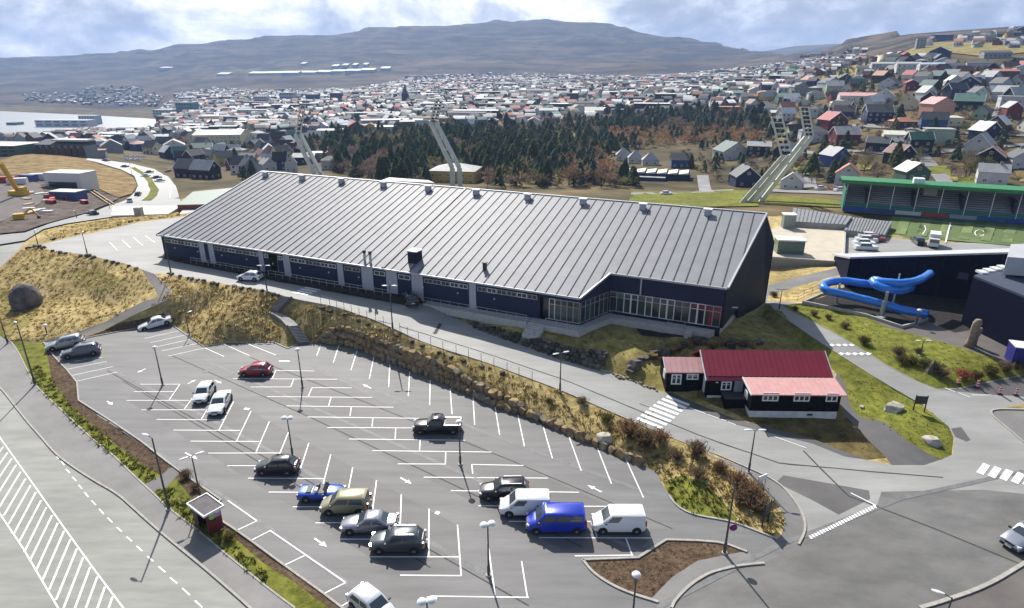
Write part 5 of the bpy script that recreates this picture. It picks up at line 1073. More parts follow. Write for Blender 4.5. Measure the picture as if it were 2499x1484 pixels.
def barrier(p, label):
    g = G(*p); t = thing('traffic_barrier', label, 'barrier', g, random.uniform(-.5, .5), 'red and white roadworks markers')
    MB().box((0, 0, .05), (.55, .35, .1)).build('foot', M_trim, t); b = MB().box((0, 0, .6), (.28, .05, 1.0)); b.build('plate', M_cone, t)
    for k in range(3): MB().box((0, -.001, .3 + k * .33), (.285, .058, .13)).build('stripe', M_frame, t)
for p, l in [((2338, 938), 'left one on the kerb tip'), ((2383, 946), 'at the mouth of the side road'), ((2438, 962), 'in the side road'), ((2478, 965), 'rightmost one in the side road'), ((2357, 786), 'beside the dark lamp post'), ((2417, 797), 'left of the pool entrance'), ((2450, 803), 'in front of the pool entrance'), ((2463, 811), 'nearest the blue container')]: barrier(p, 'red and white striped roadworks marker ' + l)
# ------------------------------------------------------------------ pool building, slide, plaza
M_pool = mat('pool_navy_cladding', (.003, .005, .022), .75, spec=.12, var=.15, scale=.4); M_proof = mat('pale_membrane_roof', (.42, .43, .44), .7, var=.08, scale=.3); M_droof = mat('slate_blue_roof', (.06, .072, .105), .8, spec=.2, var=.1, scale=.3)
M_slide = mat('slide_blue', (.02, .20, .68), .25, coat=.6)
def quadwall(a, b, z0, za, zb_, th=.3):
    a = Vector(a[:2]); b = Vector(b[:2]); d = (b - a).normalized(); n = Vector((d.y, -d.x)) * th
    return MB().prism([a, b, b - n, a - n], z0, [za, zb_, zb_, za])
pool = thing('pool_building', 'large navy swimming hall with a pale sloping roof behind the blue slide', 'swimming hall', (57.5, 101, 3))
def pl(p): return (p[0] - 57.5, p[1] - 101, p[2] - 3)
W1, W2, W3, W4 = (57.5, 101), (90, 89), (95, 102), (61.5, 113.5)
MB().prism([pl((*W1, 0))[:2], pl((*W2, 0))[:2], pl((*W3, 0))[:2], pl((*W4, 0))[:2]], -1.5, [5.5, 10.3, 6.9, 2.3]).build('walls', M_pool, pool)
r = MB(); pr = [(57.2, 100.6), (90.3, 88.6), (95.3, 102.3), (61.2, 113.8)]; r.prism([pl((*p, 0))[:2] for p in pr], [5.5, 10.3, 6.9, 2.3], [5.8, 10.6, 7.2, 2.6]).build('roof', M_proof, pool)
r.v.clear()
for i in range(9): 
    t = (i + .5) / 9; x = 57.5 + 32.5 * t; y = 101 - 12 * t; z = 5.5 + 4.8 * t
    MB().bar((x - 57.5 - .05, y - 101 - .1, -1), (x - 57.5 - .05, y - 101 - .1, z), .06, .06).build('cladding_joint', M_trim, pool)
g = at(2323, 684, 8.5); MB().box((63.5 - 57.5 + 9.6, -6.2 + .6, 4.2), (1.6, .7, 1.1), rz=-.35, taper=.8).build('window_bay', M_droof, pool)
A2, B2, C2, D2 = [at(*p) for p in ((2375, 674, 10.5), (2570, 752, 10.5), (2760, 690, 10.5), (2500, 632, 10.5))]
fr = MB().prism([pl(p)[:2] for p in (A2, B2, C2, D2)], -1, 7.3).build('front_block', M_pool, pool); MB().prism([pl(p)[:2] for p in (A2, B2, C2, D2)], 7.3, 7.6).build('front_roof', M_droof, pool)
for i in range(4): p = at(2395 + i * 17, 664 - i * 4, 10.7); MB().box(pl(p), (.9, 1.4, .3)).build('skylight', M_frame, pool)
pr = [at(*p) for p in ((2458, 627, 13.6), (2466, 596, 13.6), (2600, 592, 13.6), (2640, 640, 13.6))]; MB().prism([pl(p)[:2] for p in pr], 8, 10.6).build('plant_room', M_proof, pool)
e = G(2430, 806); can = MB(); ox, oy = pl(e)[:2]
for i in range(4):
    for j in (0, 2.6): can.b2((ox - 1 + i * 1.7, oy + j, .1), (ox - .9 + i * 1.7, oy + j + .1, 2.9))
    can.b2((ox - 1 + i * 1.7, oy, 2.8), (ox - .9 + i * 1.7, oy + 2.7, 2.95))
can.b2((ox - 1, oy, 2.8), (ox + 4.2, oy + .1, 2.95)); can.b2((ox - 1, oy + 2.6, 2.8), (ox + 4.2, oy + 2.7, 2.95)); can.build('entrance_canopy', M_frame, pool); MB().b2((ox - .9, oy + .1, 2.82), (ox + 4.1, oy + 2.6, 2.88)).b2((ox - .9, oy + 2.5, .2), (ox + 4.1, oy + 2.55, 2.8)).build('canopy_glass', M_glg, pool)
# slide tube
sp = [(2268, 668, 8.6), (2240, 684, 8.4), (2200, 691, 8.2), (2155, 688, 8.0), (2131, 684, 7.8), (2137, 695, 7.5), (2165, 706, 7.2), (2200, 708, 6.95), (2222, 701, 6.75), (2208, 692, 6.55), (2160, 694, 6.45), (2110, 692, 6.4), (2065, 686, 6.3), (2030, 688, 6.2), (2008, 697, 5.95), (2018, 709, 5.7), (2060, 719, 5.4), (2110, 731, 5.1), (2160, 744, 4.8), (2210, 758, 4.5), (2262, 766, 4.3)]
cp = [Vector(at(*p)) for p in sp]
def catmull(P, k=7):
    out = []
    for i in range(len(P) - 1):
        p0, p1, p2, p3 = P[max(0, i - 1)], P[i], P[i + 1], P[min(len(P) - 1, i + 2)]
        for j in range(k): t = j / k; out.append(.5 * ((2 * p1) + (p2 - p0) * t + (2 * p0 - 5 * p1 + 4 * p2 - p3) * t * t + (3 * p1 - p0 - 3 * p2 + p3) * t ** 3))
    return out + [P[-1]]
def tubepath(pts, r, n=12, flange=0):
    mb = MB(); rings = []
    for i, p in enumerate(pts):
        d = (pts[min(i + 1, len(pts) - 1)] - pts[max(i - 1, 0)]).normalized(); a = d.cross(Vector((0, 0, 1))).normalized(); b = a.cross(d)
        rr = r * (1.08 if flange and i % flange == 0 else 1); rings.append([tuple(p + a * (rr * math.cos(2 * math.pi * k / n)) + b * (rr * math.sin(2 * math.pi * k / n))) for k in range(n)])
    return mb.loft(rings)
sl = thing('water_slide', 'bright blue tube water slide looping outside the navy swimming hall', 'water slide', tuple(cp[10])); o_ = cp[10]
tubepath([p - o_ for p in catmull(cp)], .62, flange=6).build('tube', M_slide, sl, smooth=True)
for b_, top, rr in (((2148, 774), (2158, 735), .26), ((2152, 772), (2162, 712), .26), ((2040, 738), (2050, 692), .18), ((2235, 789), (2240, 770), .15), ((2174, 760), (2177, 668), .14)):
    w = Vector(G(*b_)); h = hgt(w, top[1]); MB().tube(w - o_, w - o_ + Vector((0, 0, h)), rr, rr * .85, n=10).build('support_column', M_rail, sl, sharp=40)
w = Vector(G(2148, 776)); MB().tube(w - o_, w - o_ + Vector((0, 0, .3)), .7, n=10).build('column_foot', M_conc, sl)
dk = ribbon(polyw([(1958, 740), (2040, 757), (2110, 772), (2199, 801), (2225, 795), (2262, 782)], 1.5), .25, .45).build('deck_wall', M_conc); tag(dk, 'low concrete wall edging the dark deck under the blue slide', 'wall')
dk = ribbon(polyw([(1958, 740), (2000, 722), (2050, 706)], 1.5), .2, .4).build('deck_wall', M_conc); tag(dk, 'short low wall at the left end of the slide deck', 'wall')
f0 = [(1945, 735), (1960, 726), (2000, 712), (2040, 702)]
w0 = G(*f0[0]); fe = thing('mesh_fence', 'thin mesh fence at the left end of the slide deck', 'fence', w0)
railing([tuple(Vector(G(*p)) - Vector(w0)) for p in f0], 1.3, 1.6, fe, 'fence_panel', (1., .1, .55), M_pole, .025)
# standing stones on the plaza
for b_, t_, l, wd in (((2362, 846), 780, 'tall leaning brown stone pillar sculpture on the plaza', .62), ((2372, 842), 800, 'shorter brown stone pillar beside the tall leaning one', .5)):
    w = Vector(G(*b_)); h = hgt(w, t_); mb = MB(); n = 9; rings = []
    for k in range(9):
        t = k / 8; rad = wd * (1 - .25 * t + .22 * math.sin(3 + 5 * t)) * (.6 if k == 8 else 1); rings.append([(rad * math.cos(2 * math.pi * j / n) * (1 + .12 * math.sin(j * 2.3 + k)) + .4 * t, rad * .8 * math.sin(2 * math.pi * j / n), h * t) for j in range(n)])
    tag(mb.loft(rings).build('stone_sculpture', mat('sculpture_stone', (.17, .13, .085), .9, col2=(.32, .26, .18), scale=2, bump=.5), smooth=True, loc=tuple(w)), l, 'sculpture')
w = G(2500, 888); t = thing('shipping_container', 'deep blue steel container with a white top rim at the right edge', 'container', w, -.35); MB().b2((-1.9, -1.2, 0), (3.5, 1.2, 2.5)).build('body', mat('container_blue', (.008, .012, .16), .5), t)
for i in range(12): MB().b2((-1.75 + i * .44, -1.26, .15), (-1.6 + i * .44, -1.2, 2.35)).build('rib', mat('container_blue', ()), t)
MB().b2((-1.95, -1.25, 2.5), (3.55, 1.25, 2.6)).build('top', M_frame, t)
# ------------------------------------------------------------------ low concrete building, stadium
M_beige = mat('beige_roof_felt', (.50, .44, .34), .9, var=.08, scale=.5, world_=True); M_gwall = mat('grey_render', (.30, .30, .28), .85, var=.1, scale=.5, world_=True); M_ribr = mat('grey_corrugated_roof', (.20, .205, .21), .75, var=.12, scale=.5, world_=True)
lb = thing('flat_building', 'low concrete building with a wide beige flat roof behind the hall', 'building', (55, 115, 1)); q = [at(*p) for p in ((1860, 627, 4.5), (2057, 641, 4.5), (2062, 549, 4.5), (1935, 541, 4.5), (1850, 570, 4.5))]
lq = [(p[0] - 55, p[1] - 115) for p in q]; MB().prism(lq, -3, 3.35).build('walls', M_gwall, lb); MB().prism(lq, 3.35, 3.55).build('roof', M_beige, lb)
m_ = MB(); m_.bar((*lq[1], 3.62), (*lq[2], 3.62), .35, .35); m_.bar((*lq[0], 3.62), (*lq[1], 3.62), .3, .2); m_.build('parapet', M_conc, lb)
def roofbox(bpx, z, wx, wy, h, nm, mt, rim, par, rz=0.):
    p = at(*bpx, z); o = MB().box((p[0] - 55, p[1] - 115, z - 1 + h / 2), (wx, wy, h), rz).build(nm, mt, par); MB().box((p[0] - 55, p[1] - 115, z - 1 + h + .1), (wx + .3, wy + .3, .25), rz).build('rim', rim, o); return o
roofbox((1921, 556), 4.5, 2.6, 2.2, 3.1, 'ventilation_tower', mat('sage_cladding', (.22, .27, .23), .7), M_frame, lb, -.15); roofbox((1922, 616), 4.5, 5.0, 3.2, 2.7, 'stair_pavilion', mat('green_glass', (.10, .16, .13), .15), M_frame, lb, -.15)
def ribroof(poly, z, z0, label, ax=0):
    q = [at(*p, z) for p in poly]; c = q[0]; t = thing('club_building', label, 'building', (c[0], c[1], z0)); l = [(p[0] - c[0], p[1] - c[1]) for p in q]
    MB().prism(l, -1, z - z0 - .15).build('walls', M_gwall, t); MB().prism(l, z - z0 - .15, z - z0).build('roof', M_ribr, t); a, b = Vector(l[0]), Vector(l[1]); c2, d = Vector(l[3]), Vector(l[2]); n = 14
    for i in range(1, n): s = a.lerp(b, i / n); e = c2.lerp(d, i / n); MB().bar((s.x, s.y, z - z0 + .03), (e.x, e.y, z - z0 + .03), .12, .1).build('roof_rib', M_seam, t)
ribroof([(1930, 540), (2063, 548), (2078, 528), (1935, 507)], 5.8, 3.4, 'long low building with a ribbed grey roof behind the beige flat roof')
ribroof([(2060, 561), (2158, 573), (2176, 541), (2072, 529)], 5.2, 3.8, 'ribbed grey roofed club building at the end of the football pitch')
PZ = None
drape('football_pitch', [(2176, 526), (2160, 578), (2600, 612), (2600, 556)], mat('turf', (.085, .13, .03), .95, var=.12, scale=1.2, world_=True), .12, 5)
M_turf2 = mat('turf_pale', (.125, .17, .05), .95, var=.12, scale=1.2, world_=True)
for i in range(7):
    x = 2196 + i * 52; drape('mown_stripe', [(x + 2, 529 + i * 4), (x - 13, 572 + i * 4.0), (x + 12, 574.5 + i * 4.0), (x + 27, 531 + i * 4)], M_turf2, .16, 6)
def gline(pxs, w, m, off=.22, name='pitch_line'):
    pts = [G(*p) for p in pxs]; mb = MB(); rings = []
    for i, p in enumerate(pts):
        a = pts[max(0, i - 1)]; b = pts[min(len(pts) - 1, i + 1)]; d = Vector((b[0] - a[0], b[1] - a[1], 0)).normalized(); n = Vector((-d.y, d.x, 0)) * w / 2; z = gz(p[0], p[1]) + off
        rings.append([(p[0] - n.x, p[1] - n.y, z), (p[0] + n.x, p[1] + n.y, z)])
    return tag(mb.loft(rings, caps=False, closed=False).build(name, m), kind='structure')
gline([(2321, 536), (2313, 565), (2306, 594)], .3, M_white); gline([(2180, 532), (2340, 548), (2500, 563)], .2, M_white); gline([(2255, 552), (2258, 562), (2250, 574)], .2, M_white)
gline([(2389 + 12 * math.cos(t / 8 * 6.283), 571 + 8 * math.sin(t / 8 * 6.283)) for t in range(9)], .2, M_white)
M_sgreen = mat('stand_green', (.015, .19, .05), .5, var=.15, scale=.5); M_teal = mat('seat_teal', (.04, .20, .15), .6); M_sgrey = mat('stand_grey', (.24, .24, .27), .8)
F0 = Vector(at(2057, 513, 3.3)); F1 = Vector(at(2640, 558, 3.3)); d = (F1 - F0); Ls = d.length; az = math.atan2(d.y, d.x)
stand = thing('grandstand', 'green roofed football grandstand with grey steps on the far side of the pitch', 'grandstand', tuple(F0), az); rows = 11
for i in range(rows): MB().b2((0, .8 + i * .85, -.5), (Ls, .8 + (i + 1) * .85, .9 + i * .42)).build('seat_row', M_teal if i < 3 else M_sgrey, stand)
MB().b2((0, .8 + rows * .85, -.5), (Ls, 1.1 + rows * .85, 7.4)).build('back_wall', M_sgrey, stand); MB().b2((-.25, .5, -.3), (0, 10.4, 5.5)).build('end_wall', M_teal, stand)
rf_ = MB(); rf_.prism([(-1.5, -.5), (Ls, -.5), (Ls, 11.5), (-1.5, 11.5)], [7.6, 7.6, 7.2, 7.2], [7.95, 7.95, 7.5, 7.5]).build('roof', M_sgreen, stand); MB().b2((-1.6, -.75, 7.3), (Ls, -.5, 8.15)).build('fascia', M_sgreen, stand)
k = int(Ls / 5.4)
for i in range(k + 1): MB().b2((i * 5.4, .9, 0), (i * 5.4 + .14, 1.04, 7.6)).build('post', M_frame, stand)
for i in range(k): MB().b2((i * 5.4 + 5.0, 3, 1.9), (i * 5.4 + 5.6, 9.8, 5.0)).build('stairway', M_trim, stand) if i % 2 == 0 else None
p_ = int(Ls * .36); MB().b2((p_, 4, 4.8), (p_ + 3, 7, 6.6)).build('press_box', M_gwall, stand); MB().b2((p_ - 3, 2, 7.9), (p_ - .6, 4.5, 9.2)).build('camera_box', M_frame, stand)
hc = [(.02, .05, .3), (.03, .07, .25), (.25, .3, .35), (.35, .04, .04), (.5, .5, .5), (.03, .05, .2)]
for i in range(int(Ls / 6)): MB().b2((i * 6 + .1, .1, 0), (i * 6 + 5.9, .2, 1.0)).build('hoarding', mat('hoarding_%d' % (i * 5 % 6), hc[i * 5 % 6], .5), stand)
# ------------------------------------------------------------------ floodlight masts
M_mast = mat('mast_pale_concrete', (.60, .61, .53), .8, var=.08, scale=.4)
def W_(px, py, Y): return Vector(atY(px, py, Y))
def mast(label, base, kink, top, pw, wd, legs=False, Yb=200, Yk=196, face=0.):
    b = W_(*base, Yb); k = W_(*kink, Yk); t = W_(*top, Yk); m = thing('floodlight_mast', label, 'floodlight mast', tuple(b)); off = Vector((wd * .62, 0, 0))
    for s in (-1, 1): MB().bar(-off * s * 1.15 + Vector((0, 0, -12)), -off * s, wd * .62, wd * .8).bar(-off * s, k - b - off * s * .8, wd * .5, wd * .7).build('beam', M_mast, m)
    for i in range(4): p = (k - b) * ((i + .7) / 4.2); MB().box(p, (wd * 1.5, wd * .3, wd * .35)).build('cross_tie', M_mast, m)
    kk, tt = k - b, t - b; hw = Vector((pw / 2, 0, 0)); f = MB(); f.bar(kk - hw, tt - hw, .35, .5); f.bar(kk + hw, tt + hw, .35, .5); n = 7
    for i in range(n + 1): p = kk.lerp(tt, i / n); f.bar(p - hw, p + hw, .28, .22)
    f.build('lamp_frame', M_mast, m)
    for i in range(n):
        for s in (-.25, .25): p = kk.lerp(tt, (i + .5) / n) + Vector((pw * s, .15, 0)); MB().box(p, (pw * .3, .4, .7)).build('floodlight', M_trim, m)
mast('left mast of the near floodlight pair with its lamp rack turned to the pitch', (1803, 512), (1919, 380), (1895, 286), 3.2, 1.8)
mast('right and taller mast of the near floodlight pair rising over the grey roof end', (1832, 512), (1974, 333), (1962, 262), 2.6, 1.8, Yb=201, Yk=200)
mast('middle pale floodlight mast leaning left above the hall ridge', (1112, 410), (1057, 300), (1071, 246), 2.8, 2.3, Yb=250, Yk=262)
mast('far left pale floodlight mast leaning over the hall ridge', (775, 425), (727, 330), (739, 258), 2.0, 2.4, Yb=262, Yk=275)
# ------------------------------------------------------------------ houses
HC = dict(white=(.52, .52, .50), cream=(.60, .54, .36), black=(.014, .014, .018), navy=(.018, .028, .075), blue=(.03, .08, .22), red=(.16, .022, .028), green=(.06, .12, .08), pale_green=(.30, .38, .28), pink=(.52, .28, .20), yellow=(.52, .36, .09), grey=(.24, .25, .26), brown=(.10, .05, .03), pale_grey=(.44, .45, .46), teal=(.06, .20, .19), orange=(.45, .20, .06), pale_blue=(.36, .42, .50))
HR = dict(slate=(.05, .056, .066), pale=(.36, .36, .35), red=(.32, .04, .04), brown=(.17, .07, .045), green=(.09, .19, .145), rust=(.36, .14, .08), black=(.02, .02, .024), pale_blue=(.35, .40, .48), cream=(.62, .60, .50), pink=(.55, .30, .28), dark_green=(.03, .09, .07), white=(.60, .60, .60))
def wallm(c): return mat('house_wall_' + c, HC[c], .85, var=.08, scale=.6, world_=True)
def roofm(c): return mat('house_roof_' + c, HR[c], .7, var=.12, scale=.5, world_=True)
HM = {}
M_pane = mat('house_window_glass', (.025, .035, .05), .12, spec=.8)
def hmesh(style, w, d, h, rh):
    key = (style, w, d, h, rh)
    if key in HM: return HM[key]
    b = MB(); x, y = w / 2, d / 2
    if style in 'gr':
        b.add([(-x, -y, -1.5), (x, -y, -1.5), (x, y, -1.5), (-x, y, -1.5), (-x, -y, h), (x, -y, h), (x, y, h), (-x, y, h), (-x, 0, h + rh), (x, 0, h + rh)], [(0, 1, 5, 4), (2, 3, 7, 6), (1, 2, 6, 9, 5), (3, 0, 4, 8, 7)])
        r = MB(); o = .35; k = rh / y
        for s in (-1, 1): r.prism([(-x - o, s * (y + o)), (x + o, s * (y + o)), (x + o, 0), (-x - o, 0)][::s], [h - k * o, h - k * o, h + rh, h + rh][::s], [h - k * o + .16, h - k * o + .16, h + rh + .16, h + rh + .16][::s])
    elif style == 'h':
        b.add([(-x, -y, -1.5), (x, -y, -1.5), (x, y, -1.5), (-x, y, -1.5), (-x, -y, h), (x, -y, h), (x, y, h), (-x, y, h)], [(0, 1, 5, 4), (2, 3, 7, 6), (1, 2, 6, 5), (3, 0, 4, 7)])
        r = MB(); o = .4; q = max(0., x - y); r.add([(-x - o, -y - o, h), (x + o, -y - o, h), (x + o, y + o, h), (-x - o, y + o, h), (-q, 0, h + rh), (q, 0, h + rh)], [(0, 1, 5, 4), (1, 2, 5), (2, 3, 4, 5), (3, 0, 4), (3, 2, 1, 0)])
    else:
        b.add([(-x, -y, -1.5), (x, -y, -1.5), (x, y, -1.5), (-x, y, -1.5), (-x, -y, h), (x, -y, h), (x, y, h), (-x, y, h)], [(0, 1, 5, 4), (2, 3, 7, 6), (1, 2, 6, 5), (3, 0, 4, 7)])
        r = MB().b2((-x - .3, -y - .3, h), (x + .3, y + .3, h + .3))
    HM[key] = (b.mesh('walls', None), r.mesh('roof', None)); return HM[key]
_wf = MB(); _wf.b2((-.6, -.05, -.55), (.6, .05, -.45)); _wf.b2((-.6, -.05, .45), (.6, .05, .55)); [_wf.b2((q - .05, -.05, -.45), (q + .05, .05, .45)) for q in (-.55, 0, .55)]
WFM = _wf.mesh('window_frame', M_frame); WPM = MB().b2((-.5, -.02, -.45), (.5, .02, .45)).mesh('pane', M_pane); WSM = MB().b2((-.5, -.06, -.55), (.5, .04, .55)).mesh('window', M_pane)
CHM = MB().b2((-.35, -.35, 0), (.35, .35, 1.5)).mesh('chimney', mat('chimney_grey', (.22, .2, .19), .9)); TRM = {}
def house(loc, w, d, h, rh, rot, wc, rc, style, label, group=None, near=1, extra=None, name=None, cat='house', trim=False):
    bm_, rm_ = hmesh(style, round(w * 2) / 2, round(d * 2) / 2, round(h * 2) / 2, round(rh * 2) / 2); w, d, h, rh = round(w * 2) / 2, round(d * 2) / 2, round(h * 2) / 2, round(rh * 2) / 2
    t = thing(name or 'house', label, cat, loc, rot, group); inst('walls', bm_, t, m=wallm(wc)); inst('roof', rm_, t, m=roofm(rc))
    def win(x, y, z, a):
        if near >= 2: f = inst('window', WFM, t, (x, y, z), a); inst('pane', WPM, f)
        else: inst('window', WSM, t, (x, y, z), a)
    if near:
        fl = max(1, int(h / 2.6)); n = max(2, int(w / 3.2))
        for s in (-1,):
            for f in range(fl):
                for i in range(n): win(-w / 2 + w * (i + .5) / n, -d / 2 - .03, 1.5 + f * 2.6 if h > 2.6 else 1.4, 0)
        for s in (-1, 1):
            for i in (-.25, .25): win(s * (w / 2 + .03), i * d, min(h - .7, 1.5 + (fl - 1) * 2.6), math.pi / 2)
            if style in 'gr' and near >= 2 and rh > 2: win(s * (w / 2 + .03), 0, h + rh * .35, math.pi / 2)
    if near >= 2 and style in 'gr':
        inst('chimney', CHM, t, (w * .2, 0, h + rh - .6))
    if trim and style in 'gr':
        k = ('t', w, d, h, rh)
        if k not in TRM:
            TRM[k] = []; o = .42
            for s in (-1, 1):
                m = MB()
                for q in (-1, 1): m.bar((s * (w / 2 + o), q * (d / 2 + .35), h - rh / (d / 2) * .35), (s * (w / 2 + o), 0, h + rh), .14, .34)
                TRM[k].append(m.mesh('bargeboard', M_frame))
        for q in TRM[k]: inst('bargeboard', q, t)
    return t
HP = []      # positions already built on
def hpx(px, py, wpx, rot, wc, rc, style, label, hf=None, rf=None, df=.8, near=2, group=None, trim=False, name=None, cat='house'):
    g = Vector(G(px, py)); dist = (g - Vector(C0)).dot(Vector(_fw)); w = wpx * (.9 if px > 1850 and py > 200 and wpx < 80 else 1) * dist / F
    if style == 'g': rot += 90; W_d = w; L = w * df * 1.1; w, d = L, W_d          # gable end faces the viewer
    else: d = w * df
    h = hf if hf else max(2.8, min(5.5, .42 * min(w, d) + 1)); rh = rf if rf is not None else {'g': d * .38, 'r': d * .36, 'h': d * .25, 'f': 0}[style]
    HP.append((g.x, g.y, max(w, d) * .6))
    return house((g.x, g.y, g.z), w, d, h, rh, R(rot) + math.atan2(-g.x, g.y) * .6, wc, rc, style, label, group, near, trim=trim, name=name, cat=cat)
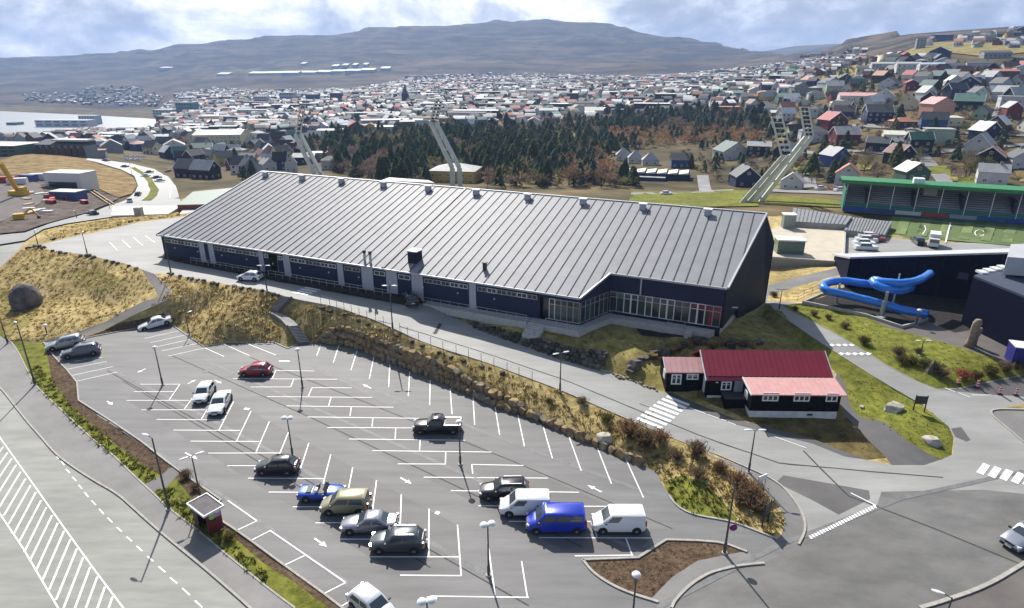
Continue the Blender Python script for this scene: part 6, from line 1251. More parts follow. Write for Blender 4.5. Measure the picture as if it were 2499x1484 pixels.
HL = [
 (1848, 379, 52, -6, 'black', 'pale', 'r', 'black house with a pale grey roof just left of the floodlight racks', 5.5, 2.0), (1781, 388, 66, 20, 'white', 'dark_green', 'g', 'white gabled house with a dark green roof left of the black one', 5, 5),
 (1660, 409, 48, 0, 'blue', 'slate', 'r', 'mid blue house between the wood and the driveway'), (1815, 454, 58, 10, 'navy', 'slate', 'g', 'navy blue house with white trimmed gable left of the floodlight beams'),
 (1930, 462, 52, -15, 'white', 'pale', 'g', 'white gabled house with a red base right of the floodlight beams'), (2065, 446, 60, -12, 'white', 'rust', 'g', 'white house with a red brown roof above the left end of the green stand'), (2033, 402, 56, 30, 'blue', 'pale', 'g', 'bright blue house with a pale roof and white base'),
 (1982, 345, 70, 0, 'pale_grey', 'slate', 'h', 'wide house under a grey hip roof right of the lamp racks'), (2057, 350, 62, 15, 'red', 'pale', 'r', 'dark red house with a pale eave right of the hip roofed one'), (2028, 315, 56, 25, 'red', 'red', 'g', 'crimson house with white corner gable'), (2055, 292, 52, -10, 'navy', 'black', 'r', 'navy house right behind the crimson one'),
 (2190, 398, 56, 35, 'black', 'brown', 'g', 'dark timber house with a brown roof beside the lane'), (2217, 456, 62, 20, 'dark' if False else 'green', 'cream', 'g', 'green walled house with a cream roof strip close to the stand', 6, 3), (2140, 368, 52, -20, 'black', 'slate', 'r', 'black house above the green gardens left of the lane'), (2181, 360, 34, 40, 'black', 'pale', 'r', 'narrow black house with a pale slanting roof'),
 (2236, 371, 56, 10, 'black', 'dark_green', 'r', 'large black house with a dark green roof at the top of the lane', 6, 3), (2188, 345, 70, -4, 'cream', 'cream', 'r', 'pale yellow house under a cream roof', 3.5, 1.5), (2137, 297, 64, 5, 'navy', 'slate', 'r', 'slate roofed navy house above the cream roofed one'), (2199, 310, 58, 8, 'brown', 'rust', 'h', 'low house with an orange brown roof', 3, 2),
 (2279, 290, 62, 25, 'pink', 'pink', 'g', 'tall salmon pink house with three floors', 8, 3.5), (2324, 306, 36, 0, 'cream', 'cream', 'h', 'small cream house with a flat hip roof right of the pink one', 4, 1), (2284, 346, 64, 0, 'pale_green', 'pale', 'f', 'pale green flat roofed house below the pink one', 6), (2386, 378, 62, -25, 'white', 'pale', 'g', 'white house with black upper gable and white trim', 4.5, 5),
 (2413, 406, 62, -20, 'black', 'rust', 'g', 'dark house under a brown red roof above the white garden wall'), (2415, 448, 66, -8, 'white', 'pale', 'r', 'white house with a dark base right above the stand', 4.5, 2.5), (2484, 408, 56, 10, 'white', 'slate', 'g', 'white gabled house touching the right edge near the stand'), (2431, 322, 50, -30, 'brown', 'white', 'g', 'brown house with broad white bargeboards', 4, 4),
 (2399, 341, 56, 30, 'navy', 'white', 'g', 'navy house with a white roof edge left of a long slope'), (2469, 265, 66, -5, 'white', 'pale', 'f', 'modern white box house with two floors near the right edge', 6.5), (2360, 266, 66, -15, 'black', 'green', 'r', 'black house with a mint green roof and white gable trim', 4.5, 4), (2362, 225, 52, -20, 'navy', 'black', 'g', 'tall dark navy house with white edged gable', 6, 4), (2382, 244, 40, 20, 'white', 'slate', 'g', 'small white gabled house tucked behind the black one'),
 (2092, 246, 86, -4, 'white', 'pink', 'r', 'long white house with a faded pink roof', 3.5, 2), (2153, 255, 48, -15, 'white', 'pale', 'g', 'white house at the right end of the pink roof'), (2044, 269, 40, 0, 'cream', 'cream', 'h', 'cream house with a pyramid roof', 5, 2), (1920, 248, 56, 5, 'green', 'green', 'r', 'house with a bright green roof above the wood', 4, 3), (1974, 208, 38, 25, 'white', 'rust', 'g', 'white square gabled house on the slope above the green roof', 5, 4), (2022, 216, 48, 20, 'white', 'slate', 'g', 'white house with three dark windows in its gable', 5, 4),
 (2060, 202, 36, 0, 'black', 'black', 'g', 'small black gabled house beside the white one with three windows', 4, 4), (2090, 210, 44, -20, 'white', 'black', 'g', 'house with black upper floor and white base', 5, 3), (2170, 216, 46, -30, 'white', 'black', 'g', 'white house under a steep black roof', 4, 4), (2220, 220, 30, 0, 'red', 'red', 'g', 'narrow dark red house with pink windows', 5, 2), (1947, 226, 38, 15, 'pale_green', 'slate', 'g', 'pale green house right of the bright green roof', 5, 4), (1987, 244, 38, 0, 'white', 'slate', 'h', 'white house under a dark hip roof'), (2033, 226, 42, 0, 'pale_green', 'pale', 'r', 'pale mint house below the three windowed one'),
 (2213, 266, 44, -15, 'cream', 'pale', 'g', 'pale cream house left of the pink tall one'), (1898, 288, 42, 0, 'brown', 'cream', 'r', 'brown house with a cream roof right behind the left lamp rack', 4, 1.5), (2153, 172, 56, -3, 'pale_grey', 'pale', 'r', 'first block of the pale terrace on the hillside', 6, 1.5), (2212, 174, 52, -3, 'white', 'pale', 'r', 'second block of the pale terrace on the hillside', 6, 1.5), (2268, 177, 54, -3, 'white', 'pale_blue', 'r', 'third block of the pale terrace on the hillside', 6, 1.5), (2290, 148, 42, -20, 'navy', 'pale_blue', 'g', 'tall blue grey house above the terrace', 8, 4), (2243, 119, 20, 0, 'grey', 'slate', 'f', 'dark concrete frame building on the green hill', 12), (2325, 177, 40, -5, 'white', 'slate', 'r', 'white house at the right end of the terrace', 5, 2),
 (2386, 168, 52, -8, 'pale_grey', 'slate', 'r', 'grey house on the slope right of the terrace', 4, 2), (2426, 141, 56, 0, 'grey', 'slate', 'r', 'long low grey building on the upper slope', 4, 2), (2440, 188, 60, 0, 'brown', 'rust', 'r', 'brown long house with an orange end', 4, 1.5), (2492, 186, 36, 0, 'white', 'slate', 'g', 'white balcony house at the right edge of the slope', 6, 2), (2300, 165, 40, 0, 'pale_blue', 'slate', 'g', 'pale blue grey gabled block behind the terrace', 5, 3), (2445, 92, 30, 0, 'black', 'black', 'r', 'black house beside the road on the ridge', 4, 3), (2494, 84, 34, 0, 'navy', 'black', 'g', 'tall black house on the ridge at the right edge', 7, 4), (2471, 88, 24, 0, 'navy', 'slate', 'r', 'small navy house on the ridge between two black ones', 4, 2),
 (1840, 232, 30, 0, 'white', 'pale', 'g', 'white gabled house left of the pink roofed villa', 5, 3), (1862, 236, 32, 0, 'pink', 'pink', 'h', 'rosy villa with a pink roof on the slope', 4, 2), (1778, 272, 54, -2, 'red', 'rust', 'f', 'long flat red building at the top of the wood', 4), (1786, 236, 46, 0, 'teal', 'green', 'r', 'teal house with a mint roof', 4, 2.5), (1582, 240, 26, 0, 'white', 'black', 'g', 'white pointed gable in the middle of the town', 7, 6), (1638, 234, 42, 0, 'cream', 'pale', 'h', 'tan domed hall in the town', 8, 3), (1582, 265, 30, 0, 'orange', 'rust', 'g', 'orange house in the middle of the town', 6, 4), (1543, 272, 34, 0, 'white', 'red', 'g', 'white house with a red roof left of the orange one', 5, 3),
 (1448, 283, 44, 0, 'white', 'cream', 'r', 'white house at the edge of the wood', 6, 3), (1516, 282, 48, 0, 'black', 'slate', 'f', 'row of black flat roofed blocks by the wood', 6), (1381, 312, 32, 0, 'pink', 'red', 'h', 'small pavilion with a red pink hip roof in the trees', 3, 3), (1338, 286, 44, 0, 'white', 'pale', 'r', 'white two floor house above the dark spruces', 7, 2), (1407, 276, 34, 15, 'pale_grey', 'brown', 'g', 'grey house with a brown roof at the edge of the wood', 5, 4), (1302, 308, 30, 0, 'white', 'pink', 'g', 'white house with a pink roof among spruces', 5, 3), (1770, 184, 56, 0, 'teal', 'white', 'f', 'long factory with a white roof edge high in the town', 9), (1262, 292, 28, 0, 'pale_blue', 'pale', 'r', 'pale blue house among the trees left of the pink roof', 5, 2),
 (1870, 172, 34, 0, 'grey', 'slate', 'f', 'cluster block at the foot of the far saddle', 7), (1113, 444, 108, -12, 'yellow', 'pale', 'h', 'yellow villa with a pale hip roof behind the middle floodlight mast', 6, 2.4), (1520, 390, 34, 0, 'white', 'pale', 'h', 'left one of three white pavilions with pyramid roofs', 3, 4), (1550, 397, 36, 0, 'white', 'pale', 'h', 'middle one of three white pavilions with pyramid roofs', 3, 4), (1586, 403, 40, 0, 'white', 'pale', 'h', 'right one of three white pavilions with pyramid roofs', 3, 4),
 (868, 326, 46, 10, 'red', 'red', 'g', 'red house with a white gable above the wood', 6, 5), (905, 322, 30, 0, 'yellow', 'rust', 'g', 'small yellow house right of the red one', 5, 3), (945, 322, 56, 3, 'white', 'white', 'f', 'long white flat roofed block above the wood', 5), (806, 328, 60, 0, 'pale_grey', 'white', 'f', 'white flat roof left of the red house', 4), (688, 414, 34, -10, 'navy', 'black', 'r', 'navy house touching the left end of the hall ridge', 6, 4), (712, 420, 26, 0, 'white', 'slate', 'g', 'white house with a dark door beside the navy one', 5, 4), (655, 416, 32, 30, 'pale_grey', 'pale', 'g', 'grey house with a pale roof left of the navy one'), (612, 430, 42, 25, 'pale_blue', 'slate', 'g', 'blue grey gabled house near the top left of the roof', 5, 5), (776, 392, 44, 0, 'grey', 'white', 'f', 'flat white roofed house left of the wood', 5), (806, 412, 38, 0, 'white', 'slate', 'h', 'white house with small windows right of the far left mast', 5, 2), (745, 398, 50, -6, 'black', 'pale', 'r', 'dark house with pale roofs behind the far left mast', 4, 2),
 (545, 352, 108, -7, 'cream', 'white', 'r', 'long yellow school building with a pale roof', 9, 3), (486, 352, 40, -7, 'cream', 'pale', 'g', 'yellow gabled wing left of the long school', 9, 4), (468, 432, 56, -30, 'black', 'slate', 'r', 'left block of the black house cluster by the bend', 5, 4), (505, 436, 52, -30, 'black', 'pale', 'r', 'right block of the black house cluster by the bend', 5, 4), (497, 372, 46, 0, 'red', 'dark_green', 'r', 'red barn with a dark green roof below the school', 4, 3), (428, 372, 46, 10, 'white', 'pale', 'g', 'white house with steep gables above the bend', 6, 4), (340, 350, 40, 0, 'cream', 'white', 'f', 'cream flat roofed block above the car park by the bend', 5), (275, 372, 44, 15, 'grey', 'pale', 'g', 'grey shed with pale gable left of the white cars', 5, 4), (238, 384, 40, 5, 'grey', 'brown', 'f', 'low grey block above the start of the bend', 4), (395, 350, 36, 0, 'white', 'white', 'r', 'white block right of the cream flat one', 6, 2)]
for a in HL:
    hpx(a[0], a[1], a[2], a[3], a[4], a[5], a[6], a[7], *(a[8:10]), near=2 if a[1] > 200 else 1, trim=a[4] in ('black', 'navy', 'red', 'brown') or 'trim' in a[7])
# the dark top of some two tone houses is a part of its own
# ------------------------------------------------------------------ special buildings further off
def blockb(px, py, wpx, hpx_, dm, rot, wc, rc, label, name='building', cat='building', nwin=(6, 3), flat=.3):
    g = Vector(G(px, py)); dist = (g - Vector(C0)).dot(Vector(_fw)); w = wpx * dist / F; h = hgt(g, py - hpx_); HP.append((g.x, g.y, max(w, dm) * .6))
    t = thing(name, label, cat, tuple(g), R(rot)); MB().b2((-w / 2, -dm / 2, -2), (w / 2, dm / 2, h)).build('walls', wallm(wc), t); MB().b2((-w / 2 - .3, -dm / 2 - .3, h), (w / 2 + .3, dm / 2 + .3, h + flat)).build('roof', roofm(rc), t)
    nx, nz = nwin; m = MB().b2((-w / nx * .33, -.08, -h / nz * .22), (w / nx * .33, .05, h / nz * .22)).mesh('window', M_pane)
    for i in range(nx):
        for j in range(nz): inst('window', m, t, (-w / 2 + w * (i + .5) / nx, -dm / 2 - .02, h * (j + .55) / nz))
    return t
for a in [(25, 378, 110, 26, 20, -4, 'dark_green' if False else 'green', 'cream', 'dark office block with a pale roof at the left edge of the harbour'), (20, 340, 70, 14, 20, 0, 'black', 'green', 'dark green topped block behind the office at the left edge'), (165, 315, 130, 22, 25, -2, 'white', 'pale_blue', 'large pale blue warehouse on the quay'), (225, 312, 40, 30, 20, 0, 'pale_blue', 'pale', 'taller grey tower at the right end of the quay warehouse'), (40, 313, 24, 14, 20, 0, 'teal', 'slate', 'small dark shed alone on the quay'), (180, 330, 60, 14, 16, 0, 'red', 'pink', 'reddish low warehouse in front of the quay'),
          (460, 278, 40, 28, 25, 0, 'teal', 'slate', 'teal block standing beside the end of the bay'), (405, 286, 46, 18, 20, 0, 'pale_grey', 'pale', 'grey block left of the teal one by the bay'), (765, 250, 28, 20, 20, 0, 'navy', 'pale', 'first blue tower block in the town'), (822, 247, 26, 20, 20, 0, 'navy', 'pale', 'second blue tower block in the town'), (705, 250, 34, 24, 20, 0, 'pale_grey', 'pale_grey' if False else 'pale', 'wide pale tower block left of the blue ones'), (640, 255, 30, 20, 20, 0, 'pale_grey', 'pale', 'pale block at the left of the tower group'), (1395, 250, 28, 22, 20, 0, 'navy', 'black', 'dark blue cube in the middle of the town'), (1040, 234, 70, 10, 20, 0, 'pale_blue', 'pale_blue', 'long blue grey block right of the church')]: blockb(*a)
# waterfront row with saw tooth gables
g = Vector(G(150, 380)); t = thing('terrace_building', 'long grey terrace with a saw tooth row of dark gables', 'building', tuple(g), -.13); Lr = 120 * (g.y) / F * 1.1
MB().b2((-Lr * .5, 0, -2), (Lr * .5, 9, 5.5)).build('walls', wallm('grey'), t); MB().prism([(-Lr * .5, -.3), (Lr * .5, -.3), (Lr * .5, 9), (-Lr * .5, 9)], 5.5, [5.9, 5.9, 8, 8]).build('roof', roofm('slate'), t)
for i in range(8): x = -Lr * .5 + Lr * (i + .5) / 8; MB().prism([(x - 1.4, -.9), (x + 1.4, -.9), (x + 1.4, 0), (x - 1.4, 0)], 0, [3, 3, 3, 3]).add([(x - 1.6, -1, 3), (x + 1.6, -1, 3), (x, -1, 6), (x - 1.6, 3, 3), (x + 1.6, 3, 3), (x, 3, 6)], [(0, 1, 2), (0, 2, 5, 3), (1, 4, 5, 2), (3, 5, 4)]).build('gable_bay', wallm('brown'), t)
MB().b2((-Lr * .2, 2, 7.6), (Lr * .5, 8, 8.6)).build('upper_roof', roofm('white'), t)
# church
g = Vector(G(1003, 256)); h = hgt(g, 206); t = thing('church', 'dark church with a tall pointed spire in the town centre', 'church', tuple(g)); cm = wallm('navy'); MB().b2((-8, -6, -2), (22, 8, h * .28)).build('nave', cm, t); MB().prism([(-8, -7), (22, -7), (22, 9), (-8, 9)], h * .28, [h * .28 + .2] * 4).add([(-8, -7, h * .28), (22, -7, h * .28), (22, 9, h * .28), (-8, 9, h * .28), (-8, 1, h * .45), (22, 1, h * .45)], [(0, 1, 5, 4), (2, 3, 4, 5), (1, 2, 5), (3, 0, 4)]).build('nave_roof', roofm('slate'), t)
MB().box((-8, 0, h * .27), (9, 9, h * .55)).build('tower', cm, t); MB().box((-8, 0, h * .77), (8, 8, h * .46), taper=.03).build('spire', roofm('slate'), t)
# long low building with pale skylight strips right of the wood
g = Vector(G(1602, 436)); t = thing('day_centre', 'long low blue building with rows of pale slanted roof strips right of the wood', 'building', tuple(g), -.28); MB().b2((-15, -5, -2), (15, 6, 3)).build('walls', wallm('navy'), t)
for i in range(6): MB().prism([(-14.6 + i * 4.9, -5.3), (-10.4 + i * 4.9, -5.3), (-10.4 + i * 4.9, 6.2), (-14.6 + i * 4.9, 6.2)], 3, [3.2, 3.9, 3.9, 3.2]).build('roof_strip', roofm('cream'), t)
MB().b2((-14, -9, -2), (4, -5, 1.6)).build('annexe', wallm('blue'), t); MB().b2((-14.3, -9.3, 1.6), (4.3, -4.9, 1.9)).build('annexe_roof', roofm('pale'), t); HP.append((g.x, g.y, 22))
# ------------------------------------------------------------------ roads and grass further off
drape('lawn', [(1545, 468), (1640, 470), (1790, 466), (1850, 466), (1850, 505), (1790, 506), (1600, 505), (1530, 500)], M_green, .3, 8); drape('lawn', [(1862, 478), (1935, 480), (2050, 492), (2052, 508), (1930, 504), (1866, 500)], M_green, .3, 8)
M_street = mat('street_tarmac', (.20, .195, .19), .8, var=.1, scale=.2, world_=True)
M_pale_street = mat('sunlit_street_tarmac', (.20, .20, .19), .6, var=.08, scale=.1, world_=True)  # smoother tarmac for the distant main road and hill roads
for q in [[(1539, 472), (1789, 463), (1790, 467), (1540, 477)], [(1700, 429), (1728, 429), (1736, 466), (1706, 468)], [(2228, 372), (2262, 372), (2328, 450), (2292, 455)], [(1960, 415), (1985, 415), (1996, 458), (1962, 460)], [(1856, 460), (2057, 470), (2056, 477), (1856, 468)], [(2325, 452), (2600, 462), (2600, 470), (2325, 460)]]: drape('street', q, M_street, .3, 6)
drape('main_road', [(-50, 588), (0, 577), (62, 571), (121, 549), (188, 531), (268, 504), (309, 490), (330, 471), (337, 455), (328, 431), (295, 415), (242, 399), (209, 391), (215, 388), (255, 392), (322, 401), (376, 414), (411, 433), (430, 457), (436, 477), (443, 503), (400, 512), (268, 533), (161, 549), (107, 562), (62, 590), (0, 600), (-50, 612)], M_pale_street, .35, 6)
gline([(322, 411), (345, 425), (362, 440), (370, 455), (378, 466), (372, 480), (358, 492)], 3.0, M_green, .5, 'central_reservation')
gline([(268, 405), (300, 411), (322, 418), (345, 432), (356, 448), (352, 465), (335, 482), (300, 500)], .35, M_white, .5, 'lane_line'); gline([(390, 425), (410, 440), (418, 460), (415, 485)], .35, M_white, .5, 'lane_line')
M_hill = mat('brown_hill_grass', (.13, .085, .035), .95, 0, 0, .25, col2=(.33, .23, .10), world_=True, det=9, bump=.5, spec=.1); drape('hill_grass', [(0, 395), (60, 372), (120, 378), (230, 398), (300, 420), (325, 435), (335, 455), (322, 475), (290, 485), (240, 462), (150, 440), (60, 430), (0, 428)], M_hill, .4, 8)
M_dirt = mat('excavated_dirt', (.06, .045, .038), .95, 0, 0, .35, col2=(.17, .135, .115), world_=True, det=9, bump=.6, spec=.1); M_dirt2 = mat('gravel_yard', (.17, .15, .14), .9, 0, .15, .3, world_=True, det=8, spec=.1)
drape('excavated_slope', [(-40, 428), (60, 432), (150, 442), (240, 464), (290, 487), (262, 502), (188, 529), (121, 547), (62, 568), (0, 574), (-40, 580)], M_dirt, .45, 6)
drape('gravel_yard', [(-40, 440), (60, 438), (100, 455), (110, 480), (100, 500), (40, 530), (-40, 560)], M_dirt2, .6, 6)
drape('hillside_grass', [(1990, 190), (2060, 165), (2130, 150), (2150, 168), (2100, 178), (2010, 205)], M_mix, .6, 14); drape('hillside_grass', [(2190, 135), (2280, 105), (2500, 100), (2500, 130), (2400, 140), (2290, 130), (2230, 138)], M_mix, .8, 14)
drape('meadow', [(1340, 333), (1370, 326), (1410, 328), (1400, 338), (1360, 340)], M_mix, .6, 10)
drape('hill_road', [(2360, 88), (2400, 84), (2500, 100), (2500, 105), (2420, 94), (2372, 92)], M_pale_street, 1.2, 14); drape('hill_road', [(1560, 190), (1622, 183), (1690, 178), (1690, 181), (1622, 190), (1580, 194)], M_pale_street, 1.5, 14)
r_ = random.Random(77); M_gard = [M_mix, M_green, M_dark, mat('garden_earth', (.05, .035, .022), .95, 0, 0, .3, col2=(.12, .085, .05), world_=True, spec=.1)]
for i in range(46):
    px, py = r_.uniform(1870, 2490), r_.uniform(235, 445); s_ = (py - 100) / 9; sk = r_.uniform(-.5, .5) * s_
    drape('garden', [(px, py), (px + s_ * 1.3, py - 2), (px + s_ * 1.3 + sk, py + s_ * .5), (px + sk, py + s_ * .5 + 2)], r_.choice(M_gard), .22 + .004 * i, 5)
for q in [[(1880, 300), (2060, 306), (2250, 318), (2500, 330), (2500, 335), (2250, 323), (2060, 311), (1880, 304)], [(1890, 368), (2000, 372), (2228, 376), (2228, 382), (2000, 378), (1890, 373)], [(2262, 372), (2500, 352), (2500, 358), (2262, 379)], [(2060, 275), (2075, 275), (2140, 310), (2120, 310)], [(2440, 240), (2452, 240), (2425, 300), (2408, 300)]]: drape('street', q, M_street, .5, 6)
# ------------------------------------------------------------------ building site and roofs at the far left
def simple(px, py, size, rot, m, label, name, cat, mr=None, lift=0., group=None):
    g = G(px, py); t = thing(name, label, cat, (g[0], g[1], g[2] + lift), R(rot), group); MB().b2((-size[0] / 2, -size[1] / 2, 0), (size[0] / 2, size[1] / 2, size[2])).build('body', m, t)
    if mr: MB().b2((-size[0] / 2 - .15, -size[1] / 2 - .15, size[2]), (size[0] / 2 + .15, size[1] / 2 + .15, size[2] + .2)).build('roof', mr, t)
    return t
M_sitew = mat('site_white', (.62, .62, .60), .7); M_siter = mat('site_red', (.38, .03, .03), .6); M_yel = mat('crane_yellow', (.62, .36, .02), .5); M_blu = mat('site_blue', (.03, .07, .2), .6)
t = simple(180, 462, (15, 8, 6.5), -8, M_sitew, 'white site building of two floors on the excavated slope', 'site_building', 'building', M_sitew); MB().b2((-6, -4.2, 1), (5.5, -4.0, 3.4)).build('window_band', M_pane, t)
t2 = simple(170, 487, (10, 5, 3), -8, M_blu, 'dark blue site cabin among red steel frames', 'site_cabin', 'cabin', M_sitew)
for i, (x, y) in enumerate(((72, 443), (96, 440), (20, 448), (45, 452))): simple(x, y, (6, 2.5, 2.6), -5 + 8 * i, [M_blu, M_sitew, M_siter, M_sitew][i], ['blue container on the gravel yard', 'white container right of the blue one', 'red container at the left edge of the yard', 'white container left of the blue one'][i], 'site_container', 'container')
r_ = random.Random(11)
for i in range(14):
    x, y = 122 + r_.uniform(0, 85), 478 + r_.uniform(-8, 22); g = G(x, y); t = thing('steel_frame', 'red steel frame part lying on the building site', 'steel frame', g, r_.uniform(0, 3), 'red steel parts on the building site')
    MB().b2((-1.6, -.7, .2), (1.6, -.5, 1.6)).b2((-1.6, .5, .2), (1.6, .7, 1.6)).b2((-1.6, -.5, 1.4), (1.6, .5, 1.6)).build('frame', M_siter, t)
for i in range(12):
    x, y = 60 + r_.uniform(0, 60), 470 + r_.uniform(0, 60); g = G(x, y); o = MB().box((0, 0, .5), (3.2, 1.4, .8)).build('material_stack', M_sitew if i % 3 else mat('timber', (.45, .33, .18), .8), loc=g, rz=r_.uniform(0, 3)); tag(o, 'pallet of pale building material on the gravel yard', 'pallet', 'pallets on the building site')
# crane: long yellow boom
b0 = Vector(G(48, 480)); top = Vector(atY(0, 398, b0.y - 6)); t = thing('mobile_crane', 'yellow mobile crane with its boom raised at the left edge', 'crane', tuple(b0)); MB().box((0, 0, 1.3), (5.5, 2.6, 1.6)).box((1.6, 0, 2.6), (1.8, 2, 1.4)).build('body', M_yel, t); MB().bar((0, 0, 2.2), top - b0, 1.1, 1.2).build('boom', M_yel, t); MB().b2((-2.8, -1.4, 0), (2.8, 1.4, .55)).build('tracks', M_trim, t)
# digger
g = Vector(G(50, 540)); t = thing('excavator', 'small orange excavator working on the dirt slope', 'excavator', tuple(g), .4); MB().box((0, 0, 1.5), (2.6, 2, 1.5)).build('cab', M_yel, t); MB().b2((-1.7, -1.2, 0), (1.7, 1.2, .7)).build('tracks', M_trim, t); MB().bar((1, 0, 1.6), (3.2, 0, 3.6), .35, .4).bar((3.2, 0, 3.6), (4.6, 0, 1.2), .3, .35).build('arm', M_yel, t); MB().box((4.6, 0, .7), (.7, .9, .9)).build('bucket', M_trim, t)
a, b = Vector(G(207, 458)), Vector(G(275, 503)); t = thing('site_stairs', 'long pale timber stairway up the excavated slope', 'stairs', tuple(a)); [MB().bar(Vector((0, s, .5)), (b - a) + Vector((0, s, .5)), .35, .5).build('stringer', mat('timber', (.45, .33, .18), .8), t) for s in (-.9, .9)]
# white flat roofs by the road, red hall with green roof behind the sports hall
def flatroof(poly, z, z0, mw, mr, label, name='flat_building'):
    q = [at(*p, z) for p in poly]; c = q[0]; t = thing(name, label, 'building', (c[0], c[1], z0)); l = [(p[0] - c[0], p[1] - c[1]) for p in q]; MB().prism(l, -3, z - z0 - .3).build('walls', mw, t); MB().prism(l, z - z0 - .3, z - z0).build('roof', mr, t); return t
tt = flatroof([(271, 526), (276, 503), (443, 502), (410, 522)], 1.5, -3, M_gwall, mat('white_roof_felt', (.66, .65, .62), .8), 'wide white flat roof between the dual road and the straw bank'); g = at(340, 525, 1.5); c = tt.location; MB().box((g[0] - c.x, g[1] - c.y, 5.4), (1.8, 1.6, 2.4)).build('chimney', M_gwall, tt)
flatroof([(436, 524), (447, 511), (490, 512), (484, 522)], 1.8, -3, M_gwall, MATS['white_roof_felt'], 'small white flat roof left of the hall corner')
M_rw = mat('dark_red_wall', (.17, .018, .02), .6)
tt = flatroof([(432, 500), (520, 498), (640, 470), (630, 452), (470, 468)], 3.2, -3, M_rw, mat('sage_green_roof', (.12, .17, .13), .6), 'dark red hall with a sage green roof behind the left end of the hall', 'red_hall')
g = at(497, 533, 5.0); o = MB().tube((0, 0, 0), (0, 0, 2.4), .5, .45, n=10).tube((0, 0, 2.4), (0, 0, 2.7), .6, n=10).build('flue_box', M_trim, loc=tuple(g)); tag(o, 'black round flue standing beside the left gable of the hall', 'flue')
flatroof([(930, 440), (1060, 446), (1045, 440), (950, 433)], 10, 2, M_gwall, MATS['white_roof_felt'], 'white low pitched roof showing over the hall ridge left of the yellow villa')
# far industrial white roofs on the mountain foot
for i, (x, y, w) in enumerate([(545, 186, 26), (628, 184, 36), (668, 183.5, 38), (708, 183, 38), (750, 182, 38), (791, 180.5, 34), (826, 179, 32), (862, 178, 34), (898, 176, 30), (940, 172, 20), (818, 166, 14), (842, 164, 12), (866, 163, 10), (892, 162, 10), (405, 170, 26), (740, 160, 10)]):
    g = Vector(G(x, y)); dist = g.y; t = thing('warehouse', ['pale warehouse roof far left of the long row on the mountain foot'] [0] if i == 0 else 'white roofed warehouse in the long row at the foot of the mountain' if i < 10 else ['small white roofed building at the left end above the warehouse row', 'second small white roofed building above the warehouse row', 'third small white roofed building above the warehouse row', 'small white roofed building at the right end above the warehouse row', 'pale warehouse far left on the mountain foot near the bay', 'single pale roof high above the warehouse row'][i - 10], 'warehouse', tuple(g), 0, None if i == 0 else 'warehouses at the foot of the mountain' if i < 10 else 'small buildings above the warehouses'); ww = w * dist / F * 1.03; MB().b2((-ww / 2, -10, -6), (ww / 2, 14, 7)).build('walls', wallm('pale_blue'), t); MB().prism([(-ww / 2 - .5, -11), (ww / 2 + .5, -11), (ww / 2 + .5, 40), (-ww / 2 - .5, 40)], 7, [8, 8, 15, 15]).build('roof', roofm('pale_blue'), t)
# ------------------------------------------------------------------ town
def inpx(px, py, poly): return inside(np.array([[px, py]]), poly)[0]
WOOD = [(742, 350), (830, 338), (960, 328), (1100, 322), (1220, 318), (1330, 322), (1420, 303), (1500, 288), (1640, 280), (1750, 278), (1885, 292), (1885, 335), (1868, 352), (1740, 348), (1600, 362), (1500, 375), (1470, 400), (1500, 440), (1560, 452), (1540, 466), (1300, 475), (1230, 470), (1180, 455), (1050, 455), (1000, 450), (900, 440), (830, 430), (800, 402), (750, 392)]
TOWN = [(400, 262), (440, 232), (520, 218), (640, 225), (850, 222), (960, 205), (1000, 190), (1150, 182), (1300, 184), (1500, 188), (1560, 196), (1690, 182), (1850, 168), (1900, 160), (1985, 152), (2090, 140), (2120, 150), (2190, 140), (2230, 148), (2340, 160), (2500, 165), (2600, 165), (2600, 445), (2320, 452), (2070, 448), (1860, 462), (1760, 455), (1640, 395), (1700, 350), (1885, 345), (1885, 288), (1750, 274), (1500, 284), (1420, 298), (1330, 318), (1100, 318), (830, 333), (740, 348), (745, 395), (640, 425), (600, 440), (540, 400), (440, 395), (400, 385), (320, 372), (230, 360), (60, 350), (0, 345), (0, 322), (110, 318), (240, 305), (390, 292)]
OUTER = [(40, 248), (150, 256), (390, 262), (400, 240), (330, 212), (250, 205), (170, 225), (60, 232)]
OUT2 = [(130, 180), (240, 190), (330, 184), (240, 170), (160, 172)]; OUT3 = [(2200, 100), (2260, 118), (2498, 120), (2498, 70), (2440, 78), (2330, 98)]; OUT4 = [(1940, 150), (2120, 128), (2110, 118), (1960, 140)]
NOB = [[(1985, 195), (2060, 165), (2130, 150), (2150, 166), (2100, 180), (2010, 207)], [(0, 300), (0, 260), (385, 276), (395, 288), (120, 300), (0, 325)], [(1545, 500), (1545, 455), (1850, 455), (1850, 500)], [(2225, 365), (2265, 365), (2335, 455), (2285, 458)], [(200, 405), (200, 380), (330, 385), (450, 430), (450, 500), (330, 480)]]
cand = []; Y = 225.; r_ = random.Random(21)
wcs = ['white'] * 5 + ['pale_grey'] * 3 + ['cream'] * 2 + ['black'] * 6 + ['brown', 'navy', 'grey', 'grey'] + ['grey', 'grey', 'navy', 'brown', 'red', 'red', 'pale_green', 'pale_blue', 'yellow', 'blue', 'green', 'black', 'orange']
rcs = ['pale'] * 7 + ['slate'] * 8 + ['white'] * 2 + ['black'] * 6 + ['brown', 'rust'] + ['red', 'rust', 'brown', 'green', 'pale_blue', 'cream', 'dark_green', 'slate']
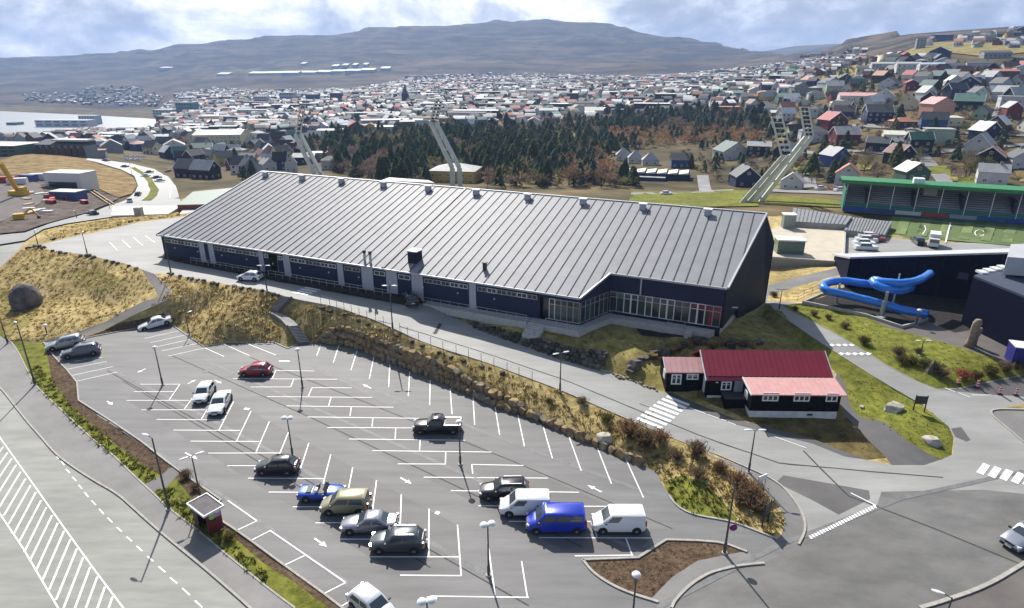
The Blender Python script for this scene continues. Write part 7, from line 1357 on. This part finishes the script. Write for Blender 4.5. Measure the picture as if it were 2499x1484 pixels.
while Y < 2700:
    sp = 13 + Y * .0042; x = -.72 * Y * 1.0 - 60
    while x < .78 * Y + 60:
        xx, yy = x + r_.uniform(-.35, .35) * sp, Y + r_.uniform(-.35, .35) * sp
        z = gz(xx, yy)
        if z > -53:
            px, py = proj((xx, yy, z))
            if -40 < px < 2540 and py > 60:
                d = .93 if inpx(px, py, TOWN) else .35 if inpx(px, py, OUTER) else .22 if (inpx(px, py, OUT2) or inpx(px, py, OUT3) or inpx(px, py, OUT4)) else 0
                if px > 1850 and py > 290: d *= .25
                elif px > 1850 and py > 190: d *= .6
                if 1490 < px < 1860 and py > 350: d = 0
                if py > 330 and px < 740: d *= .6
                if d and any(inpx(px, py, q) for q in NOB): d = 0
                if r_.random() < d: cand.append((xx, yy, z, px, py))
        x += sp
    Y += 14 + Y * .0062
HPa = np.array(HP); keepc = []
for c in cand:
    dd = np.hypot(HPa[:, 0] - c[0], HPa[:, 1] - c[1])
    if (dd > HPa[:, 2] + 8).all(): keepc.append(c)
cand = sorted(keepc, key=lambda c: c[1]); NIND = 170
def where(px, py):
    if py < 130: return 'high on the ridge'
    if px > 1900: return 'on the right hillside'
    if px > 1500: return 'between the wood and the far hill' if py < 300 else 'beside the wood'
    if px > 1060: return 'in the town right of the church'
    if px > 640: return 'in the town left of the church'
    if px > 380: return 'near the yellow school'
    return 'by the harbour'
for i, (x, y, z, px, py) in enumerate(cand[:NIND]):
    wc = r_.choice(wcs); rc = r_.choice(rcs if wc != 'white' else rcs + ['slate', 'black']); st = r_.choice('ggrrrrh'); w = r_.uniform(8.5, 12); d = r_.uniform(7, 9); h = r_.choice([2.8, 3.5, 5.2, 5.5]); rh = d * (.45 if st in 'gr' else .22); sz = 'low' if h < 3 else 'tall' if h > 5 else 'small'
    rot = r_.choice([0, 0, 90, 20, -20, 70, 110, 45, -45]) + r_.uniform(-8, 8)
    lab = '%s %s house with a %s roof %s' % (sz, wc.replace('_', ' '), rc.replace('_', ' '), where(px, py))
    house((x, y, z), w, d, h, rh, R(rot), wc, rc, 'r' if st == 'g' else st, lab, 'houses ' + where(px, py), near=1 if y < 620 else 0, trim=(y < 450 and wc in ('black', 'navy', 'red', 'brown')))
def townmass(cs):
    V = []; Fq = []; T = []; q = 0
    for (x, y, z, px, py) in cs:
        big = r_.random() < .07; w = r_.uniform(22, 50) if big else r_.uniform(7.5, 12); d = r_.uniform(12, 20) if big else r_.uniform(6.5, 9); h = r_.uniform(5, 9) if big else r_.uniform(3, 6); rh = .6 if big else d * r_.uniform(.3, .5); a = r_.choice([0, math.pi / 2, .4, -.4, .8, -.8]) if not big else r_.uniform(-.3, .3)
        wc = np.array(HC[r_.choice(wcs)]) * r_.uniform(.85, 1.1); rc = np.array(HR[r_.choice(rcs + ['pale', 'white'] if not big else ['pale', 'white', 'slate'])]) * r_.uniform(.85, 1.1); X, Yh = w / 2, d / 2; o = .3
        vs = [(-X, -Yh, -2), (X, -Yh, -2), (X, Yh, -2), (-X, Yh, -2), (-X, -Yh, h), (X, -Yh, h), (X, Yh, h), (-X, Yh, h), (-X, 0, h + rh), (X, 0, h + rh), (-X - o, -Yh - o, h - .1), (X + o, -Yh - o, h - .1), (X + o, 0, h + rh + .1), (-X - o, 0, h + rh + .1), (-X - o, Yh + o, h - .1), (X + o, Yh + o, h - .1)]
        fs = [(0, 1, 5, 4), (2, 3, 7, 6), (1, 2, 6, 5), (3, 0, 4, 7), (5, 6, 9, 9), (7, 4, 8, 8), (10, 11, 12, 13), (15, 14, 13, 12)]; cl = [wc] * 6 + [rc] * 2
        c, s = math.cos(a), math.sin(a)
        # two rows of dark windows a little proud of the front
        for k in range(3 if not big else 7):
            n = 3 if not big else 7; u = -X + w * (k + .5) / n; b = len(vs); vs += [(u - .6, -Yh - .06, h * .35), (u + .6, -Yh - .06, h * .35), (u + .6, -Yh - .06, h * .7), (u - .6, -Yh - .06, h * .7)]; fs.append((b, b + 1, b + 2, b + 3)); cl.append(np.array((.03, .035, .045)))
        for p in vs: V.append((p[0] * c - p[1] * s + x, p[0] * s + p[1] * c + y, p[2] + z))
        Fq += [tuple(i + q for i in f) for f in fs]; T += cl; q += len(vs)
    tr = []; tt = []
    for f, t in zip(Fq, T):
        tr.append(f[:3]); tt.append(t)
        if f[2] != f[3]: tr.append((f[0], f[2], f[3])); tt.append(t)
    tag(inst('town_houses', npmesh('town_houses', V, tr, attrmat('town_paint'), tone=np.array(tt))), 'distant town of several hundred small pale and dark houses below the mountain', 'houses', kind='stuff')
townmass(cand[NIND:])
# ------------------------------------------------------------------ trees
def leafmat(n, c, c2): return leafy(mat(n, c, .9, 0, 0, .9, col2=c2, world_=True, det=5, spec=.1))
M_con = [leafmat('spruce_dark', (.06, .10, .042), (.14, .20, .08)), leafmat('spruce_blue', (.07, .11, .075), (.15, .21, .13)), leafmat('pine_green', (.07, .095, .03), (.16, .19, .07))]
M_bare = [leafmat('bare_twigs_brown', (.10, .07, .045), (.24, .17, .11)), leafmat('bare_twigs_rust', (.18, .10, .045), (.38, .23, .11)), leafmat('bare_twigs_mauve', (.10, .078, .07), (.22, .175, .155)), leafmat('olive_twigs', (.085, .09, .03), (.20, .19, .075))]
M_bark = mat('bark', (.05, .038, .028), .95)
def tris_mesh(name, T, m):
    v = np.array(T, float).reshape(-1, 3); return npmesh(name, v, np.arange(len(v)).reshape(-1, 3), m)
def conifer_T(r, H=1., n=230, wd=.24):
    T = []
    for k in range(n):
        t = r.random() ** .75; z = .1 + t * .9; rad = (1 - t) ** .85 * wd * r.uniform(.55, 1.1) + .015; a = r.uniform(0, 6.283); s = .05 + .06 * (1 - t); c = Vector((rad * math.cos(a), rad * math.sin(a), z)); tn = Vector((-math.sin(a), math.cos(a), 0)); o = Vector((math.cos(a), math.sin(a), -.5 - r.random() * .4))
        T += [c + tn * s * .7, c - tn * s * .7, c + o * s * 1.3]; T += [c + tn * s * .5 + Vector((0, 0, s * .7)), c - tn * s * .6, c + o * s]
    return [tuple(p * H) for p in T]
def bushy_T(r, n=260, sx=.42, z0=.22):
    T = []
    lobes = [(Vector((r.uniform(-.25, .25), r.uniform(-.25, .25), r.uniform(.4, .8))), r.uniform(.16, .3)) for _ in range(6)]
    for k in range(n):
        c0, rr = r.choice(lobes); d = Vector((r.gauss(0, 1), r.gauss(0, 1), r.gauss(0, 1))).normalized(); c = c0 + d * rr * r.uniform(.4, 1.05); c.z = max(z0 * .6, c.z); dr = (d + Vector((0, 0, .7))).normalized(); L = r.uniform(.05, .13); sd = Vector((r.gauss(0, 1), r.gauss(0, 1), r.gauss(0, .5))).normalized() * .018
        T += [c + sd, c - sd, c + dr * L]; e = c + Vector((r.uniform(-.03, .03), r.uniform(-.03, .03), 0)); sd2 = Vector((r.gauss(0, 1), r.gauss(0, 1), 0)).normalized() * .02; T += [e + sd2, e - sd2, e + (d + Vector((0, 0, .2))).normalized() * L]
    return [tuple(p) for p in T]
def fatT(T, k): q = np.array([tuple(p) for p in T]).reshape(-1, 3, 3); c = q.mean(1, keepdims=True); return ((q - c) * k + c).reshape(-1, 3)
CONM = [tris_mesh('crown', fatT(conifer_T(random.Random(i), 1, 200, .22 + .05 * (i % 3)), 1.35), None) for i in range(6)]
BAREM = [tris_mesh('crown', bushy_T(random.Random(40 + i)), None) for i in range(5)]
def branches():
    m = MB().tube((0, 0, -.08), (0, 0, .45), .03, .018, n=6, caps=False); r = random.Random(3)
    for i in range(7): a = r.uniform(0, 6.28); e = Vector((.25 * math.cos(a), .25 * math.sin(a), r.uniform(.55, .85))); m.tube((0, 0, .2 + .03 * i), e, .012, .004, n=4, caps=False)
    return m.mesh('trunk', M_bark)
TRKB = branches(); TRKC = MB().tube((0, 0, -.06), (0, 0, .5), .022, .012, n=6, caps=False).mesh('trunk', M_bark)
def tree(x, y, H, kind, mi, r, label, group, name, wide=1.):
    z = gz(x, y); t = thing(name, label, 'tree', (x, y, z), r.uniform(0, 6.28), group)
    me = r.choice(CONM if kind == 'c' else BAREM); inst('crown', me, t, m=(M_con if kind == 'c' else M_bare)[mi], sc=(H * wide, H * wide, H)); inst('trunk', TRKC if kind == 'c' else TRKB, t, sc=(H, H, H))
r_ = random.Random(33); W_all = []
Y = 255.
while Y < 720:
    x = -200.
    while x < 320:
        xx, yy = x + r_.uniform(-2.4, 2.4), Y + r_.uniform(-2.4, 2.4); z = gz(xx, yy); px, py = proj((xx, yy, z))
        if inpx(px, py, WOOD) and not (1042 < px < 1180 and py > 422) and r_.random() < .86: W_all.append((xx, yy, z, px, py))
        x += 4.6 + Y * .002
    Y += 4.6 + Y * .004
from mathutils import noise as noise_
def wkind(px, py, r):
    if 1480 < px < 1860 and 318 < py < 358: return ('b', 1, r.uniform(4, 6.5)) if r.random() < .85 else ('c', 2, 7)
    if 800 < px < 1000 and 375 < py < 445: return ('b', 2 if r.random() < .6 else 0, r.uniform(6, 8)) if r.random() < .8 else ('c', 0, 11)
    if 1380 < px < 1500 and 390 < py < 460: return ('b', 1 if r.random() < .4 else 0, r.uniform(6, 10)) if r.random() < .75 else ('c', 1, 10)
    if py > 450 or px < 790: return ('b', r.choice([0, 2, 3]), r.uniform(4, 7)) if r.random() < .75 else ('c', 0, 8)
    if 1340 < px < 1420 and 322 < py < 345: return ('b', 3, 3)
    
    k = noise_.noise(Vector((px * .012, py * .03, 3))); p = .62 + k * .9
    return ('c', r.choice([0, 0, 1, 1, 2, 2]), r.uniform(5, 11) * (1 + .4 * (r.random() < .12))) if r.random() < p else ('b', r.choice([0, 2, 3, 3]), r.uniform(5, 8.5))
W_all.sort(key=lambda c: c[1]); r_.seed(5); pick = W_all[::1]
NT = 250; vis = [c for c in pick if c[1] < 420]; r_.shuffle(vis); ind = vis[:NT]; rest = [c for c in pick if c not in set(ind)]
for (x, y, z, px, py) in ind:
    k, mi, H = wkind(px, py, r_)
    nm = ['dark spruce', 'blue green spruce', 'mid green pine'][mi] if k == 'c' else ['bare brown tree', 'rusty leafless shrub', 'greyish bare tree', 'olive leafless tree'][mi]
    tree(x, y, H, k, mi, r_, nm + (' at the left end of the wood' if px < 900 else ' left of the yellow villa' if px < 1060 else ' above the yellow villa' if px < 1180 else ' in the middle of the wood behind the hall ridge' if px < 1400 else ' at the right end of the wood by the pavilions'), 'trees of the wood behind the hall', 'conifer_tree' if k == 'c' else 'bare_tree')
def forest(cs, name, label, conT, bareT, kinds):
    V = []; tone = []
    cc = [(.075, .11, .045), (.08, .125, .08), (.13, .15, .06)]; bb = [(.17, .12, .08), (.28, .16, .08), (.16, .125, .11), (.15, .145, .06)]
    for (x, y, z, px, py) in cs:
        k, mi, H = kinds(px, py, r_); T = r_.choice(conT if k == 'c' else bareT); a = r_.uniform(0, 6.28); c, s = math.cos(a), math.sin(a); P = T.copy(); X = (P[:, 0] * c - P[:, 1] * s) * H * 1.15 + x; Yy = (P[:, 0] * s + P[:, 1] * c) * H * 1.15 + y; V.append(np.stack([X, Yy, P[:, 2] * H + z - (.12 * H if k == 'b' else 0)], 1)); col = np.array(cc[mi] if k == 'c' else bb[mi]) * r_.uniform(.7, 1.35); tone.append(np.repeat(col[None], len(P) // 3, 0))
    V = np.vstack(V); tag(inst(name, npmesh(name, V, np.arange(len(V)).reshape(-1, 3), (MATS.get('wood_foliage') or leafy(attrmat('wood_foliage', .95, .3, .5))), tone=np.vstack(tone))), label, 'trees', kind='stuff')
cT = [np.array(conifer_T(random.Random(90 + i), 1, 75, .24)) for i in range(4)]; bT = [np.array(bushy_T(random.Random(95 + i), 80)) for i in range(4)]
for T in cT + bT: T[:, :] = T
def fat(T, k):      # widen the few triangles of the far trees
    q = T.reshape(-1, 3, 3); c = q.mean(1, keepdims=True); return ((q - c) * k + c).reshape(-1, 3)
cT = [fat(T, 1.7) for T in cT]; bT = [fat(T, 2.2) for T in bT]
forest(rest, 'wood', 'dense mixed wood of dark spruces and bare brown trees behind the hall', cT, bT, wkind)
# bushes and garden trees between the houses
gt = []; Y = 235.
while Y < 2300:
    st = 6.2 + Y * .0075; x = -.7 * Y
    while x < .8 * Y:
        xx, yy = x + r_.uniform(-.5, .5) * st, Y + r_.uniform(-.5, .5) * st; z = gz(xx, yy)
        if z > -50:
            px, py = proj((xx, yy, z))
            if -20 < px < 2520 and inpx(px, py, TOWN) and not any(inpx(px, py, q) for q in NOB[1:]) and r_.random() < (.95 if px > 1750 else .8): gt.append((xx, yy, z, px, py))
        x += st
    Y += st * 1.1
hx = np.array([(c[0], c[1], 6.) for c in cand] + [tuple(h) for h in HP])
gt = [c for c in gt if (np.hypot(hx[:, 0] - c[0], hx[:, 1] - c[1]) > hx[:, 2] * .95).all()]
def gkind(px, py, r): return ('c', r.choice([0, 1, 2]), r.uniform(4, 9)) if r.random() < .2 else ('b', r.choice([0, 0, 2, 3, 3]), r.uniform(2.2, 5.8))
near_g = [c for c in gt if c[1] < 330][:45]; 
for (x, y, z, px, py) in near_g:
    k, mi, H = gkind(px, py, r_); tree(x, y, H + 1, k, mi, r_, (['dark spruce', 'blue green spruce', 'green pine'][mi] if k == 'c' else ['bare brown tree', 'rusty bare shrub', 'greyish bare tree', 'olive bare tree'][mi]) + (' in a garden on the right hillside' if px > 1500 else ' in a garden left of the wood'), 'garden trees', 'conifer_tree' if k == 'c' else 'bare_tree')
forest([c for c in gt if c not in set(near_g)], 'garden_trees', 'scattered garden shrubs and small trees among the town houses', cT, bT, gkind)
# ------------------------------------------------------------------ brown shrubs on the banks near the camera
def shrub_T(r, n=420):
    T = []
    for k in range(n):
        a = r.uniform(0, 6.283); rad = abs(r.gauss(0, .22)); b = Vector((rad * math.cos(a), rad * math.sin(a), r.uniform(0, .35))); d = Vector((math.cos(a) * r.uniform(.1, .9), math.sin(a) * r.uniform(.1, .9), r.uniform(.6, 1.3))).normalized(); L = r.uniform(.2, .6); sd = Vector((r.gauss(0, 1), r.gauss(0, 1), 0)).normalized() * .012; m_ = b + d * L * .5; e = b + d * L + Vector((r.uniform(-.06, .06), r.uniform(-.06, .06), 0)); T += [b + sd, b - sd, e]; 
        for q in range(2): f = m_ + Vector((r.uniform(-.1, .1), r.uniform(-.1, .1), r.uniform(0, .15))); s3 = Vector((r.gauss(0, 1), r.gauss(0, 1), r.gauss(0, 1))).normalized() * .03; T += [m_, f + s3, f - s3]
    return T
SHM = [tris_mesh('twigs', [tuple(p) for p in shrub_T(random.Random(60 + i))], None) for i in range(4)]
STM = MB(); _r = random.Random(2)
for i in range(9): a = i * .7; STM.tube((0, 0, -.05), (.35 * math.cos(a), .35 * math.sin(a), _r.uniform(.5, .9)), .012, .004, n=4, caps=False)
STM = STM.mesh('stems', M_bark)
M_sh = {'rust': leafmat('shrub_rust', (.14, .085, .05), (.30, .19, .11)), 'brown': leafmat('shrub_brown', (.11, .08, .05), (.25, .18, .11)), 'olive': leafmat('shrub_olive', (.06, .055, .018), (.16, .14, .05)), 'dark': leafmat('shrub_dark', (.07, .062, .03), (.16, .14, .06)), 'red': leafmat('shrub_red', (.20, .07, .04), (.38, .14, .08))}
def shrub(px, py, s, m, label, group=None, hz=1., name='shrub'):
    g = G(px, py); t = thing(name, label, 'shrub', g, random.uniform(0, 6), group); inst('twigs', random.choice(SHM), t, m=M_sh[m], sc=(s, s, s * hz)); inst('stems', STM, t, sc=(s, s, s * hz))
for a in [(1535, 1065, 2.6, 'rust', 'large rusty bare shrub above the slab stone'), (1575, 1085, 2.4, 'brown', 'bare brown shrub right of the large rusty one'), (1610, 1078, 2.0, 'rust', 'rusty shrub near the zebra crossing'), (1700, 1110, 2.2, 'brown', 'thin upright bare shrub by the access road kerb'), (1650, 1120, 1.6, 'brown', 'low brown shrub on the straw bank'), (1700, 1165, 1.8, 'brown', 'brown shrub in the middle of the straw bank'), (1755, 1150, 1.6, 'rust', 'small rusty shrub below the junction lamp'), (1800, 1185, 2.0, 'rust', 'rusty shrub left of the white sign'), (1830, 1215, 2.4, 'rust', 'dense rusty shrub below the white sign'), (1850, 1245, 2.2, 'brown', 'brown shrub by the dark notice board'), (1810, 1230, 1.8, 'brown', 'brown shrub on the tip of the straw bank'),
          (2108, 838, 1.5, 'dark', 'small dark shrub at the upper end of the roadside shrubs'), (2192, 868, 1.8, 'brown', 'round brown shrub above the lane crossing'), (2225, 890, 1.6, 'olive', 'olive shrub by the lane'), (2255, 895, 1.4, 'olive', 'olive shrub under the twin headed lamp'), (2200, 888, 1.5, 'dark', 'dark low shrub touching the lane'), (2275, 905, 1.8, 'dark', 'broad dark shrub above the lane bend'), (2300, 918, 1.5, 'brown', 'brown shrub beside the dark pyramid stone'), (2060, 800, 1.3, 'brown', 'brown shrub on the grass verge right of the lane'), (1985, 770, 1.2, 'brown', 'first brown shrub right of the lane'), (2020, 778, 1.0, 'olive', 'small olive shrub below the slide deck'), (1940, 757, 1.0, 'brown', 'low brown shrub at the top of the lane'), (2240, 862, 1.1, 'dark', 'little dark shrub beside the plaza lamp'),
          (2350, 925, 1.8, 'red', 'reddish shrub at the point of the grass'), (2380, 925, 1.6, 'dark', 'dark shrub behind the roadworks markers'), (2415, 915, 1.8, 'olive', 'olive shrub near the side road'), (2450, 905, 1.8, 'brown', 'brown shrub below the container'), (2480, 900, 1.5, 'olive', 'olive shrub at the right edge'), (1888, 725, 1.4, 'dark', 'dark low shrub right of the hall gable'), (455, 1165, 1.2, 'brown', 'dry brown shrub in the soil strip above the shelter'), (478, 1195, 1.0, 'brown', 'small dry shrub in the soil strip behind the shelter'), (560, 1318, 1.2, 'olive', 'dry yellow shrub just right of the shelter'),
          (1420, 985, 1.2, 'brown', 'small brown shrub below the lamp on the bank'), (1340, 985, 1.0, 'dark', 'dark tuft shrub above the end of the boulder wall'), (1480, 1030, 1.4, 'olive', 'olive shrub left of the rusty ones')]: shrub(*a)
g = G(2272, 905); o = MB().add([(-.9, -.6, 0), (.9, -.6, 0), (.8, .7, 0), (-.7, .6, 0), (.1, 0, 1.6)], [(0, 1, 4), (1, 2, 4), (2, 3, 4), (3, 0, 4), (3, 2, 1, 0)]).build('pyramid_stone', M_rockd[0], loc=g); tag(o, 'dark pointed stone among the roadside shrubs', 'stone')
# ------------------------------------------------------------------ grass tufts
def tufts(name, polys, dens, h, cols, label, lean=.5, wv=.09, seed=1, nb=6, excl=()):
    r = np.random.default_rng(seed); V = []; T = []
    for poly in polys:
        w = np.array([G(*p)[:2] for p in poly]); a, b = w.min(0), w.max(0); n = int((b[0] - a[0]) * (b[1] - a[1]) * dens); P = r.uniform(a, b, (n, 2)); P = P[inside(P, w)]
        for q in excl: e = [G(*p)[:2] for p in q]; P = P[~inside(P, e)]
        for x, y in P:
            z = gz(x, y); hh = h * r.uniform(.6, 1.4); col = np.array(cols[r.integers(len(cols))]) * r.uniform(.75, 1.2); fl = r.uniform(0, 6.283)
            k = nb; an = r.uniform(0, 6.283, k); bx = x + r.normal(0, h * .35, k); by = y + r.normal(0, h * .35, k); dx = np.cos(an) * lean * hh + .35 * hh * math.cos(fl); dy = np.sin(an) * lean * hh - .5 * hh
            sx = -np.sin(an) * wv; sy = np.cos(an) * wv
            tri = np.stack([np.stack([bx + sx, by + sy, np.full(k, z - .04)], 1), np.stack([bx - sx, by - sy, np.full(k, z - .04)], 1), np.stack([bx + dx, by + dy, z + hh * r.uniform(.55, 1, k)], 1)], 1)
            V.append(tri.reshape(-1, 3)); T.append(np.repeat(col[None], k, 0) * r.uniform(.85, 1.15, (k, 1)))
    V = np.vstack(V); tag(inst(name, npmesh(name, V, np.arange(len(V)).reshape(-1, 3), (MATS.get('grass_blades') or leafy(attrmat('grass_blades', .95, .2, .4))), tone=np.vstack(T))), label, 'grass', kind='stuff')
STR = [(.50, .39, .18), (.38, .28, .11), (.30, .21, .08), (.22, .15, .055), (.50, .40, .20)]; MIX = [(.26, .21, .07), (.17, .14, .045), (.34, .27, .11)]; GRN = [(.12, .14, .025), (.17, .18, .035), (.085, .10, .018), (.24, .22, .06)]; GOLD = [(.55, .42, .19), (.45, .34, .14), (.34, .24, .09), (.24, .17, .06), (.60, .50, .28)]
path_gap = [(340, 655), (376, 668), (392, 738), (306, 787), (204, 822), (107, 836), (90, 836), (200, 806), (306, 757), (380, 720)]
tufts('dry_grass', [[(0, 665), (46, 616), (94, 605), (215, 626), (344, 661), (375, 703), (352, 733), (262, 781), (200, 804), (90, 833), (21, 830), (0, 790)]], 1.7, .34, STR, 'long straw coloured grass combed down the mound on the left', seed=1)
tufts('dry_grass', [[(378, 672), (487, 686), (567, 700), (648, 713), (690, 728), (640, 768), (668, 778), (700, 835), (667, 833), (554, 835), (498, 844), (419, 791), (423, 728), (392, 738), (415, 706)]], 3.0, .42, GOLD, 'golden dead grass lying in tufts on the bank below the access road', seed=2)
tufts('dry_grass', [[(718, 731), (822, 752), (915, 785), (1037, 842), (1183, 888), (1371, 957), (1532, 1027), (1640, 1074), (1560, 1112), (1480, 1078), (1318, 1004), (1170, 929), (1103, 889), (915, 816), (836, 787), (775, 828), (757, 832), (735, 800), (700, 768)]], 2.6, .42, GOLD + MIX, 'tufty gold and olive grass above the boulder wall', seed=3)
tufts('dry_grass', [[(1601, 1110), (1700, 1105), (1822, 1165), (1899, 1235), (1912, 1275), (1896, 1310), (1783, 1268), (1650, 1230), (1604, 1155), (1555, 1120)]], 4.0, .40, GOLD + MIX + GRN[:1], 'long gold grass with green patches on the pointed bank between lot and junction', seed=4, excl=[[(1618, 1172), (1665, 1160), (1720, 1180), (1765, 1225), (1800, 1268), (1783, 1272), (1687, 1257), (1647, 1233), (1629, 1205)]])
tufts('green_grass', [[(1618, 1172), (1665, 1160), (1720, 1180), (1765, 1225), (1800, 1268), (1783, 1268), (1687, 1253), (1650, 1230), (1632, 1205)]], 5, .3, GRN + MIX[:2], 'greener rough grass patch on the kerb side of the pointed bank', seed=14)
tufts('green_grass', [STRIP_L[4:15] + [(700, 1440), (560, 1310), (480, 1240), (395, 1160)] + STRIP_M[::-1][1:7]], 6, .30, GRN, 'bright green rough grass on the verge between footway and parking lot', seed=5, excl=[[(395, 1155), (440, 1150), (404, 1192), (350, 1200), (350, 1183)]])
tufts('rough_grass', [[(1130, 770), (1325, 796), (1513, 817), (1730, 824), (1860, 765), (2000, 880), (2020, 930), (1710, 900), (1690, 860), (1560, 940), (1490, 905), (1470, 850), (1325, 822), (1164, 788)]], 1.2, .11, MIX[::2] + GRN[1::2], 'short olive and brown grass round the end of the hall', seed=6)
tufts('rough_grass', [xy(PLAZA)[:8] + [(2338, 947), (2284, 945), (2177, 896), (2110, 854), (1979, 779), (1920, 752)]], 1.4, .10, MIX[::2] + GRN[1::2], 'short yellow green grass between lane and plaza', seed=7)
tufts('rough_grass', [[(1860, 1040), (2040, 1050), (2113, 1110), (2150, 1116), (2060, 1015), (2045, 1040)], [(2191, 950), (2250, 985), (2313, 1038), (2322, 1100), (2295, 1118), (2213, 1072), (2100, 1010), (2075, 985), (2060, 935), (2040, 905)]], 2.2, .09, GRN[1::2] + MIX[:1], 'short green grass of the lawn right of the timber house', seed=8)
tufts('dry_grass', [[(121, 590), (201, 571), (268, 558), (349, 539), (456, 526), (440, 523), (349, 528), (268, 536), (161, 552), (107, 566)]], 1.2, .4, GOLD, 'gold grass strip between the dual road and the upper lot', seed=9)
tufts('soil_litter', [[(1440, 1372), (1560, 1365), (1628, 1322), (1750, 1328), (1790, 1338), (1702, 1364), (1641, 1400), (1590, 1452), (1491, 1420)], [(131, 872), (165, 920), (188, 980), (268, 1030), (345, 1082), (406, 1130), (395, 1155), (288, 1085), (172, 985), (115, 850)]], 3.2, .10, [(.20, .14, .09), (.10, .07, .045), (.28, .22, .15)], 'dead leaves and clods on the bare brown soil', wv=.05, seed=10)
# ------------------------------------------------------------------ far vehicles
FARG = 'cars on the distant dual road'
def far_car(px, py, c, label, group=None, rot=None, z=0., L=4.3, kind='car'):
    g = G(px, py); a = rot if rot is not None else 1.0; t = thing('distant_' + kind, label, kind, (g[0], g[1], gz(g[0], g[1]) + z), a, group)
    MB().box((0, 0, .55), (L, 1.8, .65), taper=.95).build('body', paint(c[0], c[1]), t); MB().box((-.15, 0, 1.12), (L * .55, 1.6, .5), taper=.8).build('cabin', M_glass, t); MB().b2((-L * .22, -.6, 1.37), (L * .18, .6, 1.42)).build('roof', paint(c[0], c[1]), t)
pw_, pk, pr_ = ('white', ()), ('black', ()), ('red', ())
for i, (x, y, c) in enumerate([(260, 396, pr_), (305, 411, pk), (365, 424.5, pk), (356, 434, pw_), (383, 438, pk), (391, 446, pw_), (338, 480, pk), (318, 496, ('silver', ())), (227, 528, pk), (413, 422, pr_)]): far_car(x, y, c, ['red car far up the dual road', 'dark car on the inner lane before the bend', 'dark car entering the bend', 'white car on the inner lane of the bend', 'dark car on the outer lane of the bend', 'white car on the outer lane just after a dark one', 'black car leaving the bend', 'silver car passing the white flat roof', 'dark car nearest on the dual road by the dirt slope', 'red car parked by the black house cluster'][i], FARG, [.2, .5, .6, .6, .8, .8, 1.9, 2.1, 2.6, 1][i], .4)
for i in range(7): far_car(310 + (i % 4) * 13, 384 + (i // 4) * 8, pw_, 'white parked car in the small car park by the bend', 'white cars by the bend', 1.2)
for i, (x, y) in enumerate([(2118, 582), (2112, 590), (2106, 599), (2110, 609), (2130, 588)]): far_car(x, y, pw_ if i != 4 else pr_, ['topmost white car of the stack beside the pool roof', 'second white car beside the pool roof', 'third white car beside the pool roof', 'nearest white car beside the pool roof', 'red car behind the stack of white cars'][i], 'cars in the yard behind the pool', -.15)
far_car(2001, 464, pw_, 'white car on the street left of the green stand', None, .2, .3); far_car(2036, 466, pr_, 'red car close to the end of the green stand', None, .2, .3); far_car(2048, 468, pw_, 'white car touching the end of the green stand', None, .2, .3); far_car(1624, 477, pw_, 'white car on the street behind the lawn', None, .1, .3); far_car(2239, 594, pk, 'black van left of the white lorry', None, 1.3, 0, 5, 'van')
g = G(2276, 600); t = thing('lorry', 'white box lorry standing at the corner of the football pitch', 'lorry', g, -2.15); t.scale = (.78, .78, .8); MB().b2((-3.2, -1.2, .9), (1.6, 1.2, 3.4)).build('box', M_sitew, t); MB().b2((1.7, -1.1, .5), (3.4, 1.1, 2.5)).build('cab', M_sitew, t); MB().b2((2.6, -1.0, 1.5), (3.45, 1.0, 2.3)).build('windscreen', M_glass, t); MB().b2((-3, -1.1, .2), (-2, 1.1, .9)).b2((1.9, -1.15, .1), (2.8, 1.15, .9)).build('wheels', M_tyre, t)
# ------------------------------------------------------------------ air
def haze(d=1.25e-4):
    m = bpy.data.materials.new('haze_air'); m.use_nodes = True; nt = m.node_tree; nt.nodes.remove(nt.nodes['Principled BSDF']); v = nt.nodes.new('ShaderNodeVolumePrincipled')
    v.inputs['Color'].default_value = (.42, .61, 1, 1); v.inputs['Density'].default_value = d; v.inputs['Anisotropy'].default_value = .1
    nt.links.new(v.outputs[0], nt.nodes['Material Output'].inputs['Volume'])
    o = MB().b2((-7000, -7000, -75), (7000, 7000, 440)).build('haze', m); tag(o, kind='stuff'); o.display_type = 'WIRE'
haze()
